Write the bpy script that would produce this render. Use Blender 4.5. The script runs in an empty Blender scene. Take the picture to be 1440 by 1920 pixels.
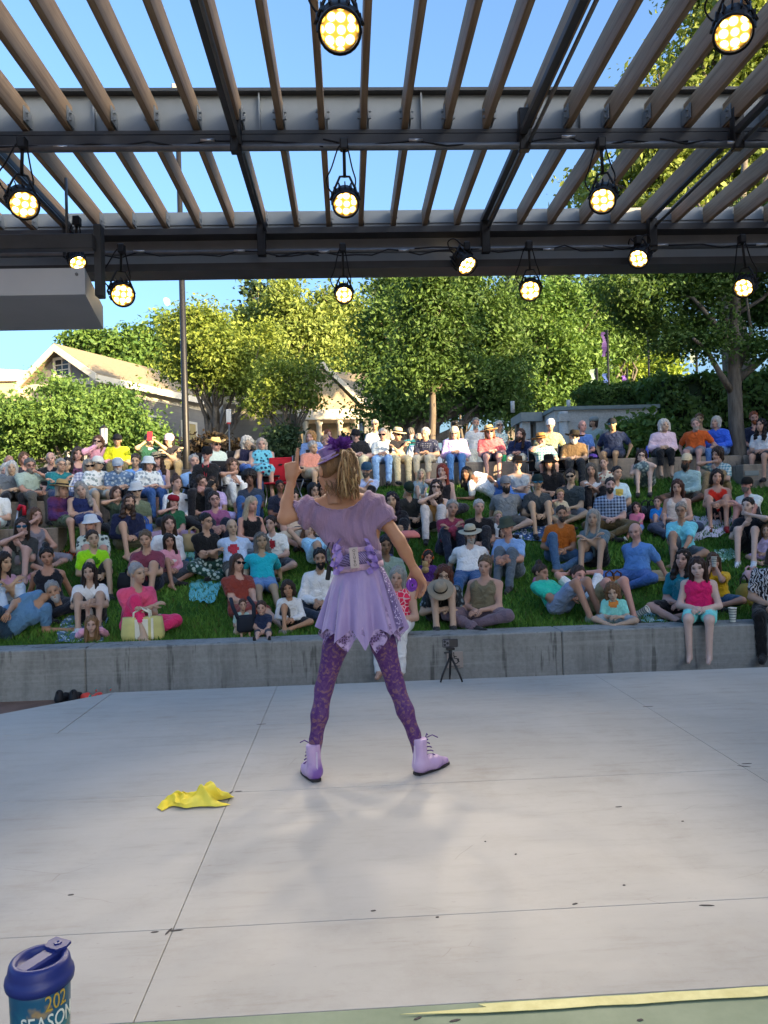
import bpy, math, random
import numpy as np
from mathutils import Vector, Matrix
rng = np.random.default_rng(7)
random.seed(7)
sc = bpy.context.scene
COL = sc.collection
R = math.radians

# ---------------------------------------------------------------- camera
F = 1450.0
CAM = np.array([0.0, 0.0, 1.3])
_y, _p, _r = R(2.7), 15 / 1450, .029
f0 = np.array([math.sin(_y) * math.cos(_p), math.cos(_y) * math.cos(_p), math.sin(_p)])
r0 = np.array([math.cos(_y), -math.sin(_y), 0.0])
u0 = np.cross(r0, f0)
CU = u0 * math.cos(_r) + r0 * math.sin(_r)
CR = r0 * math.cos(_r) - u0 * math.sin(_r)
cd = bpy.data.cameras.new('camera')
cam = bpy.data.objects.new('camera', cd)
COL.objects.link(cam)
cam.matrix_world = Matrix(((CR[0], CU[0], -f0[0], CAM[0]), (CR[1], CU[1], -f0[1], CAM[1]), (CR[2], CU[2], -f0[2], CAM[2]), (0, 0, 0, 1)))
cd.sensor_fit = 'VERTICAL'
cd.sensor_height = 36
cd.lens = F / 1920 * 36
cd.clip_start = .05
cd.clip_end = 3000
sc.camera = cam

# ---------------------------------------------------------------- sky, sun, exposure
SUN_AZ, SUN_EL = R(135), R(11)
w = bpy.data.worlds.new('World')
sc.world = w
w.use_nodes = True
nt = w.node_tree
sky = nt.nodes.new('ShaderNodeTexSky')
sky.sky_type = 'NISHITA'
sky.sun_disc = False
sky.sun_rotation = SUN_AZ
sky.sun_elevation = SUN_EL
sky.air_density = 1.0
sky.dust_density = 6.0
sky.ozone_density = 3.8
bg = nt.nodes['Background']
nt.links.new(sky.outputs[0], bg.inputs[0])
bg.inputs[1].default_value = .15
S = Vector((math.sin(SUN_AZ) * math.cos(SUN_EL), math.cos(SUN_AZ) * math.cos(SUN_EL), math.sin(SUN_EL)))
sl = bpy.data.lights.new('sun', 'SUN')
sl.energy = 4.5
sl.angle = R(.6)
sl.color = (1, .74, .42)
so = bpy.data.objects.new('sun', sl)
so.rotation_euler = (-S).to_track_quat('-Z', 'Y').to_euler()
COL.objects.link(so)
vs = sc.view_settings
vs.view_transform = 'Standard'
vs.look = 'None'
vs.gamma = 1
vs.exposure = 2.12
sc.cycles.max_bounces = 6
sc.cycles.transparent_max_bounces = 8
sc.cycles.use_denoising = True
sc.cycles.sample_clamp_indirect = 4

# ---------------------------------------------------------------- helpers
def ray(px, py): return f0 + (px - 720) / F * CR - (py - 960) / F * CU
def aty(px, py, Y):
    r = ray(px, py)
    return CAM + r * (Y / r[1])
def atz(px, py, z):
    r = ray(px, py)
    return CAM + r * ((z - CAM[2]) / r[2])
def hx(s):
    s = s.lstrip('#')
    c = [int(s[i:i + 2], 16) / 255 for i in (0, 2, 4)]
    return tuple(((v + .055) / 1.055) ** 2.4 if v > .04045 else v / 12.92 for v in c)

class NT:
    def __init__(s, name, rough=.6, spec=.3):
        s.m = bpy.data.materials.new(name)
        s.m.use_nodes = True
        s.t = s.m.node_tree
        s.b = s.t.nodes['Principled BSDF']
        s.b.inputs['Roughness'].default_value = rough
        s.b.inputs['Specular IOR Level'].default_value = spec
        s.cx = None
    def n(s, k, **kw):
        nd = s.t.nodes.new('ShaderNode' + k)
        for a, b in kw.items():
            if a.startswith('i_'):
                key = a[2:].replace('_', ' ')
                nd.inputs[key].default_value = b
            else:
                setattr(nd, a, b)
        return nd
    def l(s, a, b): s.t.links.new(a, b)
    def co(s, kind='Object', scale=None):
        if s.cx is None: s.cx = s.n('TexCoord')
        o = s.cx.outputs[kind]
        if scale is not None:
            mp = s.n('Mapping')
            mp.inputs['Scale'].default_value = scale
            s.l(o, mp.inputs[0])
            o = mp.outputs[0]
        return o
    def noise(s, scale, detail=4, rough=.6, vec=None, dist=0):
        nd = s.n('TexNoise')
        nd.inputs['Scale'].default_value = scale
        nd.inputs['Detail'].default_value = detail
        nd.inputs['Roughness'].default_value = rough
        nd.inputs['Distortion'].default_value = dist
        s.l(vec if vec is not None else s.co(), nd.inputs['Vector'])
        return nd.outputs['Fac']
    def ramp(s, fac, stops):
        nd = s.n('ValToRGB')
        e = nd.color_ramp.elements
        while len(e) < len(stops): e.new(.5)
        for el, (p, c) in zip(e, stops):
            el.position = p
            el.color = (*c, 1) if len(c) == 3 else c
        s.l(fac, nd.inputs[0])
        return nd.outputs[0]
    def mix(s, fac, a, b, mode='MIX'):
        nd = s.n('Mix', data_type='RGBA', blend_type=mode)
        for v, i in ((fac, 0), (a, 6), (b, 7)):
            if hasattr(v, 'links'): s.l(v, nd.inputs[i])
            else: nd.inputs[i].default_value = v if i == 0 else ((*v, 1) if len(v) == 3 else v)
        return nd.outputs[2]
    def math(s, op, a, b=0):
        nd = s.n('Math', operation=op)
        for v, i in ((a, 0), (b, 1)):
            if hasattr(v, 'links'): s.l(v, nd.inputs[i])
            else: nd.inputs[i].default_value = v
        return nd.outputs[0]
    def color(s, c):
        i = s.b.inputs['Base Color']
        if hasattr(c, 'links'): s.l(c, i)
        else: i.default_value = (*c, 1)
        return s
    def rough(s, c):
        s.l(c, s.b.inputs['Roughness'])
        return s
    def bump(s, h, strength=.3, dist=.01):
        nd = s.n('Bump')
        nd.inputs['Strength'].default_value = strength
        nd.inputs['Distance'].default_value = dist
        s.l(h, nd.inputs['Height'])
        s.l(nd.outputs[0], s.b.inputs['Normal'])
        return s

MATS = {}
def plain(name, c, rough=.55, var=.12, scale=8, spec=.3, metal=0):
    """a colour with a little uneven wear"""
    if name in MATS: return MATS[name]
    k = NT(name, rough, spec)
    c = hx(c) if isinstance(c, str) else c
    f = k.noise(scale, 5, .6)
    k.color(k.ramp(f, [(.25, tuple(v * (1 - var) for v in c)), (.75, tuple(min(1, v * (1 + var)) for v in c))]))
    k.b.inputs['Metallic'].default_value = metal
    k.bump(f, .12, .004)
    MATS[name] = k.m
    return k.m

def mesh(name, V, faces, smooth=False):
    """V (n,3); faces: array (m,k) or list of such arrays"""
    if isinstance(faces, np.ndarray): faces = [faces]
    me = bpy.data.meshes.new(name)
    V = np.asarray(V, dtype=np.float32)
    me.vertices.add(len(V))
    me.vertices.foreach_set('co', V.ravel())
    faces = [f for f in faces if len(f)]
    idx = np.concatenate([f.ravel() for f in faces]).astype(np.int32)
    tot = np.concatenate([np.full(len(f), f.shape[1]) for f in faces])
    st = np.concatenate([[0], np.cumsum(tot)[:-1]]).astype(np.int32)
    me.loops.add(len(idx))
    me.loops.foreach_set('vertex_index', idx)
    me.polygons.add(len(tot))
    me.polygons.foreach_set('loop_start', st)
    me.polygons.foreach_set('use_smooth', np.full(len(tot), bool(smooth)))
    me.update(calc_edges=True)
    return me
def link(name, me, mat=None, parent=None, loc=None):
    o = bpy.data.objects.new(name, me)
    COL.objects.link(o)
    if mat is not None and me is not None and len(me.materials) == 0: me.materials.append(mat)
    if parent is not None: o.parent = parent
    if loc is not None: o.location = loc
    return o
def tag(o, label=None, cat=None, group=None, kind=None):
    if label: o['label'] = label
    if cat: o['category'] = cat
    if group: o['group'] = group
    if kind: o['kind'] = kind
    return o
def empty(name, loc=(0, 0, 0), label=None, cat=None, group=None):
    o = bpy.data.objects.new(name, None)
    o.location = loc
    o.empty_display_size = .1
    COL.objects.link(o)
    return tag(o, label, cat, group)

class MB:
    """collects shapes for one mesh"""
    def __init__(s): s.V = []; s.F = {}; s.n = 0
    def add(s, V, faces):
        V = np.asarray(V, float)
        for f in faces:
            s.F.setdefault(len(f), []).append([i + s.n for i in f])
        s.V.append(V); s.n += len(V)
        return s
    def box(s, a, b, rot=None, c=None, bev=0):
        a = np.array(a, float); b = np.array(b, float)
        if bev <= 0:
            P = np.array([(x, y, z) for z in (a[2], b[2]) for y in (a[1], b[1]) for x in (a[0], b[0])])
            Fs = [(0, 2, 3, 1), (4, 5, 7, 6), (0, 1, 5, 4), (2, 6, 7, 3), (0, 4, 6, 2), (1, 3, 7, 5)]
        else:  # chamfered along all edges
            m = (a + b) / 2; h = (b - a) / 2; bev = min(bev, h.min() * .9)
            P = []; idx = {}
            for sx in (-1, 1):
                for sy in (-1, 1):
                    for sz in (-1, 1):
                        for ax in range(3):
                            q = [sx * (h[0] - bev), sy * (h[1] - bev), sz * (h[2] - bev)]
                            q[ax] = (sx, sy, sz)[ax] * h[ax]
                            idx[(sx, sy, sz, ax)] = len(P); P.append(m + np.array(q))
            Fs = []
            for ax in range(3):
                u, v = [(1, 2), (2, 0), (0, 1)][ax]
                for sg in (-1, 1):
                    q = []
                    for su, sv in ((-1, -1), (1, -1), (1, 1), (-1, 1)):
                        k = [0, 0, 0]; k[ax] = sg; k[u] = su; k[v] = sv
                        q.append(idx[(*k, ax)])
                    Fs.append(q if sg > 0 else q[::-1])
            for ax in range(3):
                u, v = [(1, 2), (2, 0), (0, 1)][ax]
                for su in (-1, 1):
                    for sv in (-1, 1):
                        def K(sg, w_):
                            k = [0, 0, 0]; k[ax] = sg; k[u] = su; k[v] = sv
                            return idx[(*k, w_)]
                        q = [K(-1, u), K(1, u), K(1, v), K(-1, v)]
                        Fs.append(q if su * sv < 0 else q[::-1])
            for sx in (-1, 1):
                for sy in (-1, 1):
                    for sz in (-1, 1):
                        q = [idx[(sx, sy, sz, i)] for i in range(3)]
                        Fs.append(q if sx * sy * sz > 0 else q[::-1])
            P = np.array(P)
        if rot is not None:
            c = (a + b) / 2 if c is None else np.array(c)
            P = (P - c) @ np.array(rot).T + c
        return s.add(P, Fs)
    def tube(s, pts, rad, n=8, cap=True, sq=None):
        pts = [np.array(p, float) for p in pts]
        if not hasattr(rad, '__len__'): rad = [rad] * len(pts)
        V = []; prev = None
        for i, p in enumerate(pts):
            d = pts[min(i + 1, len(pts) - 1)] - pts[max(i - 1, 0)]
            d = d / (np.linalg.norm(d) + 1e-9)
            if prev is None:
                a = np.cross(d, [0, 0, 1.0])
                if np.linalg.norm(a) < .1: a = np.cross(d, [1.0, 0, 0])
            else: a = prev - d * (prev @ d)
            a /= np.linalg.norm(a); prev = a
            b = np.cross(d, a)
            for k in range(n):
                t = 2 * math.pi * k / n
                V.append(p + rad[i] * (a * math.cos(t) * (sq or 1) + b * math.sin(t)))
        Fs = []
        for i in range(len(pts) - 1):
            for k in range(n):
                k2 = (k + 1) % n
                Fs.append((i * n + k, i * n + k2, (i + 1) * n + k2, (i + 1) * n + k))
        if cap:
            Fs.append(tuple(range(n))[::-1]); Fs.append(tuple(range((len(pts) - 1) * n, len(pts) * n)))
        return s.add(V, Fs)
    def lathe(s, prof, n=20, c=(0, 0, 0), close=False):
        V = []; c = np.array(c, float)
        for r_, z in prof:
            for k in range(n):
                t = 2 * math.pi * k / n
                V.append(c + (r_ * math.cos(t), r_ * math.sin(t), z))
        Fs = []
        for i in range(len(prof) - 1):
            for k in range(n):
                k2 = (k + 1) % n
                Fs.append((i * n + k, i * n + k2, (i + 1) * n + k2, (i + 1) * n + k))
        if close:
            Fs.append(tuple(range(n))[::-1]); Fs.append(tuple(range((len(prof) - 1) * n, len(prof) * n)))
        return s.add(V, Fs)
    def poly(s, pts): return s.add(pts, [tuple(range(len(pts)))])
    def prism(s, pts, d):
        """closed prism from a planar outline pushed by vector d"""
        n = len(pts); pts = np.array(pts, float)
        V = np.concatenate([pts, pts + np.array(d)])
        return s.add(V, [tuple(range(n))[::-1], tuple(range(n, 2 * n))] + [(i, (i + 1) % n, n + (i + 1) % n, n + i) for i in range(n)])
    def xf(s, M):
        M = np.array(M)
        s.V = [v @ M[:3, :3].T + M[:3, 3] for v in s.V]
        return s
    def me(s, name, smooth=False):
        return mesh(name, np.concatenate(s.V), [np.array(f) for f in s.F.values()], smooth)
    def build(s, name, mat, parent=None, smooth=False, loc=None):
        return link(name, s.me(name, smooth), mat, parent, loc)
def rotz(a): return np.array([[math.cos(a), -math.sin(a), 0], [math.sin(a), math.cos(a), 0], [0, 0, 1.0]])
# ================================================================ materials of the setting
def m_concrete(name, c, var=.25, stain=True):
    k = NT(name, .85, .2)
    f = k.noise(1.3, 8, .65); g = k.noise(22, 4, .7)
    col = k.ramp(f, [(.3, tuple(v * (1 - var) for v in c)), (.7, tuple(v * (1 + var * .5) for v in c))])
    col = k.mix(.25, col, k.ramp(g, [(.35, (.12, .12, .11)), (.6, tuple(v * 1.2 for v in c))]))
    if stain:
        v = k.noise(2.2, 5, .7, k.co('Object', (2.2, 2.2, .25)))
        col = k.mix(k.ramp(v, [(.49, (0, 0, 0)), (.70, (.7, .7, .7))]), col, tuple(x * .48 for x in c))
        v2 = k.noise(9, 3, .6, k.co('Object', (1, 1, .12)))
        col = k.mix(k.ramp(v2, [(.60, (0, 0, 0)), (.66, (.7, .7, .7))]), col, tuple(x * .25 for x in c))
        v3 = k.noise(2.5, 3, .6, k.co('Object', (.3, .3, 9)))
        col = k.mix(k.ramp(v3, [(.5, (0, 0, 0)), (.75, (.45, .45, .45))]), col, tuple(x * 1.35 for x in c))
    k.color(col); k.bump(g, .35, .006)
    return k.m
M_CONC = m_concrete('concrete_grey', (.285, .29, .275))
M_CONCW = m_concrete('concrete_warm', (.30, .25, .20), .3)
def m_stage():
    k = NT('stage_paint', .42, .35)
    base = (.60, .555, .51)
    f = k.noise(.9, 6, .65)
    col = k.ramp(f, [(.3, (.335, .318, .285)), (.7, (.425, .405, .365))])
    sc1 = k.noise(6, 6, .75, k.co('Object', (.35, 2.2, 1)))
    col = k.mix(k.ramp(sc1, [(.53, (0, 0, 0)), (.78, (.55, .55, .55))]), col, (.25, .215, .17))
    sc2 = k.noise(26, 4, .8, k.co('Object', (.5, 1.6, 1)))
    col = k.mix(k.ramp(sc2, [(.64, (0, 0, 0)), (.73, (.6, .6, .6))]), col, (.18, .16, .14))
    sc3 = k.noise(2.2, 7, .8)
    col = k.mix(k.ramp(sc3, [(.5, (0, 0, 0)), (.8, (.5, .5, .5))]), col, (.25, .21, .165))
    sc4 = k.noise(.55, 5, .6, k.co('Object', (1, 1.3, 1)), .8)
    col = k.mix(k.ramp(sc4, [(.42, (0, 0, 0)), (.68, (.55, .55, .55))]), col, (.45, .43, .395))
    vs_ = k.n('TexVoronoi', feature='DISTANCE_TO_EDGE'); vs_.inputs['Scale'].default_value = 2.3; k.l(k.mix(.25, k.co('Object', (.6, 1.6, 1)), k.noise(1.5, 3), 'ADD'), vs_.inputs['Vector'])
    scr = k.math('MULTIPLY', k.ramp(vs_.outputs[0], [(0, (1, 1, 1)), (.004, (0, 0, 0))]), k.ramp(k.noise(2.6, 2, .5), [(.58, (0, 0, 0)), (.63, (.45, .45, .45))]))
    col = k.mix(scr, col, (.2, .17, .14))
    k.color(col)
    k.rough(k.ramp(sc1, [(.3, (.55, .55, .55)), (.7, (.75, .75, .75))]))
    k.bump(sc2, .08, .003)
    return k.m
M_STAGE = m_stage()
def m_wood(name, c1, c2, axis=(12, .6, 12), rough=.7):
    k = NT(name, rough, .25)
    f = k.noise(3, 7, .65, k.co('Object', axis))
    k.color(k.ramp(f, [(.3, c1), (.7, c2)])); k.bump(f, .25, .003)
    return k.m
M_SLAT = m_wood('weathered_wood', (.20, .125, .072), (.38, .26, .16))
M_STEEL = plain('grey_steel_paint', (.20, .215, .225), .5, .12, 3)
M_STEELD = plain('dark_steel_paint', (.055, .055, .056), .5, .2, 4)
M_PIPE = plain('galvanised_pipe', (.15, .155, .16), .45, .2, 9, .5, .6)
M_BLACK = plain('black_metal', (.012, .012, .013), .45, .3, 20, .4)
M_RUBBER = plain('black_rubber', (.012, .012, .014), .6, .3, 20)
def m_lawn():
    k = NT('lawn_soil', .95, .1)
    f = k.noise(7, 6, .7)
    k.color(k.ramp(f, [(.3, (.026, .075, .012)), (.7, (.065, .17, .03))])); k.bump(k.noise(60, 3), .8, .03)
    return k.m
def m_grass():
    k = NT('grass_blades', .7, .15)
    a = k.n('Attribute', attribute_name='Col')
    k.color(a.outputs['Color'])
    k.b.inputs['Transmission Weight'].default_value = 0
    return k.m

# ================================================================ ground
g = MB().poly([(-400, -400, -.40), (400, -400, -.40), (400, 800, -.47), (-400, 800, -.47)])
tag(g.build('ground', plain('brown_brick_ground', (.2, .125, .095), .85, .3, 5)), kind='structure')
LAWN0, LS = 8.36, .331
LPY, LPZ = [LAWN0, 9.5, 10.6, 14.05], [.03, .15, .51, 1.93]
def lawn_z(y): return np.interp(y, LPY, LPZ)
# plaza behind the top wall
pz = MB().box((-60, 14.4, 1.2), (60, 260, 1.85))
tag(pz.build('plaza', plain('plaza_paving', (.2, .19, .17), .85, .2, 2)), kind='structure')
# lawn: a bank with small unevenness
nx, ny = 120, 50
X, Y = np.meshgrid(np.linspace(-14, 18, nx), np.linspace(LAWN0, 14.05, ny))
Z = lawn_z(Y) + .012 * np.sin(X * 2.1 + Y) * np.cos(Y * 3.3 - X)
I = np.arange(nx * ny).reshape(ny, nx)
Q = np.stack([I[:-1, :-1], I[:-1, 1:], I[1:, 1:], I[1:, :-1]], -1).reshape(-1, 4)
lawn = link('lawn', mesh('lawn', np.stack([X, Y, Z], -1).reshape(-1, 3), Q, True), m_lawn())
tag(lawn, kind='structure')
# grass blades
n = 150000
bx = rng.uniform(-7.5, 9.5, n); by = LAWN0 + (14.0 - LAWN0) * rng.random(n) ** 1.15
bz = lawn_z(by)
hgt = rng.uniform(.035, .085, n); ang = rng.uniform(0, 6.283, n); wd = rng.uniform(.006, .013, n)
lean = rng.normal(0, .03, (n, 2))
V = np.empty((n, 3, 3), np.float32)
V[:, 0] = np.stack([bx - wd * np.cos(ang), by - wd * np.sin(ang), bz], 1)
V[:, 1] = np.stack([bx + wd * np.cos(ang), by + wd * np.sin(ang), bz], 1)
V[:, 2] = np.stack([bx + lean[:, 0], by + lean[:, 1], bz + hgt], 1)
gm = mesh('grass', V.reshape(-1, 3), np.arange(n * 3).reshape(-1, 3))
t = np.clip(rng.normal(.45, .25, n) + .3 * np.sin(bx * 1.3) * np.cos(by * 2) + .22 * np.sin(bx * 3.7 + 2 * np.sin(by * 2.9)) - .15 * (by < 9.2), 0, 1)[:, None]
c = (1 - t) * np.array([.05, .135, .02]) + t * np.array([.15, .31, .05])
dry = rng.random(n) < .05
c[dry] = (.12, .12, .04)
ca = gm.color_attributes.new('Col', 'FLOAT_COLOR', 'POINT')
ca.data.foreach_set('color', np.repeat(np.concatenate([c, np.ones((n, 1))], 1), 3, 0).astype(np.float32).ravel())
tag(link('grass', gm, m_grass()), 'short dark green grass covering the lawn bank', 'grass', kind='stuff')

# ================================================================ concrete walls
def wall(name, pts, y_depth, z0, z1, mat, label, joints=2.4):
    """a run of cast segments along X with open joints between them"""
    e = empty(name, ((pts[0] + pts[1]) / 2, y_depth[0], z0), label, 'wall')
    x = pts[0]
    while x < pts[1] - .01:
        x2 = min(x + joints, pts[1])
        b = MB().box((x + .003, y_depth[0], z0), (x2 - .003, y_depth[1], z1), bev=.012)
        b.V = [v - np.array(e.location) for v in b.V]
        b.build('wall_segment', mat, e)
        x = x2
    return e
wall('seat_wall', (-7.6, 8.9), (8.0, 8.4), -.6, .085, M_CONC, 'low grey stained concrete wall along the front of the lawn', 2.45)
wall('terrace_wall', (-4.92, 8.5), (14.0, 14.42), 1.5, 2.31, M_CONCW, 'long brown concrete seat wall along the top of the lawn', 3.1)
wall('terrace_wall', (-7.5, -4.25), (11.55, 11.95), .6, 1.33, M_CONCW, 'short lower concrete seat wall at the side of the lawn', 3.3)
wall('terrace_wall', (-8.2, -3.15), (12.55, 12.95), .8, 1.76, M_CONCW, 'upper concrete seat wall under the row of people beside the leafy bush', 2.6)
p = aty(1385, 872, 13.6)
wall('planter_wall', (p[0], 8.6), (13.45, 13.98), 1.2, p[2], M_CONCW, 'concrete planter wall with a small metal plaque at the foot of the tree', 9)
q = aty(1412, 887, 13.4)
pl = MB().box((q[0] - .13, 13.438, q[2] - .045), (q[0] + .13, 13.449, q[2] + .045), bev=.004).build('plaque', plain('plaque_metal', (.2, .24, .25), .4, .1, 9, .5, .5))
tag(pl, 'small blank-looking metal plaque fixed to the planter wall', 'plaque')

# ================================================================ stage
stage = empty('stage', (0, 4, 0)); tag(stage, kind='structure')
LX = [-4.4, -1.9, -.6, 1.96, 4.52]
YL = [6.22, 5.04, 3.80, 2.54, 2.075]
def panel(x0, x1, y0, y1, nm='panel', mat=M_STAGE, z=0.0):
    b = MB().box((x0 + .0012, y0 - 4 + .0012, -.03), (x1 - .0012, y1 - 4 - .0012, z), bev=.0012)
    return b.build(nm, mat, stage)
for i in range(4):
    y1, y0 = YL[i], YL[i + 1]
    if i == 0:
        MB().prism([(-2.52, 5.62 - 4, -.03), (-2.52, 5.04 - 4 + .002, -.03), (-1.892, 5.04 - 4 + .002, -.03), (-1.892, 6.22 - 4, -.03)], (0, 0, .03)).build('panel', M_STAGE, stage)
        panel(-1.888, -.6, y0, y1)
        panel(-.6, 1.96, y0, y1); panel(1.96, 4.5, y0, y1)
    elif i == 1:
        panel(-3.05, -.6, y0, y1); panel(-.6, 1.96, y0, y1); panel(1.96, 4.5, y0, y1)
    elif i == 2:
        panel(-4.0, -.6, y0, y1); panel(-.6, .68, y0, y1) if 0 else panel(-.6, 1.96, y0, y1); panel(1.96, 4.5, y0, y1)
    else:
        panel(-4.0, -.6, y0, y1); panel(-.6, 4.5, y0, y1)
MB().prism([(-2.523, 5.62 - 4, -.03), (-2.523, 5.042 - 4, -.03), (-3.08, 5.042 - 4, -.03)], (0, 0, .03)).build('panel', M_STAGE, stage)
MB().prism([(-4, -6.5, -.395), (4.45, -6.5, -.395), (4.45, 2.17, -.395), (-1.86, 2.17, -.395), (-2.5, 1.54, -.395), (-4, .1, -.395)], (0, 0, .361)).build('stage_base', plain('stage_base_black', (.03, .03, .03), .8), stage)
kg = NT('green_floor_paint', .55)
f_ = kg.noise(3, 6, .7); kg.color(kg.ramp(f_, [(.3, (.15, .2, .12)), (.7, (.24, .29, .19))])); kg.bump(f_, .1, .003)
MB().box((-4, -6.5, -.03), (4.5, 2.073 - 4, .0)).build('green_apron', kg.m, stage)
# yellow tape with a torn end
ty = NT('yellow_tape', .55); f_ = ty.noise(14, 5, .7); ty.color(ty.ramp(f_, [(.3, (.55, .50, .20)), (.7, (.70, .65, .30))]))
xs = np.linspace(.31, 4.4, 40)
tp = [(.10, -1.963, .004), (.33, -1.955, .004)] + [(x, -1.940 + .002 * math.sin(x * 31) + .012 * (x - .3) / 4, .004) for x in xs] + [(x, -1.978 + .002 * math.sin(x * 23) + .012 * (x - .3) / 4, .004) for x in xs[::-1]]
MB().prism(tp, (0, 0, .0012)).build('tape', ty.m, stage)
# little chips and dark marks on the floor
mk = plain('floor_scuff', (.07, .06, .055), .8)
for (px, py, l, a) in [(432, 1487, .10, 1.2), (447, 1484, .06, 0), (316, 1747, .07, 1.25), (330, 1745, .075, .06), (290, 1748, .04, .05), (1215, 1325, .12, .02), (1395, 1437, .10, -.5), (1400, 1432, .09, .02), (1078, 1695, .035, .3), (1170, 1660, .018, .1), (967, 1602, .02, .8), (853, 1914, .05, 0.2), (783, 1910, .04, .4), (1200, 1913, .03, .1), (1160, 1513, .05, .03), (1325, 1698, .08, -.15), (700, 1708, .03, .1), (490, 1358, .10, .02), (133, 1678, .035, .1), (820, 1720, .02, 0), (1280, 1540, .02, 0), (910, 1578, .012, 0)]:
    c_ = atz(px, py, .0)
    l *= .62; b = MB().prism([(-l / 2, -.001, .0005), (-l * .2, -.004, .0005), (l * .3, -.003, .0005), (l / 2, 0, .0005), (l * .25, .004, .0005), (-l * .3, .003, .0005)], (0, 0, .0012))
    b.xf(Matrix.Translation((c_[0], c_[1] - 4, 0)) @ Matrix.Rotation(a, 4, 'Z')).build('floor_mark', mk, stage)

# unseen blocks added beside the lawn, heights stepped to shade the audience
sh = empty('sun_blocker', (12, 0, -.46), 'unseen stepped stucco blocks added beside the lawn to shade it', 'building')
mw = plain('blocker_stucco', (.42, .39, .34), .85, .15, 1.5)
for y0, y1, h_, d_ in ((-22, -3.5, 8.4, 1.6), (-3.498, 1.2, 6.5, 1.6), (1.202, 7.2, 4.3, 1.6), (7.202, 19, 8.0, 14)):
    MB().box((0, y0, 0), (d_, y1, h_ + .46)).build('wall', mw, sh); MB().box((-.25, y0 + .01, h_ + .463), (d_ + .2, y1 - .01, h_ + .6)).build('cornice', M_STEELD, sh)  # wall and cornice shapes of the added sun blocker

# ================================================================ pergola over the stage
pg = empty('pergola', (0, 0, 0), 'grey steel pergola with brown timber slats above the stage', 'pergola')
XS = [-.105 + .3085 * i for i in range(-16, 22)]
base = MB().box((-.022, -1.5, 0), (.022, 5.76, .19), bev=.002).me('slat')
base2 = MB().box((-.022, 5.84, 0), (.022, 7.42, .17), bev=.002).me('slat')
brk = MB().box((.026, 5.62, .02), (.034, 5.77, .13)).box((.034, 5.65, .09), (.05, 5.67, .11)).box((.034, 5.65, .04), (.05, 5.67, .06)).box((-.034, 5.62, .02), (-.026, 5.77, .13)).box((-.05, 5.65, .09), (-.034, 5.67, .11)).box((-.05, 5.65, .04), (-.034, 5.67, .06)).me('bracket')
brk2 = MB().box((.026, 7.3, .02), (.034, 7.43, .13)).box((.034, 7.32, .05), (.045, 7.335, .065)).me('bracket')
for i, x in enumerate(XS):
    for me_, z_, nm, mt in ((base, 4.215, 'slat', M_SLAT), (base2, 4.12, 'slat', M_SLAT), (brk, 4.215, 'bracket', M_STEEL), (brk2, 4.12, 'bracket', M_STEEL)):
        if nm == 'bracket' and (x < -4 or x > 5): continue
        o = link(nm, me_, mt, pg, (x + random.uniform(-.006, .006), 0, z_ + random.uniform(-.003, .003)))
        o.rotation_euler.z = random.uniform(-.0006, .0006)
x0, x1 = -7, 9
MB().box((x0, 5.785, 4.2), (x1, 5.815, 4.5)).build('beam_web', M_STEEL, pg)
MB().box((x0, 5.70, 4.17), (x1, 5.90, 4.198)).build('beam_flange', M_STEELD, pg)
MB().box((x0, 5.72, 4.502), (x1, 5.88, 4.525)).build('beam_flange', M_STEELD, pg)
MB().box((x0, 5.70, 4.07), (x1, 5.76, 4.168), bev=.004).build('beam_angle', M_STEELD, pg)
for x in np.arange(-4.2, 6, 1.21):
    MB().box((x - .006, 5.74, 4.2), (x + .006, 5.783, 4.5)).build('stiffener', M_STEEL, pg)
MB().box((x0, 7.45, 4.09), (x1, 7.48, 4.30)).build('fascia', M_STEEL, pg)
MB().box((x0, 7.437, 4.17), (x1, 7.449, 4.185)).build('fascia_lip', M_STEEL, pg)
MB().box((x0, 7.30, 4.03), (x1, 7.60, 4.088)).build('beam_flange', M_STEELD, pg)
MB().box((x0, 7.46, 3.77), (x1, 7.50, 4.028)).build('beam_web', M_STEEL, pg)
MB().box((x0, 7.33, 3.70), (x1, 7.62, 3.768)).build('beam_flange', M_STEELD, pg)
MB().tube([(x0, 5.62, 4.03), (x1, 5.62, 4.03)], .026, 12).build('pipe', M_PIPE, pg, True)
MB().tube([(x0, 7.25, 3.84), (x1, 7.25, 3.84)], .024, 12).build('pipe', M_PIPE, pg, True)
for x in (-2.52, -.74, 1.37, 2.98):
    MB().box((x - .025, -1.0, 4.10), (x + .025, 7.3, 4.15), bev=.004).build('rail', M_STEELD, pg)
    MB().tube([(x + .045, -1, 4.085), (x + .045, 7.28, 4.045)], .014, 8).build('conduit', M_PIPE, pg, True)
    for yy, zz in ((5.62, 4.03), (7.25, 3.84)):
        MB().box((x - .03, yy - .035, zz - .04), (x + .05, yy + .035, zz + .27), bev=.006).build('clamp', M_BLACK, pg)
# columns of the pergola, out of frame
for x in (-5.2, 7.2):
    for y in (-.8, 7.45):
        MB().box((x - .12, y - .12, -.46), (x + .12, y + .12, 3.70)).build('column', M_STEELD, pg)
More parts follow.
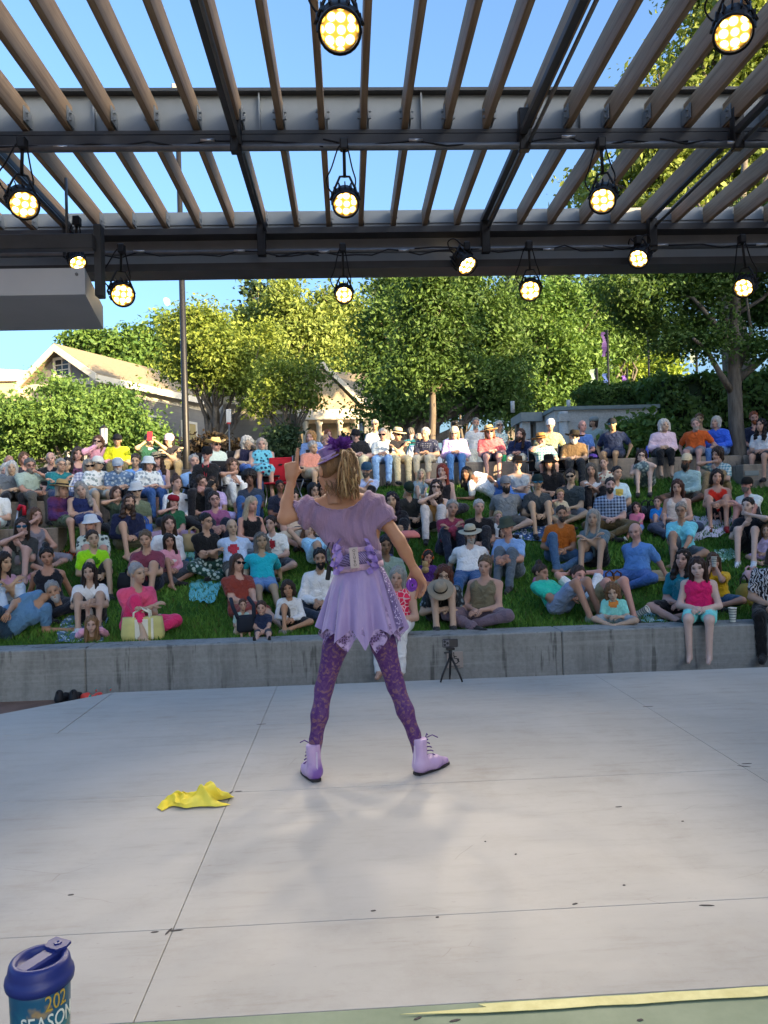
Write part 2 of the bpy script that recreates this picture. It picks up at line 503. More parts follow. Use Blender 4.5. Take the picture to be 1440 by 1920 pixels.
# cables slung along the pipes
for seed, (yy, zz, xa, xb) in enumerate([(5.60, 4.06, -2.6, -.1), (5.60, 4.06, -.1, 2.6), (5.6, 4.06, 2.4, 4.6), (7.22, 3.83, -2.4, -.2), (7.22, 3.82, -.6, 1.2), (7.22, 3.84, .7, 2.6), (7.22, 3.84, 2.5, 4.8)]):
    rr = random.Random(seed)
    pts = [(x, yy + rr.uniform(-.02, .02), zz + rr.uniform(-.045, .02)) for x in np.linspace(xa, xb, 13)]
    MB().tube(pts, .007, 6).build('cable', M_RUBBER, pg, True)
    for k in (3, 8):
        pp = pts[k]; MB().tube([(pp[0] - .05, pp[1] - .008, pp[2]), (pp[0] + .05, pp[1] - .008, pp[2])], .011, 8).build('connector', plain('connector_metal', (.5, .5, .5), .3, .1, 9, .5, .8), pg, True)

# ================================================================ stage lamps
def m_led():
    k = NT('led_lens', .3)
    vo = k.n('TexVoronoi'); vo.inputs['Scale'].default_value = 19; vo.inputs['Randomness'].default_value = .25
    k.l(k.co('Object', (1, 1, 0)), vo.inputs['Vector'])
    col = k.ramp(vo.outputs['Distance'], [(.30, (1, .90, .62)), (.48, (1, .48, .045))])
    gr = k.n('TexGradient', gradient_type='SPHERICAL'); mp = k.n('Mapping'); mp.inputs['Location'].default_value = (-1, -1, 0); mp.inputs['Scale'].default_value = (2, 2, 0); k.l(k.co('Generated'), mp.inputs[0]); k.l(mp.outputs[0], gr.inputs[0])
    col = k.mix(k.ramp(gr.outputs['Fac'], [(.04, (1, 1, 1)), (.25, (0, 0, 0))]), col, (1, .45, .04))
    k.color((.1, .1, .1)); k.l(col, k.b.inputs['Emission Color'])
    mu = k.math('MULTIPLY', k.ramp(vo.outputs['Distance'], [(.32, (1, 1, 1)), (.52, (.07, .07, .07))]), 5.0)
    mu = k.math('MULTIPLY', mu, k.ramp(gr.outputs['Fac'], [(.02, (.10, .10, .10)), (.22, (1, 1, 1))]))
    k.l(mu, k.b.inputs['Emission Strength'])
    return k.m
M_LED = m_led()
LAMPG = 'stage lamps hung under the pergola'
AIM = np.array([.1, 3.6, .9])
def lamp(px, py, dpx, Y, hang_z, label, aim=AIM, watt=60, cable_side=1):
    c = aty(px, py, Y); rad = dpx / 2 * Y / F * .90
    d = np.array(aim, float) - c; d /= np.linalg.norm(d)
    e = empty('stage_lamp', c, label, 'lamp', LAMPG)
    q = Vector(d).to_track_quat('Z', 'Y').to_matrix().to_4x4()
    L = rad * 1.9
    def P(mb, nm, mt, sm=False): return mb.xf(q).build(nm, mt, e, sm)
    h = MB().lathe([(rad * .55, -L), (rad * .95, -L * .92), (rad * 1.06, -L * .45), (rad * 1.08, .012), (rad * 1.0, .014), (rad * .99, -.012)], 24)
    hb = P(h, 'housing', M_BLACK, True)
    for k in range(14):
        a = 2 * math.pi * k / 14
        fin = MB().box((-.004, rad * .85, -L * .95), (.004, rad * 1.22, -L * .3))
        fin.xf(Matrix.Rotation(a, 4, 'Z') @ Matrix.Identity(4)).xf(q).build('fin', M_BLACK, hb)
    ln = MB().lathe([(.001, -.004), (rad * .5, -.004), (rad * .985, -.008)], 24).me('lens', True)
    lo = link('lens', ln, M_LED, e); lo.matrix_local = q
    P(MB().lathe([(rad * 1.08, -.01), (rad * 1.13, -.01), (rad * 1.13, .02), (rad * 1.08, .02)], 24), 'front_ring', M_BLACK, True)
    # yoke goes up to the clamp, plain world axes
    side = np.cross(d, [0, 0, 1.0]); side /= np.linalg.norm(side)
    top = np.array([0, 0, hang_z - c[2]]); mid = np.array([0, 0, min(rad * 2.0, (hang_z - c[2]) * .8)]) - d * L * .45
    a0 = -d * L * .45 + side * rad * 1.25; a1 = -d * L * .45 - side * rad * 1.25
    MB().tube([a0, a0 + (mid - a0) * .55 + side * rad * .25, mid + side * rad * .4, mid, mid - side * rad * .4, a1 + (mid - a1) * .55 - side * rad * .25, a1], .009, 6).build('yoke', M_BLACK, e, True)
    MB().tube([mid, (mid + top) / 2 + d * .0, top], .012, 8).build('stem', M_BLACK, e, True)
    MB().box(top - (.03, .035, .05), top + (.03, .035, .03), bev=.008).build('clamp', M_BLACK, e)
    for k, sgn in enumerate((cable_side, -cable_side * .6)):
        s_ = side * sgn
        b0 = -d * L * .95
        pts = [b0, b0 + s_ * rad * 1.2 + (0, 0, rad * .2), b0 + s_ * rad * 1.7 + (0, 0, rad * 1.3), mid + s_ * rad * 1.1 + (0, 0, rad * .6), top + s_ * rad * .5 - (0, 0, rad * .2), top]
        # smooth it
        P_ = np.array(pts); T = np.linspace(0, len(pts) - 1, 19)
        pts = np.stack([np.interp(T, range(len(pts)), P_[:, i]) for i in range(3)], 1)
        for _ in range(2): pts[1:-1] = (pts[:-2] + 2 * pts[1:-1] + pts[2:]) / 4
        MB().tube(pts, .006, 6).build('power_cable', M_RUBBER, e, True)
    if watt:
        ld = bpy.data.lights.new('lamp_light', 'SPOT'); ld.energy = watt; ld.color = (1, .84, .64); ld.spot_size = R(50); ld.spot_blend = .8; ld.shadow_soft_size = rad
        lo_ = bpy.data.objects.new('lamp_light', ld); COL.objects.link(lo_); lo_.parent = e
        lo_.location = d * .03; lo_.rotation_euler = Vector(d).to_track_quat('-Z', 'Y').to_euler()
    return e
PW = 44
lamp(637, 57, 82, 3.9, 4.20, 'brightest stage lamp hanging at the top centre between two slats', (0.1, 1.5, 1.0), PW * .4)
lamp(1375, 62, 74, 4.1, 4.20, 'stage lamp in the upper corner in front of the sunlit leaves', (.9, 2.0, .9), PW * .5)
lamp(45, 384, 54, 5.5, 4.02, 'stage lamp above the grey speaker box', (-.4, 2.6, .8), PW)
lamp(648, 383, 50, 5.55, 4.02, 'stage lamp hanging from the middle of the upper pipe', (.1, 2.8, .9), PW)
lamp(1130, 376, 50, 5.55, 4.02, 'stage lamp on the upper pipe in front of the darker tree', (.6, 2.8, .9), PW)
lamp(146, 493, 32, 6.6, 3.9, 'small lamp half hidden on top of the grey speaker box', (-.6, 4.5, .6), 0)
lamp(230, 553, 44, 7.1, 3.84, 'lamp on the lower pipe beside the grey speaker box, near the moon', (-.1, 3.0, .8), PW)
lamp(645, 553, 34, 7.15, 3.84, 'lamp on the lower pipe above the dancer', (.1, 3.2, .6), PW)
lamp(876, 498, 40, 7.15, 3.84, 'lamp turned sideways on the lower pipe', (2.6, 5.0, .8), PW * .6)
lamp(994, 545, 40, 7.15, 3.84, 'lamp hanging lowest on the pipe over the concrete building', (.5, 3.0, .8), PW)
lamp(1197, 485, 38, 7.1, 3.86, 'lamp tilted to one side on the lower pipe before the oak leaves', (.2, 4.2, .6), PW)
lamp(1394, 540, 38, 7.1, 3.86, 'lamp on the lower pipe against the oak trunk', (.2, 4.0, .6), PW)

# grey speaker box hung under the pergola
a = aty(160, 552, 6.0); b_ = aty(160, 502, 6.0)
sb = empty('speaker_box', (a[0] - 1, 6.5, a[2]), 'large grey box cabinet hanging in the corner under the pergola', 'speaker')
_l = np.array(sb.location)
fr_ = aty(194, 616, 7.06)[0]; m_ = MB().prism([(a[0] - 1.9, 6.0, a[2]), (fr_ - 1.9, 7.06, a[2]), (fr_, 7.06, a[2]), (a[0], 6.0, a[2])], (0, 0, b_[2] - a[2])); m_.V = [v - _l for v in m_.V]; m_.build('cabinet', plain('cabinet_grey', (.44, .45, .46), .6, .06, 2), sb)
c1 = aty(182, 475, 6.6)
c5 = aty(187, 500, 6.35); m_ = MB().box((c5[0] - .03, 6.3, aty(187, 558, 6.35)[2]), (c5[0] + .03, 6.4, 3.75), bev=.006); m_.V = [v - _l for v in m_.V]; m_.build('bracket', M_STEELD, sb)
m_ = MB().box((a[0] - 1.9, 6.2, 3.52), (a[0] - .0, 6.29, 3.64), bev=.006); m_.V = [v - _l for v in m_.V]; m_.build('hanger', M_STEELD, sb)
for xx in (a[0] - .25, a[0] - .9):
    m_ = MB().tube([(xx, 6.36, 3.6), (xx, 6.36, 4.15)], .012, 6); m_.V = [v - _l for v in m_.V]; m_.build('chain', M_PIPE, sb, True)
    for zz in (b_[2] - .05,):
        m_ = MB().lathe([(.012, 0), (.012, .01), (.001, .012)], 8); m_.xf(Matrix.Translation((a[0] - .06 if xx > a[0] - .5 else xx, 5.999, zz)) @ Matrix.Rotation(R(90), 4, 'X')); m_.V = [v - _l for v in m_.V]; m_.build('bolt', M_PIPE, sb)
# ================================================================ trees
def m_leaf(name, c1, c2, trans=.35):
    k = NT(name, .55, .3)
    a = k.n('Attribute', attribute_name='Col')
    col = k.ramp(a.outputs['Fac'], [(0, c1), (1, c2)])
    k.color(col)
    tr = k.n('BsdfTranslucent'); k.l(k.mix(1, col, (1.0, 1.0, .5), 'MULTIPLY'), tr.inputs['Color'])
    ms = k.n('MixShader'); ms.inputs[0].default_value = trans
    out = k.t.nodes['Material Output']
    k.l(k.b.outputs[0], ms.inputs[1]); k.l(tr.outputs[0], ms.inputs[2]); k.l(ms.outputs[0], out.inputs[0])
    return k.m
L_OAK = m_leaf('leaf_oak', (.045, .095, .022), (.13, .22, .05))
L_LOCUST = m_leaf('leaf_locust', (.11, .17, .03), (.29, .36, .065))
L_MID = m_leaf('leaf_mid', (.07, .15, .035), (.18, .29, .065))
L_POPLAR = m_leaf('leaf_poplar', (.13, .19, .045), (.30, .37, .09))
L_DARK = m_leaf('leaf_conifer', (.03, .06, .03), (.07, .115, .045), .15)
L_LIME = m_leaf('leaf_lime', (.2, .28, .04), (.34, .44, .06))
M_BARK = m_wood('bark_grey', (.075, .062, .05), (.17, .15, .125), (6, 6, 1.2), .9)
M_BARKL = m_wood('bark_young', (.10, .08, .06), (.19, .155, .12), (6, 6, 1.0), .9)

def crown(blobs, n, size, clump=26, spread=.28, seed=1, shell=.5, flat=1.0, droop=0.0):
    """leaf quads gathered in clumps through a set of ellipsoids ((cx,cy,cz),(rx,ry,rz))"""
    g_ = np.random.default_rng(seed)
    sub = []
    for c_, r_ in blobs:      # ragged outline: smaller lobes round each ellipsoid
        for _ in range(6):
            d_ = g_.normal(size=3); d_ /= np.linalg.norm(d_); q_ = g_.uniform(.3, .55)
            sub.append((np.array(c_) + d_ * np.array(r_) * g_.uniform(.7, 1.05), tuple(np.array(r_) * q_)))
    blobs = [(np.array(c_), tuple(np.array(r_) * .82)) for c_, r_ in blobs] + sub
    vol = np.array([np.prod(b[1]) ** .72 for b in blobs]); vol /= vol.sum()
    nc = max(1, n // clump)
    pick = g_.choice(len(blobs), nc, p=vol)
    C = np.array([b[0] for b in blobs])[pick]; Rr = np.array([b[1] for b in blobs])[pick]
    d = g_.normal(size=(nc, 3)); d /= np.linalg.norm(d, axis=1)[:, None]
    rad = (shell + (1 - shell) * g_.random(nc)) ** .8 * g_.uniform(.75, 1.12, nc)
    cen = C + d * Rr * rad[:, None]
    m = nc * clump
    sp = spread * g_.uniform(.6, 1.35, nc)
    P = np.repeat(cen, clump, 0) + g_.normal(size=(m, 3)) * np.repeat(sp, clump)[:, None] * np.array([1, 1, .62 * flat])
    P[:, 2] -= droop * np.abs(g_.normal(size=m))
    N = g_.normal(size=(m, 3)) + np.repeat(d, clump, 0) * .9 + np.array([0, 0, .7])
    N /= np.linalg.norm(N, axis=1)[:, None]
    A = np.cross(N, g_.normal(size=(m, 3))); A /= np.linalg.norm(A, axis=1)[:, None]
    B = np.cross(N, A)
    s = size * g_.uniform(.4, 1.6, m)[:, None]
    V = np.stack([P - A * s * .95, P - B * s * .5 + N * s * .12, P + A * s * .95, P + B * s * .5 + N * s * .12], 1).reshape(-1, 3)
    me_ = mesh('crown', V, np.arange(m * 4).reshape(-1, 4))
    val = np.clip(np.repeat(g_.normal(.45, .27, nc), clump) + g_.normal(0, .13, m), 0, 1)
    cc = np.repeat(np.stack([val, val, val, np.ones(m)], 1), 4, 0).astype(np.float32)
    me_.color_attributes.new('Col', 'FLOAT_COLOR', 'POINT').data.foreach_set('color', cc.ravel())
    return me_
def limb(mb, a, b, ra, rb, rs, n=7, wob=.06):
    a = np.array(a, float); b = np.array(b, float); L = np.linalg.norm(b - a)
    pts = [a + (b - a) * t + (np.array([rs.uniform(-1, 1), rs.uniform(-1, 1), rs.uniform(-.3, .3)]) * L * wob * math.sin(math.pi * t) if 0 < t < 1 else 0) for t in np.linspace(0, 1, 6)]
    mb.tube(pts, [ra + (rb - ra) * t for t in np.linspace(0, 1, 6)], n)
    return pts
def tree(name, base, blobs, leaf, n, size, label, group='trees behind the audience', trunk_r=.15, bark=None, fork=None, seed=1, limbs=True, **kw):
    base = np.array(base, float); rs = random.Random(seed)
    e = empty(name, base, label, 'tree', group)
    cm = crown([(np.array(b[0]) - base, b[1]) for b in blobs], n, size, seed=seed, **kw)
    link('crown', cm, leaf, e)
    tb = MB()
    top = np.mean([b[0] for b in blobs], 0) - base
    fk = np.array([top[0] * .35, top[1] * .35, fork if fork is not None else top[2] * .45])
    limb(tb, (0, 0, -.3), fk, trunk_r * 1.25, trunk_r * .85, rs, 9, .02)
    if limbs:
        for b in blobs:
            c_ = np.array(b[0]) - base
            pts = limb(tb, fk - (0, 0, .05), c_ + (0, 0, b[1][2] * .3), trunk_r * .6, trunk_r * .12, rs, 6, .08)
            for _ in range(4):
                d = np.array([rs.uniform(-1, 1), rs.uniform(-1, 1), rs.uniform(-.2, .9)]) * np.array(b[1]) * .8
                limb(tb, pts[rs.choice((2, 3, 4))], c_ + d, trunk_r * .25, trunk_r * .05, rs, 5, .1)
    tb.build('trunk', bark or M_BARK, e, True)
    return e
def blob(px, py, Y, rx, rz, ry=None):
    """ellipsoid from its outline in picture pixels at depth Y"""
    c_ = aty(px, py, Y); k = Y / F
    return (c_, (rx * k, (ry if ry else rx) * k, rz * k))
def gnd(px, Y, z=1.85):
    c_ = aty(px, 900, Y); return (c_[0], Y, z)

# leafy bush-like tree at the side
Y = 19.0
tree('leafy_tree', gnd(150, Y), [blob(150, 785, Y, 90, 55), blob(55, 800, Y - .5, 75, 50), blob(240, 800, Y, 62, 45), blob(115, 738, Y, 42, 30), blob(205, 752, Y, 38, 28), blob(20, 845, Y, 60, 38), blob(275, 835, Y, 42, 32)],
     L_MID, 52000, .05, 'broad leafy tree in front of the gabled house, nearest the lantern', trunk_r=.13, seed=3, fork=.7, clump=55, spread=.2)
Y = 30.0
tree('locust_tree', gnd(402, Y), [blob(400, 645, Y, 68, 48), blob(355, 615, Y, 48, 38), blob(445, 680, Y, 60, 40), blob(345, 690, Y, 34, 34), blob(410, 715, Y, 58, 26), blob(480, 650, Y + 1, 42, 38), blob(380, 595, Y, 36, 26), blob(470, 725, Y, 34, 18)],
     L_LOCUST, 34000, .075, 'feathery yellow-green tree rising over the lamp pole and house roof', trunk_r=.2, seed=5, fork=2.2, clump=50, spread=.34)
Y = 27.0
tree('small_tree', gnd(545, Y), [blob(515, 722, Y, 42, 30), blob(565, 735, Y, 32, 24), blob(495, 760, Y, 30, 18), blob(590, 700, Y, 24, 18), blob(540, 695, Y, 34, 18)],
     L_LOCUST, 6500, .07, 'small forked tree in front of the columned porch', trunk_r=.16, seed=6, fork=1.3, clump=50, spread=.3)
Y = 26.5
tree('yew_shrub', gnd(535, Y), [blob(530, 825, Y, 20, 18), blob(525, 840, Y, 24, 14)], L_DARK, 3500, .09, 'dark evergreen shrub at the foot of the small forked tree', trunk_r=.06, seed=8, fork=.3, clump=18, spread=.2)
Y = 26.5
tree('red_shrub', gnd(405, Y), [blob(385, 838, Y, 45, 18), blob(425, 842, Y, 35, 16)], m_leaf('leaf_brown', (.03, .02, .012), (.07, .05, .025)), 3500, .08, 'brownish low shrub against the house wall behind the lamp pole', trunk_r=.05, seed=9, fork=.2, clump=18, spread=.18)
# tall poplars, sunlit
Y = 56.0
for i, (px, top, bot, rx, lab) in enumerate([(545, 525, 760, 48, 'tall sunlit poplar standing over the small forked tree'), (600, 545, 760, 50, 'tall sunlit poplar just behind the porch roof'), (655, 560, 770, 48, 'tall sunlit poplar nearest the big dark oak'), (500, 560, 750, 40, 'tall sunlit poplar beside the feathery tree')]):
    bl = [blob(px + 10 * math.sin(k * 2 + i), top + 30 + (bot - top - 60) * k / 4, Y + i, rx * (.55 + .45 * math.sin(math.pi * (k + .8) / 5)), (bot - top) * .17) for k in range(5)]
    tree('poplar_tree', gnd(px, Y + i), bl, L_POPLAR, 15000, .16, lab, trunk_r=.3, seed=20 + i, fork=3, clump=50, spread=.55)
Y = 72.0
for i, (px, top, rx, lab) in enumerate([(478, 545, 40, 'dark conifer behind the poplars, nearest the sky'), (520, 520, 42, 'dark conifer peeping over the tallest poplar'), (722, 505, 55, 'dark conifer between the poplars and the oak'), (1045, 500, 60, 'dark conifer above the concrete building'), (960, 505, 55, 'dark conifer behind the oak crown'), (1110, 520, 50, 'dark conifer left of the big trunk, far behind'), (780, 500, 60, 'dark conifer hidden behind the top of the oak'), (870, 510, 60, 'dark conifer behind the middle of the oak')]):
    bl = [blob(px, top + 25 + 48 * k, Y + i, rx * (.3 + .16 * k), 42) for k in range(5)]
    tree('conifer_tree', gnd(px, Y + i), bl, L_DARK, 6500, .32, lab, trunk_r=.35, seed=40 + i, fork=4, clump=18, spread=.7)
Y = 95.0
for i, (px, py, rx, rz, lab) in enumerate([(155, 648, 26, 24, 'far tree over the peak of the gabled roof'), (205, 655, 30, 28, 'far tree above the middle of the house roof'), (255, 650, 34, 32, 'far tree above the house roof near the lamp pole'), (315, 640, 40, 45, 'far dark tree just beside the lamp pole')]):
    tree('far_tree', gnd(px, Y), [blob(px, py, Y, rx, rz), blob(px + 8, py + 40, Y, rx * 1.3, rz)], L_MID, 4500, .32, lab, trunk_r=.3, seed=60 + i, fork=4, clump=16, spread=.7)
# the big oak in the middle and the young tree in front of it
Y = 24.0
tree('oak_tree', gnd(735, Y), [blob(745, 600, Y, 70, 60), blob(800, 560, Y, 80, 60), blob(880, 590, Y, 80, 70), blob(930, 640, Y + .6, 60, 55), blob(730, 690, Y, 60, 55), blob(800, 680, Y + .8, 90, 60), blob(890, 700, Y, 80, 50), blob(770, 750, Y, 75, 38), blob(870, 760, Y + .5, 80, 40), blob(940, 715, Y, 50, 45), blob(715, 770, Y, 40, 35), blob(930, 770, Y, 45, 30), blob(760, 525, Y, 60, 40), blob(850, 520, Y, 60, 40)],
     L_OAK, 76000, .066, 'large dark green oak in the middle behind the standing people', trunk_r=.32, seed=11, fork=1.6, clump=55, spread=.32)
Y = 16.2
tree('young_tree', (aty(812, 868, Y)[0], Y, 1.85), [blob(812, 690, Y, 50, 32), blob(780, 640, Y, 44, 38), blob(845, 625, Y, 46, 42), blob(805, 565, Y, 50, 38), blob(868, 680, Y, 34, 26), blob(760, 695, Y, 34, 22), blob(820, 520, Y, 40, 30)],
     L_OAK, 22000, .048, 'young tree with a thin pale trunk rising behind the seat wall', trunk_r=.075, bark=M_BARKL, seed=12, fork=2.15, clump=40, spread=.2)
Y = 40.0
for i, (px, bl, lab) in enumerate([(1010, [(1000, 600, 55, 50), (1040, 660, 60, 45), (985, 690, 45, 45), (1015, 740, 60, 30)], 'mid-green tree rising right behind the oak'), (1090, [(1080, 590, 55, 50), (1110, 650, 50, 45), (1070, 700, 50, 45), (1120, 720, 50, 30), (1060, 560, 40, 35)], 'mid-green tree behind the purple banner'), (1165, [(1155, 560, 40, 40), (1180, 620, 40, 45)], 'mid-green tree half behind the dark oak leaves')]):
    tree('ash_tree', gnd(px, Y + i), [blob(a, b, Y + i, c, d) for a, b, c, d in bl], L_MID if i != 2 else L_OAK, 16000, .12, lab, trunk_r=.2, seed=70 + i, fork=3, clump=50, spread=.42)
Y = 60.0
for i, (px, py, rx, rz, lab) in enumerate([(1185, 690, 35, 40, 'bright yellow-green tree next to the thin flagpole'), (1235, 680, 40, 38, 'bright yellow-green tree above the hedge')]):
    tree('lime_tree', gnd(px, Y), [blob(px, py, Y, rx, rz), blob(px + 10, py + 35, Y, rx, rz)], L_LIME, 5500, .20, lab, trunk_r=.2, seed=80 + i, fork=3, clump=16, spread=.45)
# the big oak at the right: trunk with limbs, crown in front of and above the pergola
Y = 14.15
kb = aty(1385, 868, Y); kb[2] = 1.9
e = empty('oak_tree', kb, 'oak with a thick grey trunk and low forked limbs at the side of the lawn', 'tree', 'trees behind the audience')
tb = MB(); rs = random.Random(4)
def P_(px, py, dy=0): return aty(px, py, Y + dy) - kb
tb.tube([(0, 0, -.4), P_(1384, 850), P_(1380, 790), P_(1377, 720), P_(1378, 660), P_(1378, 600), P_(1380, 520), P_(1390, 400), P_(1400, 250)], [.19, .15, .13, .125, .115, .10, .09, .075, .04], 12)
for pts, ra in [([(1372, 735), (1350, 700), (1325, 655), (1300, 635)], .07), ([(1382, 712), (1410, 690), (1440, 665), (1490, 620)], .085), ([(1384, 690), (1400, 655), (1408, 620), (1400, 560)], .055), ([(1376, 655), (1345, 610), (1300, 560), (1240, 540)], .06), ([(1376, 620), (1330, 560), (1290, 530)], .045), ([(1380, 590), (1430, 560), (1480, 500)], .05), ([(1382, 500), (1330, 420), (1290, 350)], .05), ([(1388, 420), (1440, 330), (1470, 250)], .05)]:
    q_ = [P_(a, b, rs.uniform(-.3, .3) * i) for i, (a, b) in enumerate(pts)]
    tb.tube(q_, list(np.linspace(ra, ra * .35, len(q_))), 8)
tb.build('trunk', M_BARK, e, True)
bl = [blob(1330, 640, Y - .3, 36, 24), blob(1420, 655, Y - .2, 40, 28), blob(1260, 640, Y, 34, 22), blob(1180, 545, Y - .4, 50, 34), blob(1240, 520, Y, 60, 40), blob(1300, 560, Y, 55, 45), blob(1215, 590, Y, 45, 30), blob(1290, 620, Y + .3, 40, 25), blob(1350, 530, Y, 50, 40), blob(1420, 500, Y, 55, 45), blob(1430, 590, Y + .6, 40, 35), blob(1480, 560, Y, 60, 60), blob(1270, 470, Y, 70, 40), blob(1340, 440, Y, 80, 60), blob(1180, 480, Y, 45, 30), blob(1440, 420, Y, 70, 60)]
link('crown', crown([(b[0] - kb, b[1]) for b in bl], 60000, .041, 45, .19, 13), L_OAK, e)
# its neighbour, taller and further back, lit by the sun above the pergola
Y = 22.0
tree('maple_tree', gnd(1400, Y), [blob(1330, 120, Y, 110, 100), blob(1420, 60, Y, 110, 110), blob(1250, 180, Y, 60, 60), blob(1400, 220, Y, 110, 90), blob(1300, 290, Y, 110, 60), blob(1220, 330, Y, 70, 50), blob(1420, 340, Y, 110, 70), blob(1360, -40, Y, 100, 80), blob(1480, 200, Y, 110, 110), blob(1150, 350, Y + .5, 50, 45), blob(1240, 400, Y, 90, 50), blob(1480, -60, Y, 100, 100), blob(1100, 375, Y + 6, 30, 50)],
     L_POPLAR, 50000, .10, 'tall sunlit tree seen through the pergola slats in the upper corner', trunk_r=.4, seed=14, fork=6, clump=50, spread=.4)
# hedge and bush by the concrete building
def leafy_box(name, lo, hi, leaf, n, size, label, cat='hedge', seed=1):
    g_ = np.random.default_rng(seed); lo = np.array(lo); hi = np.array(hi)
    e = empty(name, ((lo[0] + hi[0]) / 2, lo[1], lo[2]), label, cat); o_ = np.array(e.location)
    MB().box(lo + .12 - o_, hi - .12 - o_).build('core', plain('hedge_core', (.012, .025, .008), .9), e)
    # leaves over the front, the top and the sides, a little bulged
    A = np.array([(hi[0] - lo[0]) * (hi[2] - lo[2]), (hi[0] - lo[0]) * (hi[1] - lo[1]), 2 * (hi[1] - lo[1]) * (hi[2] - lo[2])]); cnt = (n * A / A.sum()).astype(int)
    P = g_.uniform(lo, hi, (cnt.sum(), 3)); N = np.zeros_like(P)
    a, b = cnt[0], cnt[0] + cnt[1]
    P[:a, 1] = lo[1]; N[:a, 1] = -1; P[a:b, 2] = hi[2]; N[a:b, 2] = 1
    sd = g_.choice((0, 1), cnt[2]); P[b:, 0] = np.where(sd, hi[0], lo[0]); N[b:, 0] = np.where(sd, 1, -1)
    wv = .13 * np.sin(P[:, 0] * 2.3 + 1) * np.cos(P[:, 2] * 3 + P[:, 0]) + .08 * np.sin(P[:, 0] * 6.1 + P[:, 2] * 5)
    P += N * (wv + g_.normal(0, .05, len(P)))[:, None]
    D = N + g_.normal(0, .75, P.shape); D /= np.linalg.norm(D, axis=1)[:, None]
    U = np.cross(D, g_.normal(size=P.shape)); U /= np.linalg.norm(U, axis=1)[:, None]; W = np.cross(D, U)
    s = size * g_.uniform(.6, 1.3, len(P))[:, None]
    V = np.stack([P - U * s, P - W * s * .55, P + U * s, P + W * s * .55], 1).reshape(-1, 3) - o_
    me_ = mesh('leaves', V, np.arange(len(V)).reshape(-1, 4))
    val = np.clip(g_.normal(.45, .22, len(P)) + wv * 1.5, 0, 1)
    me_.color_attributes.new('Col', 'FLOAT_COLOR', 'POINT').data.foreach_set('color', np.repeat(np.stack([val] * 3 + [np.ones(len(P))], 1), 4, 0).astype(np.float32).ravel())
    link('foliage', me_, leaf, e)
    return e
a = aty(1240, 735, 18.5); b = aty(1440, 690, 18.5)
leafy_box('hedge', (a[0], 18.5, 1.85), (b[0] + 4, 20, aty(1330, 700, 18.5)[2]), L_OAK, 17000, .075, 'tall clipped green hedge behind the trunk of the oak', seed=2)
a = aty(1105, 760, 20.3); b = aty(1240, 722, 20.3)
leafy_box('hedge', (a[0], 20.3, 1.85), (b[0] + .6, 21.8, b[2]), L_OAK, 22000, .048, 'lower stretch of hedge behind the flat-roofed concrete building', seed=3)
tree('laurel_bush', gnd(1197, 16.4), [blob(1180, 815, 16.4, 26, 28), blob(1215, 808, 16.4, 26, 30), blob(1196, 840, 16.4, 36, 22)], L_MID, 5000, .07, 'round green bush against the pale concrete wall', group='shrubs', trunk_r=.04, seed=16, fork=.3, clump=16, spread=.13)
leafy_box('hedge', (aty(640, 815, 30)[0], 30, 1.85), (aty(690, 815, 30)[0], 31, aty(660, 812, 30)[2]), L_DARK, 2500, .07, 'small clipped hedge beside the porch columns', seed=5)

# ================================================================ houses
def m_siding(name, c):
    k = NT(name, .7, .2)
    wv = k.n('TexWave', wave_type='BANDS', bands_direction='Z', wave_profile='SAW')
    wv.inputs['Scale'].default_value = 1.55; k.l(k.co(), wv.inputs['Vector'])
    f_ = k.noise(2, 5, .6)
    col = k.ramp(f_, [(.3, tuple(v * .88 for v in c)), (.7, tuple(v * 1.06 for v in c))])
    k.color(k.mix(k.ramp(wv.outputs['Fac'], [(.0, (.35, .35, .35)), (.1, (0, 0, 0))]), col, tuple(v * .35 for v in c)))
    k.bump(wv.outputs['Fac'], .6, .03)
    return k.m
M_SIDE = m_siding('grey_siding', (.20, .195, .185))
M_SIDEC = m_siding('cream_siding', (.42, .35, .24))
M_TRIM = plain('white_trim', (.68, .62, .50), .6, .06, 2)
M_GLASS = plain('window_glass_dark', (.03, .035, .04), .12, .2, 2, .5)
M_GLASSW = plain('window_blind', (.45, .34, .14), .5, .15, 2)
km = NT('roof_shingle', .85, .15)
wv = km.n('TexWave', wave_type='BANDS', bands_direction='Z'); wv.inputs['Scale'].default_value = 3.2; wv.inputs['Distortion'].default_value = 1.5; km.l(km.co(), wv.inputs['Vector'])
f_ = km.noise(9, 6, .7)
km.color(km.mix(.4, km.ramp(f_, [(.3, (.21, .165, .105)), (.7, (.33, .27, .18))]), km.ramp(wv.outputs['Fac'], [(.2, (.18, .14, .09)), (.8, (.34, .28, .19))]))); km.bump(f_, .4, .02)
M_ROOF = km.m
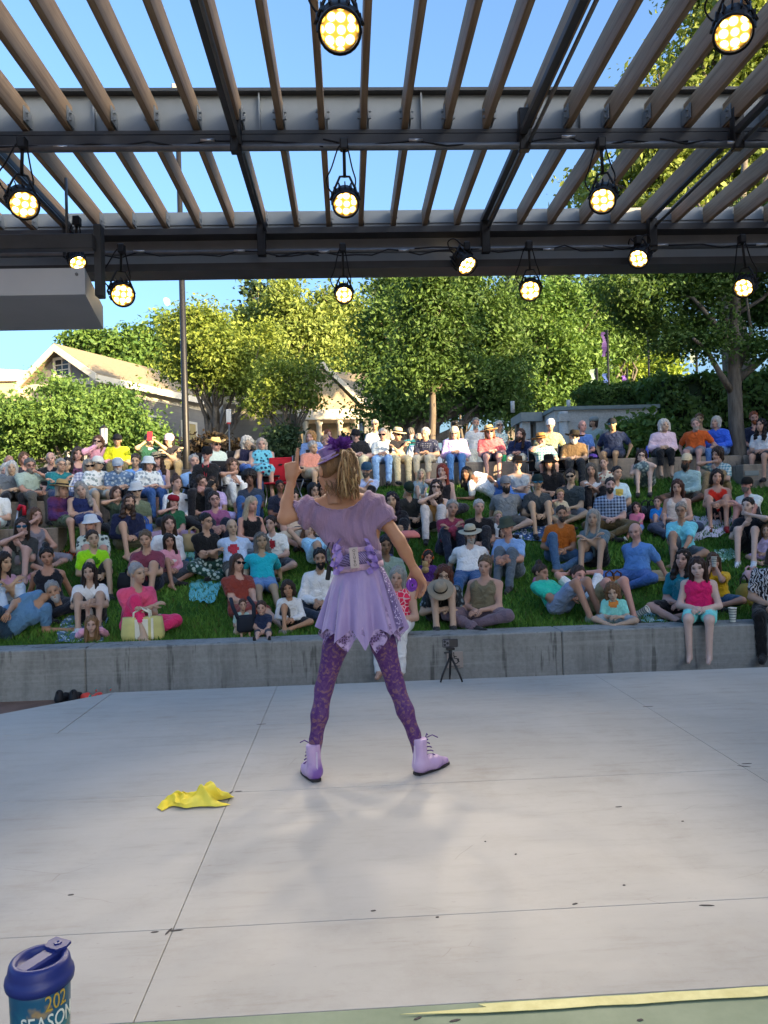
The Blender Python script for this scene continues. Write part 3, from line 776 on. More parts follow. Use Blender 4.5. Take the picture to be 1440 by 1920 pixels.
def house(name, label, corner, ang, L, W, zb, eave, ridge, side_m, gable_x0=True):
    """box house: local x along the ridge, y across; corner = near left corner"""
    e = empty(name, corner, label, 'house'); e.rotation_euler.z = ang
    zb -= corner[2]; eave -= corner[2]; ridge -= corner[2]
    MB().prism([(0, 0, zb), (0, W, zb), (0, W, eave), (0, W / 2, ridge), (0, 0, eave)], (L, 0, 0)).build('wall', side_m, e)
    ov = .45; sl_ = (ridge - eave) / (W / 2)
    for s in (0, 1):
        y0, y1 = (-ov, W / 2) if s == 0 else (W + ov, W / 2)
        z0 = eave - ov * sl_
        rf = MB().prism([(-ov, y0, z0 + .06), (-ov, y1, ridge + .06), (-ov, y1, ridge + .2), (-ov, y0, z0 + .2)], (L + 2 * ov, 0, 0)).build('roof', M_ROOF, e)
        for xx in (-ov - .06, L + ov + .005):
            MB().prism([(xx, y0, z0 - .16), (xx, y1, ridge - .16), (xx, y1, ridge + .17), (xx, y0, z0 + .17)], (.055, 0, 0)).build('rake_board', M_TRIM, rf)
        MB().box((-ov, min(y0, y0 + (.06 if s else -.06)), z0 - .2), (L + ov, max(y0, y0 + (.06 if s else -.06)), z0 + .12)).build('eave_board', M_TRIM, rf)
        yy = (-.03, -.005) if s == 0 else (W + .005, W + .03)
        MB().box((0, yy[0], eave - .75), (L, yy[1], eave - .32)).build('frieze', M_TRIM, e)
    for x_ in (-.02, L - .18):
        MB().box((x_, -.035, zb), (x_ + .2, .0, eave - .76)).build('corner_board', M_TRIM, e)
    # gable return trim
    MB().box((-.03, -ov, eave - .45), (-.005, W + ov, eave - .15)).build('gable_band', M_TRIM, e)
    return e
def window(e, x, z, w_, h_, face='front', L=0, W=0, glass=None, grid=(2, 3)):
    """window on the front (y=0) or on the gable (x=0)"""
    def bx_(a, b, d0, d1):
        if face == 'front': return MB().box((a[0], -d1, a[1]), (b[0], -d0, b[1]))
        return MB().box((-d1, a[0], a[1]), (-d0, b[0], b[1]))
    wo = bx_((x - w_ / 2, z), (x + w_ / 2, z + h_), .004, .02).build('window', glass or M_GLASS, e)
    t_ = .12
    for a, b in (((x - w_ / 2 - t_, z - t_), (x - w_ / 2, z + h_ + t_)), ((x + w_ / 2, z - t_), (x + w_ / 2 + t_, z + h_ + t_)), ((x - w_ / 2, z + h_), (x + w_ / 2, z + h_ + t_)), ((x - w_ / 2, z - t_), (x + w_ / 2, z))):
        bx_(a, b, .004, .06).build('frame', M_TRIM, wo)
    for i in range(1, grid[0]): bx_((x - w_ / 2 + w_ * i / grid[0] - .02, z), (x - w_ / 2 + w_ * i / grid[0] + .02, z + h_), .02, .035).build('muntin', M_TRIM, wo)
    for i in range(1, grid[1]): bx_((x - w_ / 2, z + h_ * i / grid[1] - .02), (x + w_ / 2, z + h_ * i / grid[1] + .02), .02, .033).build('muntin', M_TRIM, wo)
    return wo
# main house: gable toward the left, long side toward the right
c0 = aty(180, 700, 35.0)      # near eave corner
far = aty(328, 728, 40.0)
ang = math.atan2(far[1] - c0[1], far[0] - c0[0])
ev = c0[2]; W = 3.9
rd = aty(114, 650, 35.9)[2] - .15
hs = house('gabled_house', 'grey clapboard house with a tan gabled roof behind the leafy tree', (c0[0], c0[1], 1.85), ang, 15, W, 1.85, ev, rd, M_SIDE)
for x_ in (3.6, 6.6, 9.6): window(hs, x_, 2.2, 1.1, 2.6, glass=M_GLASS if x_ != 6.6 else M_GLASSW)
window(hs, W / 2, ev - 1.85 + .12, .8, .7, 'gable'); window(hs, 1.2, 2.4, .9, 1.8, 'gable')
# wing with the columned porch
c1 = aty(418, 742, 33.0)
wg = house('house_wing', 'grey clapboard wing with tall yellow-lit windows beside the forked tree', (c1[0], c1[1], 1.85), R(12), 7.5, 6, 1.85, c1[2], c1[2] + 1.5, M_SIDE)
window(wg, 1.15, 1.15, .62, 1.75, glass=M_GLASSW); window(wg, 3.0, 1.3, .7, 1.6, glass=M_GLASS); window(wg, 4.3, 1.3, .7, 1.6, glass=M_GLASS)
# porch: pediment on columns
pc = aty(565, 768, 31.5); pr = aty(676, 768, 31.5); zt = pc[2] - 1.85
po = empty('columned_porch', (pc[0], 31.5, 1.85), 'cream porch with a triangular pediment and tall columns', 'porch'); po.rotation_euler.z = R(4)
PWd = pr[0] - pc[0]; ap = aty(600, 690, 31.5)[2] - 1.85
MB().prism([(-.1, 0, zt), (PWd, 0, zt), (PWd * .36, 0, ap)], (0, 2.6, 0)).build('pediment', M_SIDEC, po)
MB().prism([(-.25, -.12, zt + .03), (PWd * .36, -.12, ap + .08), (PWd + .2, -.12, zt + .03), (PWd + .2, -.12, zt + .26), (PWd * .36, -.12, ap + .34), (-.25, -.12, zt + .26)], (0, 2.9, 0)).build('roof', M_TRIM, po)
MB().box((-.2, -.06, zt - .42), (PWd + .12, 2.5, zt - .003)).build('entablature', M_TRIM, po)
for x_ in (.15, PWd - .85, PWd - .15, PWd - 1.7):
    MB().lathe([(.19, 0), (.19, .14), (.135, .18), (.13, zt * .5), (.11, zt - .6), (.16, zt - .55), (.16, zt - .425)], 16).build('column', M_TRIM, po, True, (x_, .2, 0))
MB().box((-.2, 1.2, 0), (PWd, 2.4, zt - .43)).build('wall', M_SIDEC, po)
window(po, PWd - .5, .5, .45, 1.3, glass=M_GLASSW).location.y = 1.2
MB().box((.9, 1.14, 0), (1.6, 1.19, 1.5)).build('door', M_GLASS, po)
# cream building at the far edge
c2 = aty(72, 690, 44.0)
cb = empty('cream_building', (c2[0] - 6, 44, 1.85), 'cream walled building with a white flat cornice at the far edge', 'building')
h2 = aty(72, 715, 44)[2] - 1.85; h3 = aty(72, 695, 44)[2] - 1.85
MB().box((-8, 0, 0), (6, 8, h2)).build('wall', M_SIDEC, cb); MB().prism([(-8.3, -.3, h2 + .01), (6.3, -.3, h2 + .01), (6.3, -.3, h3 - .1), (-8.3, -.3, h3 + 1.0)], (0, 8, 0)).build('cornice', M_TRIM, cb)
# flat-roofed concrete building to the right
M_CONCP = m_concrete('concrete_pale', (.56, .57, .55), .12, False)
a = aty(1040, 770, 18.0); b = aty(1232, 765, 18.0)
fb = empty('concrete_building', (a[0], 18, 1.85), 'flat-roofed pale concrete building in front of the hedge', 'building')
ht = a[2] - 1.85; Wd = b[0] - a[0]
MB().box((0, 0, 0), (Wd, 2.2, ht)).build('wall', M_CONCP, fb)
MB().box((-.05, -.06, ht + .003), (Wd + .05, 2.3, ht + .09)).build('roof_edge', plain('roof_edge_metal', (.22, .28, .28), .5), fb)
MB().tube([(.18, -.08, 0), (.18, -.08, ht * .98)], .11, 12).build('drain_pipe', M_CONCP, fb, True)
MB().box((.05, -.2, ht - .28), (.32, -.002, ht - .1)).build('rain_head', M_CONCP, fb)
c3 = aty(975, 775, 19.0)
MB().box((c3[0] - a[0], .9, ht - .12), (-.06, 2.1, ht + .1)).build('canopy', plain('canopy_metal', (.26, .30, .30), .5), fb)
for x_ in (c3[0] - a[0] + .5, -.45): MB().box((x_ - .1, 1.0, 0), (x_ + .1, 1.3, ht - .123)).build('post', M_CONCP, fb)
MB().box((c3[0] - a[0] + .02, 1.6, 0), (-.07, 1.75, ht - .13)).build('back_wall', M_CONCW, fb)
for x_ in (-.8, .6): MB().tube([(x_, .9, ht + .1), (x_, .9, ht + .38)], .05, 8).build('vent_pipe', M_CONCP, fb, True)
# ================================================================ people
def surfnet(f, org, h):
    """surface net of a scalar grid (inside < 0): vertices and quads"""
    s = f < 0
    nx, ny, nz = f.shape
    c8 = [(0, 0, 0), (1, 0, 0), (0, 1, 0), (1, 1, 0), (0, 0, 1), (1, 0, 1), (0, 1, 1), (1, 1, 1)]
    cnt = sum(s[a:nx - 1 + a, b:ny - 1 + b, c:nz - 1 + c].astype(np.int8) for a, b, c in c8)
    act = np.argwhere((cnt > 0) & (cnt < 8))
    vals = np.stack([f[act[:, 0] + a, act[:, 1] + b, act[:, 2] + c] for a, b, c in c8], 1)
    acc = np.zeros((len(act), 3)); num = np.zeros(len(act))
    C8 = np.array(c8, float)
    for i, j in ((0, 1), (2, 3), (4, 5), (6, 7), (0, 2), (1, 3), (4, 6), (5, 7), (0, 4), (1, 5), (2, 6), (3, 7)):
        m = (vals[:, i] < 0) != (vals[:, j] < 0)
        t = vals[:, i] / (vals[:, i] - vals[:, j] + 1e-12)
        p = C8[i] + t[:, None] * (C8[j] - C8[i])
        acc += np.where(m[:, None], p, 0); num += m
    V = (act + acc / num[:, None]) * h + org
    idx = -np.ones((nx, ny, nz), np.int64); idx[act[:, 0], act[:, 1], act[:, 2]] = np.arange(len(act))
    Q = []
    for ax in range(3):
        u, v = [(1, 2), (2, 0), (0, 1)][ax]
        sl0 = [slice(1, -1)] * 3; sl1 = [slice(1, -1)] * 3
        sl0[ax] = slice(0, -1); sl1[ax] = slice(1, None)
        A, B = s[tuple(sl0)], s[tuple(sl1)]
        e = np.argwhere(A != B)
        if not len(e): continue
        flip = A[e[:, 0], e[:, 1], e[:, 2]]
        o = e.copy(); o[:, u] += 1; o[:, v] += 1
        def at(du, dv):
            k = o.copy(); k[:, u] += du; k[:, v] += dv
            return idx[k[:, 0], k[:, 1], k[:, 2]]
        q = np.stack([at(-1, -1), at(0, -1), at(0, 0), at(-1, 0)], 1)
        q[~flip] = q[~flip][:, ::-1]
        Q.append(q[(q >= 0).all(1)])
    return V, np.concatenate(Q)
def grid(lo, hi, h):
    lo = np.array(lo) - 2 * h
    n = np.ceil((np.array(hi) + 2 * h - lo) / h).astype(int) + 1
    ax = [lo[i] + h * np.arange(n[i]) for i in range(3)]
    return lo, ax, n
def d_cone(G, a, b, ra, rb):
    a = np.asarray(a, float); b = np.asarray(b, float); ba = b - a
    L2 = ba @ ba + 1e-9
    px, py, pz = G[0] - a[0], G[1] - a[1], G[2] - a[2]
    t = np.clip((px * ba[0] + py * ba[1] + pz * ba[2]) / L2, 0, 1)
    return np.sqrt((px - t * ba[0]) ** 2 + (py - t * ba[1]) ** 2 + (pz - t * ba[2]) ** 2) - (ra + (rb - ra) * t)
def d_ell(G, c, r):
    c = np.asarray(c, float)
    q = np.sqrt(((G[0] - c[0]) / r[0]) ** 2 + ((G[1] - c[1]) / r[1]) ** 2 + ((G[2] - c[2]) / r[2]) ** 2)
    return (q - 1) * min(r)
def smin(ds, k):
    acc = 0
    for d in ds: acc = acc + np.exp(np.clip(-d / k, -60, 60))
    return -k * np.log(acc)
def vnormals(V, Q):
    fn = np.cross(V[Q[:, 2]] - V[Q[:, 0]], V[Q[:, 3]] - V[Q[:, 1]])
    N = np.zeros_like(V)
    for i in range(4): np.add.at(N, Q[:, i], fn)
    return N / (np.linalg.norm(N, axis=1)[:, None] + 1e-9)
def relax(V, Q, it=1, lam=.5):
    for _ in range(it):
        A = np.zeros_like(V); n_ = np.zeros(len(V))
        for i in range(4):
            j = Q[:, (i + 1) % 4]; k = Q[:, (i - 1) % 4]
            np.add.at(A, Q[:, i], V[j] + V[k]); np.add.at(n_, Q[:, i], 2)
        V = V + lam * (A / np.maximum(n_, 1)[:, None] - V)
    return V

# ---- head template (local: +y forward, +z up, centre of the head at the origin)
def make_head(h):
    lo, ax, n = grid((-.10, -.13, -.17), (.10, .13, .14), h)
    G = np.meshgrid(*ax, indexing='ij', sparse=True)
    ds = [d_ell(G, (0, -.012, .03), (.074, .093, .088)), d_ell(G, (0, .026, -.042), (.056, .062, .072)), d_cone(G, (0, .058, -.09), (0, .06, -.09), .024, .024),
          d_cone(G, (0, .084, .012), (0, .103, -.024), .009, .014), d_cone(G, (-.032, .068, .028), (.032, .068, .028), .016, .016),
          d_cone(G, (-.04, .052, -.03), (-.04, .05, -.03), .024, .024), d_cone(G, (.04, .052, -.03), (.04, .05, -.03), .024, .024),
          d_cone(G, (-.018, .080, -.064), (.018, .080, -.064), .010, .010)]
    f = smin(ds, .008)
    for sx in (-1, 1):
        f = np.minimum(f, d_ell(G, (sx * .077, -.008, -.004), (.012, .022, .033)))
        f = np.maximum(f, -(d_ell(G, (sx * .032, .098, .008), (.017, .016, .011))))
    neck = d_cone(G, (0, -.02, -.08), (0, -.030, -.2), .044, .044)
    f = -.012 * np.log(np.exp(-f / .012) + np.exp(-neck / .012))
    V, Q = surfnet(f, lo, h)
    x, y, z = V.T
    ax_ = np.abs(x)
    T = {'lip': np.clip(1.3 - np.hypot(x / .026, (z + .063) / .009), 0, 1) * (y > .05),
         'eye': np.clip(1.5 - np.hypot((ax_ - .032) / .013, (z - .008) / .0075), 0, 1) * (y > .05),
         'brow': np.clip(1.4 - np.hypot((ax_ - .034) / .021, (z - .03) / .006), 0, 1) * (y > .05),
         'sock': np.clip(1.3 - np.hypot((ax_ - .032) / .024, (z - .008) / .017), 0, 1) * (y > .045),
         'cheek': np.clip(1 - np.hypot((ax_ - .042) / .025, (z + .025) / .025), 0, 1) * (y > .03),
         'mouthline': np.clip(1.2 - np.hypot(x / .024, (z + .061) / .0035), 0, 1) * (y > .05)}
    return V, Q, T
HEADS = {0: make_head(.0088), 1: make_head(.0128), 2: make_head(.0075)}
# ---- hand template: wrist at origin, fingers toward +z, palm faces +y, thumb toward +x
def make_hand():
    mb = MB()
    mb.tube([(0, 0, -.02), (0, 0, .0), (.002, .002, .045), (0, .004, .085)], [.021, .024, .034, .033], 8, sq=.0 or 1)
    V = mb.V[-1]; V[:, 1] *= .48
    for k, (x, l) in enumerate(((.027, .068), (.009, .076), (-.010, .07), (-.027, .055))):
        mb.tube([(x * .9, .002, .075), (x * 1.08, .008, .075 + l * .42), (x * 1.1, .026, .075 + l * .75), (x * 1.05, .048, .075 + l * .86)], [.0095, .009, .0085, .006], 6)
    mb.tube([(.022, .004, .02), (.046, .014, .045), (.05, .028, .068), (.045, .038, .085)], [.0115, .0105, .0095, .007], 6)
    return np.concatenate(mb.V), [np.array(f) for f in mb.F.values()]
HAND = make_hand()

# ---- hair, beards, hats: one mesh per kind, coloured per object
def hair_mesh(style):
    h = .0095
    lo, ax, n = grid((-.17, -.20, -.34), (.17, .13, .18), h)
    G = np.meshgrid(*ax, indexing='ij', sparse=True)
    wav = .005 * np.sin(G[0] * 130 + G[2] * 24) + .005 * np.sin(G[1] * 140 + G[2] * 17 + 2)
    face = d_ell(G, (0, .10, -.036), (.061, .085, .104))
    cap = d_ell(G, (0, -.018, .036), (.085, .104, .096))
    low = lambda zc: (zc - G[2]) + 0 * G[0] + 0 * G[1]
    if style == 'short':
        f = np.maximum(np.maximum(cap, -face), low(-.045)); f = np.maximum(f, (G[1] - .055) + .9 * (.055 - G[2]))
    elif style == 'fringe':     # balding: ring round the back and sides
        f = np.maximum(np.maximum(d_ell(G, (0, -.02, .0), (.083, .098, .085)), -face), np.maximum(low(-.06), G[2] - .045)); f = np.maximum(f, G[1] - .012)
    elif style == 'bob':
        f = smin([np.maximum(cap, -face)] + [d_cone(G, (s * .072, -.015, .02), (s * .078, .0, -.10), .030, .030) for s in (-1, 1)] + [d_cone(G, (0, -.06, 0), (0, -.06, -.10), .058, .06)], .014); f = np.maximum(f, -face)
    elif style in ('long', 'wavy'):
        f = smin([np.maximum(cap, -face)] + [d_cone(G, (s * .070, -.02, .03), (s * .082, .012, -.25), .030, .030 if style == 'long' else .045) for s in (-1, 1)] + [d_cone(G, (0, -.06, 0), (0, -.075, -.27), .06, .075)], .014); f = np.maximum(f, -face)
        if style == 'wavy': f = f + .010 * np.sin(G[2] * 75 + G[0] * 30) * np.cos(G[1] * 60)
    elif style == 'afro':
        f = np.maximum(d_ell(G, (0, -.025, .045), (.135, .135, .13)), -d_ell(G, (0, .11, -.05), (.068, .11, .105))); f = f + .008 * np.sin(G[0] * 120) * np.sin(G[1] * 120) * np.sin(G[2] * 120)
    elif style == 'curly':
        f = smin([np.maximum(d_ell(G, (0, -.02, .038), (.102, .112, .105)), -face)] + [d_cone(G, (s * .082, -.01, .02), (s * .088, -.005, -.085), .032, .036) for s in (-1, 1)] + [d_cone(G, (0, -.07, 0), (0, -.06, -.10), .058, .06)], .012); f = np.maximum(f, -face) + .007 * np.sin(G[0] * 110) * np.sin(G[1] * 110 + 1) * np.sin(G[2] * 110)
    elif style == 'bun':
        f = np.maximum(np.maximum(cap, -face), low(-.06)); f = np.maximum(f, (G[1] - .055) + .9 * (.04 - G[2])); f = smin([f, d_ell(G, (0, -.045, .145), (.038, .038, .034))], .008)
    elif style == 'tail':
        f = np.maximum(np.maximum(cap, -face), low(-.06)); f = np.maximum(f, (G[1] - .055) + .9 * (.04 - G[2])); f = smin([f, d_cone(G, (.03, -.10, .02), (.085, -.04, -.2), .03, .022)], .01)
    elif style == 'beard':
        f = smin([d_ell(G, (0, .034, -.058), (.060, .066, .068)), d_cone(G, (0, .066, -.10), (0, .066, -.11), .03, .03)], .01)
        f = np.maximum(f, G[2] + .042 - .35 * np.abs(G[0])); f = np.maximum(f, -d_ell(G, (0, .11, -.063), (.02, .035, .009))); f = np.maximum(f, .005 - G[1])
    elif style == 'bigbeard':
        f = smin([d_ell(G, (0, .038, -.075), (.066, .066, .075)), d_cone(G, (0, .06, -.12), (0, .05, -.15), .045, .03)], .012)
        f = np.maximum(f, G[2] + .04 - .35 * np.abs(G[0])); f = np.maximum(f, -d_ell(G, (0, .12, -.06), (.02, .035, .009))); f = np.maximum(f, .005 - G[1])
    V, Q = surfnet(f + wav * (style not in ('beard',)), lo, h)
    return mesh('hair', relax(V, Q, 1, .35), Q, True)
def m_hair():
    k = NT('hair', .5, .35)
    oi = k.n('ObjectInfo')
    f_ = k.noise(1, 5, .7, k.co('Object', (160, 160, 14)))
    col = k.mix(k.ramp(f_, [(.3, (.75, .75, .75)), (.7, (0, 0, 0))]), oi.outputs['Color'], k.mix(1, oi.outputs['Color'], (.42, .42, .42), 'MULTIPLY'))
    k.color(col); k.bump(f_, .5, .01)
    return k.m
M_HAIR = m_hair()
HAIR = {}
def hair(style):
    if style not in HAIR:
        HAIR[style] = hair_mesh(style); HAIR[style].materials.append(M_HAIR)
    return HAIR[style]
def m_tint(name, rough=.8, weave=0):
    k = NT(name, rough, .2)
    oi = k.n('ObjectInfo'); f_ = k.noise(weave or 40, 4, .6)
    k.color(k.mix(k.ramp(f_, [(.3, (.4, .4, .4)), (.7, (0, 0, 0))]), oi.outputs['Color'], k.mix(1, oi.outputs['Color'], (.6, .6, .6), 'MULTIPLY')))
    k.bump(f_, .4, .004)
    return k.m
M_HAT = m_tint('hat_felt', .85, 70)
HATS = {}
def hat_mesh(kind):
    mb = MB()
    if kind == 'straw': pr = [(.001, .155), (.05, .152), (.078, .135), (.088, .10), (.094, .062), (.10, .052), (.14, .046), (.178, .040), (.180, .036), (.14, .040), (.094, .046), (.088, .05)]
    elif kind == 'bucket': pr = [(.001, .15), (.06, .146), (.085, .125), (.094, .07), (.10, .056), (.128, .022), (.132, .018), (.128, .017), (.095, .05), (.09, .06)]
    elif kind == 'floppy': pr = [(.001, .15), (.06, .148), (.09, .12), (.096, .06), (.13, .04), (.17, .004), (.172, .0), (.128, .034), (.092, .05)]
    elif kind == 'turban': pr = [(.001, .135), (.05, .132), (.095, .11), (.108, .07), (.105, .035), (.095, .02), (.085, .025)]
    else: pr = [(.001, .138), (.035, .136), (.065, .12), (.086, .085), (.093, .04), (.094, .02), (.09, .019)]
    mb.lathe(pr, 22, (0, -.014, 0))
    V = mb.V[0]; V[:, 1] = (V[:, 1] + .014) * 1.16 - .014
    if kind == 'cowboy': pass
    if kind == 'straw':
        r_ = np.hypot(V[:, 0], V[:, 1]); V[:, 2] += np.where(r_ > .11, (V[:, 0] / .18) ** 2 * .018, 0); V[:, 2] -= np.where(r_ < .05, (.05 - np.abs(V[:, 0])) * .35, 0)
    if kind == 'cap':
        t = np.linspace(-1.15, 1.15, 11); o = [(.092 * math.sin(a), .092 * 1.16 * math.cos(a) - .02, .022 + .0 * a) for a in t]; p_ = [(.085 * math.sin(a) * 1.02, .085 * 1.16 * math.cos(a) + .062 * math.cos(a) ** .5 - .02 if math.cos(a) > 0 else o[i][1], .012 - .004 * a * a) for i, a in enumerate(t)]
        Vv = []; Fs = []
        for a, b in zip(o, p_): Vv += [a, b]
        for a, b in zip(o, p_): Vv += [(a[0], a[1], a[2] - .004), (b[0], b[1], b[2] - .004)]
        for i in range(10): Fs += [(2 * i, 2 * i + 1, 2 * i + 3, 2 * i + 2), (22 + 2 * i, 24 + 2 * i, 25 + 2 * i, 23 + 2 * i), (2 * i + 1, 23 + 2 * i, 25 + 2 * i, 2 * i + 3)]
        mb.add(Vv, Fs)
    if kind == 'cowboy':
        mb = MB().lathe([(.001, .135), (.04, .15), (.075, .14), (.088, .10), (.094, .06), (.10, .05), (.14, .046), (.178, .046), (.180, .042), (.14, .042), (.094, .046)], 22, (0, -.014, 0))
        V = mb.V[0]; r_ = np.hypot(V[:, 0], V[:, 1]); V[:, 2] += np.where(r_ > .11, (V[:, 0] / .18) ** 2 * .07, 0); V[:, 2] -= np.where(r_ < .06, (.04 - np.minimum(np.abs(V[:, 0]), .04)) * .9, 0)
    me_ = mb.me('hat', True); me_.materials.append(M_HAT)
    return me_
def hat(kind):
    if kind not in HATS: HATS[kind] = hat_mesh(kind)
    return HATS[kind]
def shades(lens_gap=.004):
    mb = MB()
    for s in (-1, 1):
        mb.box((s * .034 - .027, .094, -.010), (s * .034 + .027, .101, .026), bev=.006)
        mb.box((s * .078 - .002, -.01, .012), (s * .078 + .002, .094, .02))
        mb.box((min(s * .058, s * .08), .090, .010), (max(s * .058, s * .08), .097, .022))
    mb.box((-.010, .095, .010), (.010, .100, .018))
    return mb.me('sunglasses')
def specs():
    mb = MB()
    for s in (-1, 1):
        mb.tube([(s * .034 + .026 * math.cos(a), .100, .008 + .018 * math.sin(a)) for a in np.linspace(0, 6.283, 13)], .0025, 5, False)
        mb.box((s * .078 - .0015, -.01, .012), (s * .078 + .0015, .096, .016))
    mb.box((-.010, .098, .010), (.010, .102, .014))
    return mb.me('glasses')
SHADES = shades(); SPECS = specs()
M_SHADE = plain('sunglass_black', (.008, .008, .01), .12, .1, 9, .6); M_MIRROR = plain('sunglass_mirror', (.05, .25, .42), .08, .2, 9, .8, .8)
SHADES.materials.append(M_SHADE); SPECS.materials.append(M_SHADE)
SHADES2 = SHADES.copy(); SHADES2.materials.clear(); SHADES2.materials.append(M_MIRROR)
HPH = MB().tube([(.09 * math.cos(a), -.01, .02 + .115 * math.sin(a)) for a in np.linspace(0, math.pi, 13)], .009, 6)
for s in (-1, 1): HPH.tube([(s * .074, -.005, 0), (s * .108, -.005, 0)], [.036, .032], 12)
HPH = HPH.me('headphones', True); HPH.materials.append(m_tint('headphone_plastic', .4))

# ---- cloth
def m_cloth(kind):
    k = NT('cloth_' + kind, .85, .15)
    oi = k.n('ObjectInfo'); A = oi.outputs['Color']
    at_ = k.n('Attribute', attribute_name='second_colour', attribute_type='OBJECT'); B = at_.outputs['Color']
    fold = k.noise(9, 3, .55, dist=1.2)
    if kind == 'plain': c = A
    elif kind == 'plaid':
        w1 = k.n('TexWave', bands_direction='X'); w2 = k.n('TexWave', bands_direction='Z')
        for w_ in (w1, w2): w_.inputs['Scale'].default_value = 6.5; k.l(k.co(), w_.inputs['Vector'])
        m1 = k.ramp(w1.outputs['Fac'], [(.5, (0, 0, 0)), (.6, (1, 1, 1))]); m2 = k.ramp(w2.outputs['Fac'], [(.5, (0, 0, 0)), (.6, (1, 1, 1))])
        c = k.mix(k.mix(.5, m1, m2), A, B)
    elif kind == 'floral':
        v = k.n('TexVoronoi'); v.inputs['Scale'].default_value = 16; k.l(k.co(), v.inputs['Vector'])
        c = k.mix(k.ramp(v.outputs['Distance'], [(.34, (1, 1, 1)), (.44, (0, 0, 0))]), A, B)
    elif kind == 'dots':
        v = k.n('TexVoronoi'); v.inputs['Scale'].default_value = 30; v.inputs['Randomness'].default_value = .2; k.l(k.co(), v.inputs['Vector'])
        c = k.mix(k.ramp(v.outputs['Distance'], [(.2, (1, 1, 1)), (.28, (0, 0, 0))]), A, B)
    elif kind == 'net':
        v = k.n('TexVoronoi', feature='DISTANCE_TO_EDGE'); v.inputs['Scale'].default_value = 18; k.l(k.co(), v.inputs['Vector'])
        c = k.mix(k.ramp(v.outputs['Distance'], [(.05, (1, 1, 1)), (.10, (0, 0, 0))]), A, B)
    elif kind == 'swirl':
        v = k.n('TexWave'); v.inputs['Scale'].default_value = 9; v.inputs['Distortion'].default_value = 14; v.inputs['Detail Scale'].default_value = 1.5; k.l(k.co(), v.inputs['Vector'])
        c = k.mix(k.ramp(v.outputs['Fac'], [(.45, (0, 0, 0)), (.55, (1, 1, 1))]), A, B)
    else:   # wash: soft two-tone
        c = k.mix(k.ramp(k.noise(5, 3), [(.4, (0, 0, 0)), (.62, (1, 1, 1))]), A, B)
    c = k.mix(k.ramp(k.noise(30, 3), [(.35, (.25, .25, .25)), (.65, (0, 0, 0))]), c, k.mix(1, c, (.72, .72, .72), 'MULTIPLY'))
    k.color(c); k.bump(fold, .85, .045)
    k.b.inputs['Sheen Weight'].default_value = .15
    return k.m
CLOTH = {}
def cloth(kind):
    if kind not in CLOTH: CLOTH[kind] = m_cloth(kind)
    return CLOTH[kind]
def m_skin():
    k = NT('skin', .5, .3)
    a = k.n('Attribute', attribute_name='Col')
    f_ = k.noise(35, 4, .6)
    k.color(k.mix(k.ramp(f_, [(.3, (.3, .3, .3)), (.7, (0, 0, 0))]), a.outputs['Color'], k.mix(1, a.outputs['Color'], (.8, .68, .62), 'MULTIPLY')))
    return k.m
M_SKIN = m_skin()
SKINS = {'a': (.55, .34, .25), 'b': (.45, .26, .17), 'c': (.22, .115, .07), 'd': (.10, .05, .032), 'p': (.64, .44, .36)}

def ik(a, t, l1, l2, pole):
    a = np.array(a, float); t = np.array(t, float); d = t - a; D = np.linalg.norm(d)
    mx = (l1 + l2) * .995
    if D > mx: t = a + d / D * mx; d = t - a; D = mx
    D = max(D, abs(l1 - l2) + .02)
    u = d / (np.linalg.norm(d) + 1e-9); x = (l1 * l1 - l2 * l2 + D * D) / (2 * D); y = math.sqrt(max(l1 * l1 - x * x, 0))
    p_ = np.array(pole, float); p_ = p_ - u * (p_ @ u); p_ /= np.linalg.norm(p_) + 1e-9
    return a + u * x + p_ * y, t
def hand_into(parts, wrist, elbow, palm_to, s, left):
    """append a hand at the wrist, along the forearm, palm turned to a direction"""
    z = np.array(wrist) - np.array(elbow); z = z / (np.linalg.norm(z) + 1e-9)
    y = np.array(palm_to, float); y = y - z * (y @ z)
    if np.linalg.norm(y) < .1: y = np.cross(z, [1, .2, 0])
    y /= np.linalg.norm(y); x = np.cross(y, z)
    V, Fs = HAND; V = V.copy()
    if left: V[:, 0] *= -1; Fs = [f[:, ::-1] for f in Fs]
    parts.append(((V * s) @ np.stack([x, y, z]) + np.array(wrist), Fs))

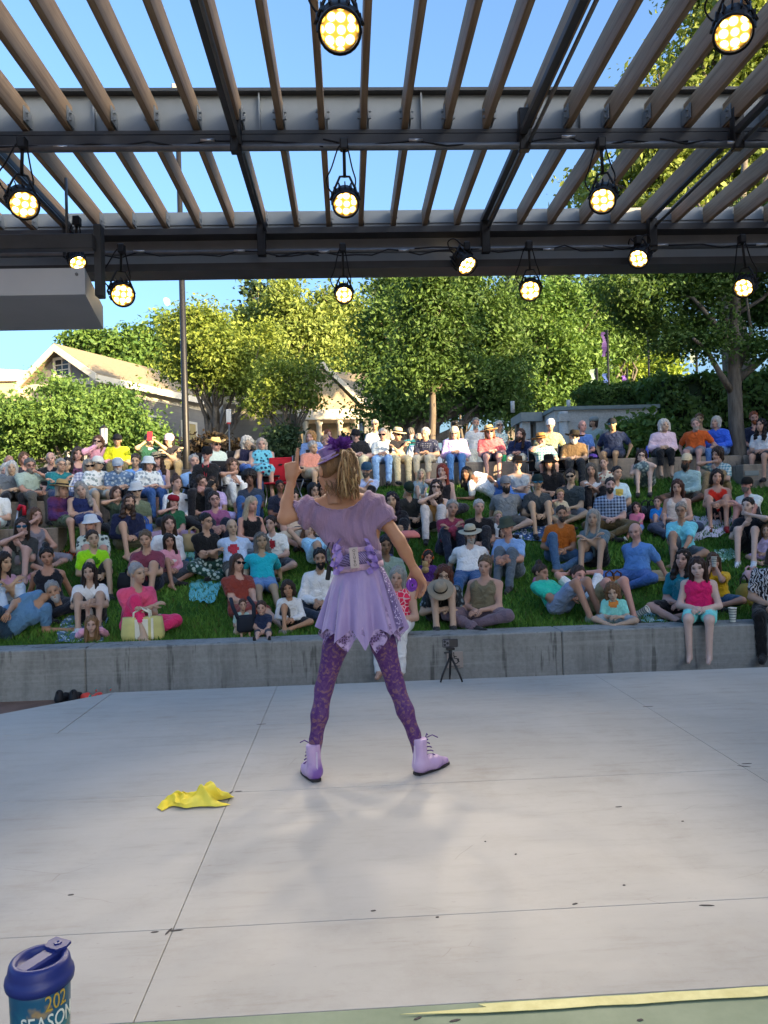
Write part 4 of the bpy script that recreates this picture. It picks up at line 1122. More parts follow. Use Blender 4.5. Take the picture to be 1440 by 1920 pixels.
LEGS = {  # knee, ankle (for x > 0), toe direction, pelvis, lean in degrees
    'K': ((.12, .25, .45), (.11, .43, .075), (0, 1, -.25), (0, 0, .12), 8),
    'C': ((.36, .27, .17), (-.03, .36, .08), (-.8, .3, 0), (0, 0, .12), 4),
    'E': ((.12, .42, .17), (.13, .82, .08), (.25, .5, 1), (0, 0, .12), -22),
    'B': ((.13, .55, .46), (.12, .74, .075), (0, 1, -.2), (0, .22, .12), -58),
    'W': ((.12, .30, .085), (.11, .33, -.34), (0, 1, -.1), (0, -.10, .12), 6),
    'H': ((.12, .34, .50), (.13, .38, .09), (0, 1, -.1), (0, -.05, .52), -4),
    'S': ((.10, .01, .48), (.11, -.02, .085), (.2, 1, -.1), (0, 0, .93), 0),
}
NP = [0]
def person(spec):
    head, label = spec.split('|'); label = label.strip()
    tk = head.split(); hxp, hyp = map(float, tk[0].split(',')); gk, lg, ar = tk[1:4]
    o = {}
    for t in tk[4:]:
        k_, v = t.split('='); o[k_] = v
    s = float(o.get('s', 1)) * .95; sk = SKINS[o.get('sk', 'a')]; wf = float(o.get('w', 1)); rs = random.Random(int(hxp * 7 + hyp * 13))
    sk = tuple(v * rs.uniform(.9, 1.1) for v in sk)
    mir = -1 if o.get('m') else 1
    tt = o.get('t', 'tee:888888').split(':'); bb = o.get('b', 'pants:223344').split(':')
    # ---- joints in local coordinates (facing +y)
    if lg in LEGS or lg == 'O':
        base_ = LEGS['K' if lg == 'O' else lg]
        pel = np.array(base_[3]); lean = float(o.get('lean', base_[4] + (-14 if ar == 'back' and lg in 'KCO' else 0)))
        kn, an, toe = [], [], []
        for sgn in (1, -1):
            lk = LEGS[('K' if sgn * mir > 0 else 'C')] if lg == 'O' else LEGS[lg]
            j = np.array([rs.uniform(-.03, .03), rs.uniform(-.03, .03), 0])
            kn.append(np.array(lk[0]) * (sgn, 1, 1) + j); an.append(np.array(lk[1]) * (sgn, 1, 1) + j * .7); toe.append(np.array(lk[2]) * (sgn, 1, 1))
        if lg == 'C': kn[1] = kn[1] + (0, .03, 0); an[0] = an[0] + (0, .08, .0); an[1] = an[1] + (0, -.03, 0)
        sp_l = .40 if lg in 'KCOEB' else .44
        if gk in 'bl': sp_l = .42
        dr = np.array([0, math.sin(R(lean)), math.cos(R(lean))])
        chest = pel + dr * sp_l
        hd_dir = np.array([0, math.sin(R(lean * .55)), math.cos(R(lean * .55))])
        hc = chest + dr * .055 + hd_dir * .175 + (0, .025, 0)
        if lg != 'S':
            lx = rs.uniform(-.045, .045); chest = chest + (lx, 0, 0); hc = hc + (lx * 1.5, rs.uniform(-.01, .03), -abs(lx) * .3)
        shx = .158 * wf
        sh = [chest + (shx * sg, -.01, -.022) for sg in (1, -1)]
        hips = [pel + (.09 * wf * sg, 0, 0) for sg in (1, -1)]
    elif lg == 'N':      # lying on one side, propped on an elbow
        pel = np.array([-.45 * mir, .02, .13]); chest = np.array([-.10 * mir, 0, .33]); hc = np.array([.12 * mir, .04, .50])
        sh = [np.array([.02 * mir, .10, .30]), np.array([-.05 * mir, -.02, .46])]
        hips = [pel + (0, .02, -.02), pel + (0, -.02, .08)]
        kn = [np.array([-.72 * mir, .30, .12]), np.array([-.62 * mir, .30, .40])]; an = [np.array([-1.02 * mir, .12, .07]), np.array([-.80 * mir, .46, .08])]
        toe = [np.array([-.4 * mir, .8, .2]), np.array([-.2 * mir, .9, -.1])]; lean = 0
    else:                # P: prone, chin in hands
        pel = np.array([0, -.52, .12]); chest = np.array([0, -.10, .22]); hc = np.array([0, .09, .37])
        sh = [np.array([.16, -.06, .22]), np.array([-.16, -.06, .22])]; hips = [pel + (.08, 0, 0), pel - (.08, 0, 0)]
        kn = [np.array([.1, -.92, .08]), np.array([-.1, -.92, .08])]; an = [np.array([.1, -1.05, .42]), np.array([-.12, -1.3, .08])]; toe = [np.array([0, -.3, 1]), np.array([0, -1, 0])]; lean = 0
    if gk in 'gc':      # the bank falls away toward the stage: legs follow it
        Ys = np.linspace(8.2, 14.0, 291); r_ = ray(hxp, hyp); hl_ = hc * s
        y0_ = float(o['Y']) if 'Y' in o else Ys[np.abs(lawn_z(Ys + hl_[1]) + hl_[2] - (CAM[2] + r_[2] * Ys / r_[1])).argmin()]
        y0_ = max(y0_, 8.9)
        def fall(p_): p_ = np.array(p_, float); return p_ + (0, 0, (float(lawn_z(y0_ - p_[1] * s)) - float(lawn_z(y0_))) / s)
        an = [fall(a_) for a_ in an]; kn = [k_ * .35 + fall(k_) * .65 if gk == 'g' else k_ for k_ in kn]
    # ---- arms
    hz = hc[2]; cz = chest
    L1, L2 = .27, .25
    pole = [np.array([.8, -.5, -.5]), np.array([-.8, -.5, -.5])]
    kz = (kn[0] + kn[1]) / 2
    if ar == 'knee': tg = [np.array([.03, kz[1] + .13, kz[2] - .08]), np.array([-.04, kz[1] + .15, kz[2] - .12])]
    elif ar == 'cross': tg = [np.array([-.06, kz[1] + .02, kz[2] + .06]), np.array([.06, kz[1] + .05, kz[2] + .04])] if lg in 'KO' else [np.array([-.10, cz[1] + .17, cz[2] - .19]), np.array([.10, cz[1] + .20, cz[2] - .22])]
    elif ar == 'back': tg = [np.array([.30, pel[1] - .30, .04]), np.array([-.30, pel[1] - .30, .04])]; pole = [np.array([.5, -1, 0]), np.array([-.5, -1, 0])]
    elif ar == 'chin':
        tg = [hc + (.035 * mir, .10, -.135), np.array([-.05 * mir, kz[1] - .02, kz[2] + .06])]
        if mir < 0: tg = tg[::-1]
    elif ar == 'face':
        tg = [hc + (.05 * mir, .115, -.05), np.array([-.05 * mir, pel[1] + .2, pel[2] + .1])]
        if mir < 0: tg = tg[::-1]
        pole = [np.array([1, .2, -.6]), np.array([-1, .2, -.6])]
    elif ar == 'phone': tg = [hc + (.06, .25, -.03), hc + (-.06, .25, -.03)]; pole = [np.array([1, -.1, -.7]), np.array([-1, -.1, -.7])]
    elif ar == 'head': tg = [hc + (.10, -.11, .03), hc + (-.10, -.11, .03)]; pole = [np.array([1, .1, .5]), np.array([-1, .1, .5])]
    elif ar == 'down': tg = [sh[0] + (.07, .03, -.5), sh[1] + (-.07, .03, -.5)]
    elif ar == 'prop': tg = [np.array([.20 * mir, .24, .04]), np.array([-.42 * mir, .22, .30])]; pole = [np.array([-.3 * mir, -.3, -1]), np.array([0, -.6, .2])]
    elif ar == 'cup': tg = [hc + (.035, .11, -.075), hc + (-.035, .11, -.075)]; pole = [np.array([.5, .3, -1]), np.array([-.5, .3, -1])]
    else: tg = [np.array([.045, pel[1] + .24, pel[2] + .09]), np.array([-.045, pel[1] + .27, pel[2] + .08])]
    el, wr = [], []
    for i in (0, 1):
        e_, w_ = ik(sh[i], tg[i], L1, L2, pole[i]); el.append(e_); wr.append(w_)
    # ---- shapes
    pr = []   # (a, b, ra, rb, region): 0 skin 1 top 2 bottom 3/4 shoes
    TOP, BOT = 1, 2
    dress = bb[0] == 'dress'
    wst = (pel + chest) / 2
    ax_ = (sh[0] - sh[1]); ax_ = ax_ / np.linalg.norm(ax_); hx_ = hips[0] - hips[1]; hx_ = hx_ / (np.linalg.norm(hx_) + 1e-9)
    up_ = chest - pel; up_ /= np.linalg.norm(up_)
    pr.append((chest - ax_ * .070 * wf - up_ * .085, chest + ax_ * .070 * wf - up_ * .085, .098 * wf, .098 * wf, TOP))
    pr.append((chest - ax_ * .085 * wf - up_ * .025, chest + ax_ * .085 * wf - up_ * .025, .066, .066, TOP))
    pr.append((wst - hx_ * .055 * wf, wst + hx_ * .055 * wf, .098 * wf, .098 * wf, TOP))
    pr.append((pel - hx_ * .080 * wf, pel + hx_ * .080 * wf, .105 * wf, .105 * wf, BOT))
    bandz = pel + up_ * .10
    pr.append((bandz - hx_ * .065 * wf, bandz + hx_ * .065 * wf, .100 * wf, .100 * wf, TOP))
    nk = chest + up_ * .0
    pr.append((nk, hc + (hc - chest) * -.35, .054, .047, 0))
    slv = {'tee': .62, 'long': 1, 'tank': 0}[tt[0]]
    for i in (0, 1):
        pr.append((chest - ax_ * (-.03 if i == 0 else .03) + up_ * .022, sh[i], .046, .052, TOP if slv else 0))
        pr.append((sh[i], el[i], .047, .038, 0)); pr.append((el[i], wr[i], .040, .027, 0))
        if slv:
            c_ = sh[i] + (el[i] - sh[i]) * min(1, slv); pr.append((sh[i], c_, .055, .056 if slv < 1 else .045, TOP))
            if slv == 1: pr.append((el[i], el[i] + (wr[i] - el[i]) * .9, .048, .038, TOP))
        pr.append((hips[i], kn[i], .082 * wf, .056, 0)); pr.append((kn[i], an[i], .052, .036, 0))
        td = toe[i] / np.linalg.norm(toe[i]); hl = an[i] - td * .03 - (0, 0, .025 if lg != 'E' else 0); to = an[i] + td * .155 - (0, 0, .035 if lg not in ('E', 'P') else -.0)
        barefoot = o.get('sh') == 'bare'
        if barefoot: pr.append((hl, to, .036, .026, 0))
        else: pr.append((hl, to, .042, .036, 3 + i))
        cov = {'shorts': .78, 'skirt': .95, 'dress': .95, 'pants': 2, 'capri': 1.6}[bb[0]]
        kk = hips[i] + (kn[i] - hips[i]) * min(1, cov); pr.append((hips[i], kk, .090 * wf, .076 if cov < 1 else .066, BOT))
        if cov > 1:
            pr.append((kn[i], kn[i] + (an[i] - kn[i]) * min(1, cov - 1) * .96, .062, .050, BOT))
    if bb[0] in ('skirt', 'dress'):
        m_k = (kn[0] + kn[1]) / 2; pr.append(((hips[0] + hips[1]) / 2, m_k - (m_k - pel) * .08, .12, .12, BOT))
    # ---- where it sits: solve the ray through the head
    r_ = ray(hxp, hyp); hl_ = hc * s
    if gk == 'g' or gk == 'c':
        Ys = np.linspace(8.2, 14.0, 581); gg = np.abs(lawn_z(Ys + hl_[1]) + hl_[2] - (CAM[2] + r_[2] * Ys / r_[1]))
        yh = Ys[gg.argmin()]
        yh = max(yh, {'K': 8.88, 'C': 8.76, 'E': 9.18, 'O': 8.88, 'B': 9.2, 'N': 8.78, 'P': 8.7}.get(lg, 8.6) * (1 if s > .8 else 1) - hl_[1] - (0 if s > .8 else .25))
        if 'Y' in o: yh = float(o['Y'])
        P = CAM + r_ * (yh / r_[1]); gy = yh + hl_[1]
        seat = np.array([P[0], gy, float(lawn_z(gy))])
        drop = seat[2] + hl_[2] - P[2]
    elif gk in 'wbl':
        yh = {'w': 8.18, 'b': 14.18, 'l': 12.72}[gk]; zt_ = {'w': .085, 'b': 2.31, 'l': 1.76}[gk]
        if o.get('l0'): yh, zt_ = 11.72, 1.33
        if 'Y' in o: yh = float(o['Y'])
        if 'z' in o: zt_ = float(o['z'])
        P = CAM + r_ * (yh / r_[1]); seat = np.array([P[0], yh + hl_[1], zt_]); drop = seat[2] + hl_[2] - P[2]
    else:  # standing on the plaza
        gz = 1.852; yh = (gz + hl_[2] - CAM[2]) * r_[1] / r_[2]
        if 'Y' in o: yh = float(o['Y'])
        P = CAM + r_ * (yh / r_[1]); seat = np.array([P[0], yh, gz]); drop = seat[2] + hl_[2] - P[2]
    # bend or stretch the trunk so the head meets the sight line
    k_t = 1.0
    if abs(drop) > .004 and lg not in ('N', 'P', 'S'):
        k_t = float(np.clip((hl_[2] - drop - pel[2] * s) / (hl_[2] - pel[2] * s), .72, 1.22))
    if lg == 'S' and abs(drop) > .004: s = s * float(np.clip(1 - drop / hl_[2], .8, 1.15))
    def W_(p_):
        p_ = np.array(p_, float); 
        return p_
    if k_t != 1.0:
        def tr(p_): 
            p_ = np.array(p_, float).copy(); hgt_ = p_[2] - pel[2]
            if hgt_ > 0: p_[2] = pel[2] + hgt_ * k_t
            return p_
        old_sh = sh; old_wr = wr
        sh = [tr(p_) for p_ in sh]; hc = tr(hc)
        # rebuild arms onto the moved shoulders
        tgs = [wr[i] if np.linalg.norm(wr[i] - old_sh[i]) and wr[i][2] < chest[2] - .05 else tr(wr[i]) for i in (0, 1)]
        nel, nwr = [], []
        for i in (0, 1):
            e_, w_ = ik(sh[i], tgs[i], L1, L2, pole[i]); nel.append(e_); nwr.append(w_)
        mp = {}
        def mv(p_):
            for a_, b_ in ((el[0], nel[0]), (el[1], nel[1]), (wr[0], nwr[0]), (wr[1], nwr[1])):
                if np.allclose(p_, a_): return b_
            return None
        new = []
        for a_, b_, ra, rb, rg in pr:
            new.append([a_, b_, ra, rb, rg])
        i0 = 6   # arm and leg shapes follow the trunk
        for q in new[:6]: q[0] = tr(q[0]); q[1] = tr(q[1])
        j = 6
        for i in (0, 1):
            cnt = 3 + (0 if not slv else (2 if slv == 1 else 1))
            seg = new[j:j + cnt]
            seg[0][0] = tr(seg[0][0]); seg[0][1] = sh[i]
            seg[1][0] = sh[i]; seg[1][1] = nel[i]; seg[2][0] = nel[i]; seg[2][1] = nwr[i]
            if slv:
                seg[3][0] = sh[i]; seg[3][1] = sh[i] + (nel[i] - sh[i]) * min(1, slv)
                if slv == 1: seg[4][0] = nel[i]; seg[4][1] = nel[i] + (nwr[i] - nel[i]) * .9
            j += cnt
            nleg = 4 + (1 if {'shorts': .78, 'skirt': .95, 'dress': .95, 'pants': 2, 'capri': 1.6}[bb[0]] > 1 else 0)
            j += nleg
        pr = [tuple(q) for q in new]; el, wr = nel, nwr
    vox = (.020 if seat[1] < 9.6 else .0255 if seat[1] < 12 else .031) * (1 if s > .8 else .72)
    pts = np.array([p_ for q in pr for p_ in q[:2]]); lo3, hi3 = pts.min(0) - .13, pts.max(0) + .13
    lo, ax3, n3 = grid(lo3, hi3, vox / s if s < .8 else vox)
    hvx = ax3[0][1] - ax3[0][0]
    G = np.meshgrid(*ax3, indexing='ij', sparse=True)
    D = [d_cone(G, a_, b_, ra, rb) for a_, b_, ra, rb, _ in pr]
    f = smin(D, .0105)
    V, Q = surfnet(f, lo, hvx)
    V = relax(V, Q, 1, .4)
    gv = (V[:, 0], V[:, 1], V[:, 2])
    Dv = np.stack([d_cone(gv, a_, b_, ra, rb) for a_, b_, ra, rb, _ in pr], 1)
    reg = np.array([q[4] for q in pr])[Dv.argmin(1)]
    N = vnormals(V, Q)
    # open neckline
    if tt[0] in ('tank', 'tee') or o.get('v'):
        dn = V - (chest + up_ * .05 + np.array([0, .085, 0])); rad_ = .085 if tt[0] == 'tank' else .058
        if tt[0] == 'long' : rad_ = .045
        reg = np.where((np.linalg.norm(dn * (1, 1, .9), axis=1) < rad_) & (reg == 1), 0, reg)
    # ---- body object
    yaw = math.atan2(.15 - seat[0], -(3.6 - seat[1])) ; face = -yaw * 0
    fwd = np.array([.15 - seat[0], 3.2 - seat[1]]); th = math.atan2(fwd[1], fwd[0]) - math.pi / 2
    th += R(float(o.get('y', rs.uniform(-24, 24))))
    tint = lambda c_: tuple(c_)
    lift_ = lambda c_: tuple(min(.82, v * 1.45 + .006) for v in c_); tcol = lift_(hx(tt[1])); bcol = lift_(hx(bb[1])); scol = hx(o['sh']) if o.get('sh', 'bare') != 'bare' else hx('2a2a2a')
    body_c = np.tile(np.array(sk), (len(V), 1)); body_c[reg == 1] = tcol; body_c[reg == 2] = bcol; body_c[reg >= 3] = scol
    lod = 0 if seat[1] < 10.5 else 1
    HV, HQ, T = HEADS[lod]
    hyw = R(float(o.get('hy', rs.uniform(-15, 15)))); hpt = R(float(o.get('hp', -5 + rs.uniform(-8, 6)))); hrl = R(float(o.get('hr', rs.uniform(-9, 9))))
    HM = (Matrix.Rotation(hyw, 4, 'Z') @ Matrix.Rotation(hpt, 4, 'X') @ Matrix.Rotation(hrl, 4, 'Y'))
    hs_ = 1.0 if s > .76 else (1.14 if s > .62 else 1.28)
    hs_ *= rs.uniform(.97, 1.03)
    HMn = np.array(HM)[:3, :3] * hs_
    hw = np.array([rs.uniform(.94, 1.06), 1, rs.uniform(.95, 1.05)])
    hv = (HV * hw) @ HMn.T + hc
    hc_col = np.tile(np.array(sk), (len(HV), 1))
    def blend(m, c_, a=1.0):
        nonlocal hc_col
        m = (m * a)[:, None]; hc_col = hc_col * (1 - m) + np.array(c_) * m
    hcol = hx(o['h'].split(':')[1]) if 'h' in o and ':' in o['h'] else (.1, .08, .06)
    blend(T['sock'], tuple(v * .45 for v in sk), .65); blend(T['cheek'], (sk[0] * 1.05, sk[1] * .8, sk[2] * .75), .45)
    blend(T['lip'], (sk[0] * .72, sk[1] * .42, sk[2] * .42), .75); blend(T['mouthline'], (sk[0] * .2, sk[1] * .1, sk[2] * .1), .7)
    blend(T['brow'], tuple(v * .6 for v in hcol), .75); blend(T['eye'], (.015, .012, .01), .9)
    parts = [(V, [Q], body_c), (hv, [HQ], hc_col)]
    hp_ = []
    for i in (0, 1):
        pd = {'knee': (-1 if i == 0 else 1, -.5, -.3), 'back': (0, 0, -1), 'chin': (0, -1, .3), 'face': (0, -1, 0), 'head': (0, 1, 0), 'phone': (-1 if i == 0 else 1, 0, 0), 'down': (-1 if i == 0 else 1, 0, 0), 'cross': (0, -.5, -1)}.get(ar, (-.5 if i == 0 else .5, -.2, -1))
        hand_into(hp_, wr[i], el[i], pd, 1.02, i == 1)
    for hv_, hf_ in hp_: parts.append((hv_, hf_, np.tile(np.array(sk), (len(hv_), 1))))
    off = 0; VV = []; FF = []; CC = []
    for v_, fl, c_ in parts:
        VV.append(v_); CC.append(c_); FF += [f_ + off for f_ in fl]; off += len(v_)
    VV = np.concatenate(VV) * s; CC = np.concatenate(CC)
    me_ = mesh('person', VV, FF, True)
    me_.color_attributes.new('Col', 'FLOAT_COLOR', 'POINT').data.foreach_set('color', np.concatenate([CC, np.ones((len(CC), 1))], 1).astype(np.float32).ravel())
    ob = link('person', me_, M_SKIN, None, seat)
    ob.rotation_euler.z = th
    # keep the head on its sight line after turning
    rz = rotz(th); hw_ = rz @ (hc * s)
    gp = np.array([P[0] - hw_[0], seat[1] if gk not in 'p' else P[1] - hw_[1], seat[2]])
    if gk in 'gc': gp[1] = P[1] - hw_[1]; gp[2] = float(lawn_z(gp[1]))
    ob.location = gp
    tag(ob, label, 'person', o.get('grp') or {'g': 'audience sitting on the lawn', 'c': 'audience sitting in chairs', 'w': 'audience sitting on the front wall', 'b': 'audience sitting on the top wall', 'l': 'audience sitting on the side walls', 'p': 'people standing behind the wall'}[gk])
    # ---- clothes: the clothed faces lifted off the body
    def garment(name, mask, col_, kind='plain', second=None, lift=.007, key=0):
        fm = mask[Q].sum(1) >= 3
        if fm.sum() < 6: return
        q_ = Q[fm]; us = np.unique(q_); mp_ = -np.ones(len(V), int); mp_[us] = np.arange(len(us))
        wr_ = .006 * np.sin(V[us, 0] * 37 + V[us, 2] * 29 + key + hxp) * np.sin(V[us, 1] * 33 + V[us, 2] * 27 + hyp)
        v_ = (V[us] + N[us] * (lift + wr_)[:, None]) * s
        g_ = link(name, mesh(name, v_, mp_[q_], True), cloth(kind), ob)
        g_.color = (*col_, 1)
        if second: g_['second_colour'] = [float(x_) for x_ in hx(second)]
        return g_
    garment('dress' if dress else 'shirt', (reg == 1) | ((reg == 2) & dress), tcol, tt[2] if len(tt) > 2 else 'plain', tt[3] if len(tt) > 3 else None, .008)
    if not dress: garment({'pants': 'trousers', 'capri': 'trousers'}.get(bb[0], bb[0]), reg == 2, bcol, bb[2] if len(bb) > 2 else 'plain', bb[3] if len(bb) > 3 else None, .006, 2)
    if 'prt' in o:
        pc_, pr_ = o['prt'].split(':'); fc = V[Q].mean(1); tgt = chest * (1, 1, 1) + np.array([rs.uniform(-.02, .02), 0, -.11 * (k_t if k_t < 1 else 1)])
        m_ = (np.hypot(fc[:, 0] - tgt[0], fc[:, 2] - tgt[2]) < float(pr_) * 1.35) & (N[Q].mean(1)[:, 1] > .3) & ((reg == 1)[Q].all(1))
        if m_.sum() > 2:
            q_ = Q[m_]; us = np.unique(q_); mp_ = -np.ones(len(V), int); mp_[us] = np.arange(len(us))
            pt_ = link('shirt_print', mesh('shirt_print', (V[us] + N[us] * .0165) * s, mp_[q_], True), cloth('plain'), ob); pt_.color = (*hx(pc_), 1)
    for i in (0, 1): garment('shoe', reg == 3 + i, scol, 'plain', None, .004)
    # ---- head gear
    HT = Matrix.Translation(Vector(hc * s)) @ HM.to_4x4() @ Matrix.Diagonal((hs_ * s * hw[0], hs_ * s, hs_ * s * hw[2], 1))
    def wear(nm, me2, col_=None):
        w_ = link(nm, me2, None, ob); w_.matrix_local = HT
        if col_: w_.color = (*col_, 1)
        return w_
    hst = o.get('h', 'none').split(':')
    if hst[0] != 'none': wear('hair', hair(hst[0]), hcol)
    if 'hat' in o:
        a_, b_ = o['hat'].split(':'); wear('hat', hat(a_), hx(b_))
        if a_ in ('straw', 'cowboy', 'bucket') and seat[1] < 12.5 or a_ == 'straw':
            if 'BAND' not in HATS: HATS['BAND'] = MB().lathe([(.0935, .06), (.0925, .075), (.0905, .085), (.0885, .085), (.0885, .06)], 22).me('hat_band', True)
            if a_ == 'straw':
                bnd = wear('hat_band', HATS['BAND'], (.02, .016, .014)); 
                if not len(HATS['BAND'].materials): HATS['BAND'].materials.append(M_HAT)
                bnd.matrix_local = HT @ Matrix.Translation((0, -.014, 0)) @ Matrix.Diagonal((1.02, 1.18, 1, 1))
    if 'g' in o: wear('sunglasses', SHADES if o['g'] == '1' else SHADES2)
    if 'e' in o: wear('glasses', SPECS)
    if 'bd' in o: wear('beard', hair('beard'), hx(o['bd']))
    if 'bbd' in o: wear('beard', hair('bigbeard'), hx(o['bbd']))
    if 'ph' in o: wear('headphones', HPH, hx(o['ph']))
    NP[0] += 1
    ob['_s'] = s
    return ob, dict(hc=hc * s, wr=[w_ * s for w_ in wr], kn=[k_ * s for k_ in kn], chest=chest * s, pel=pel * s, th=th)
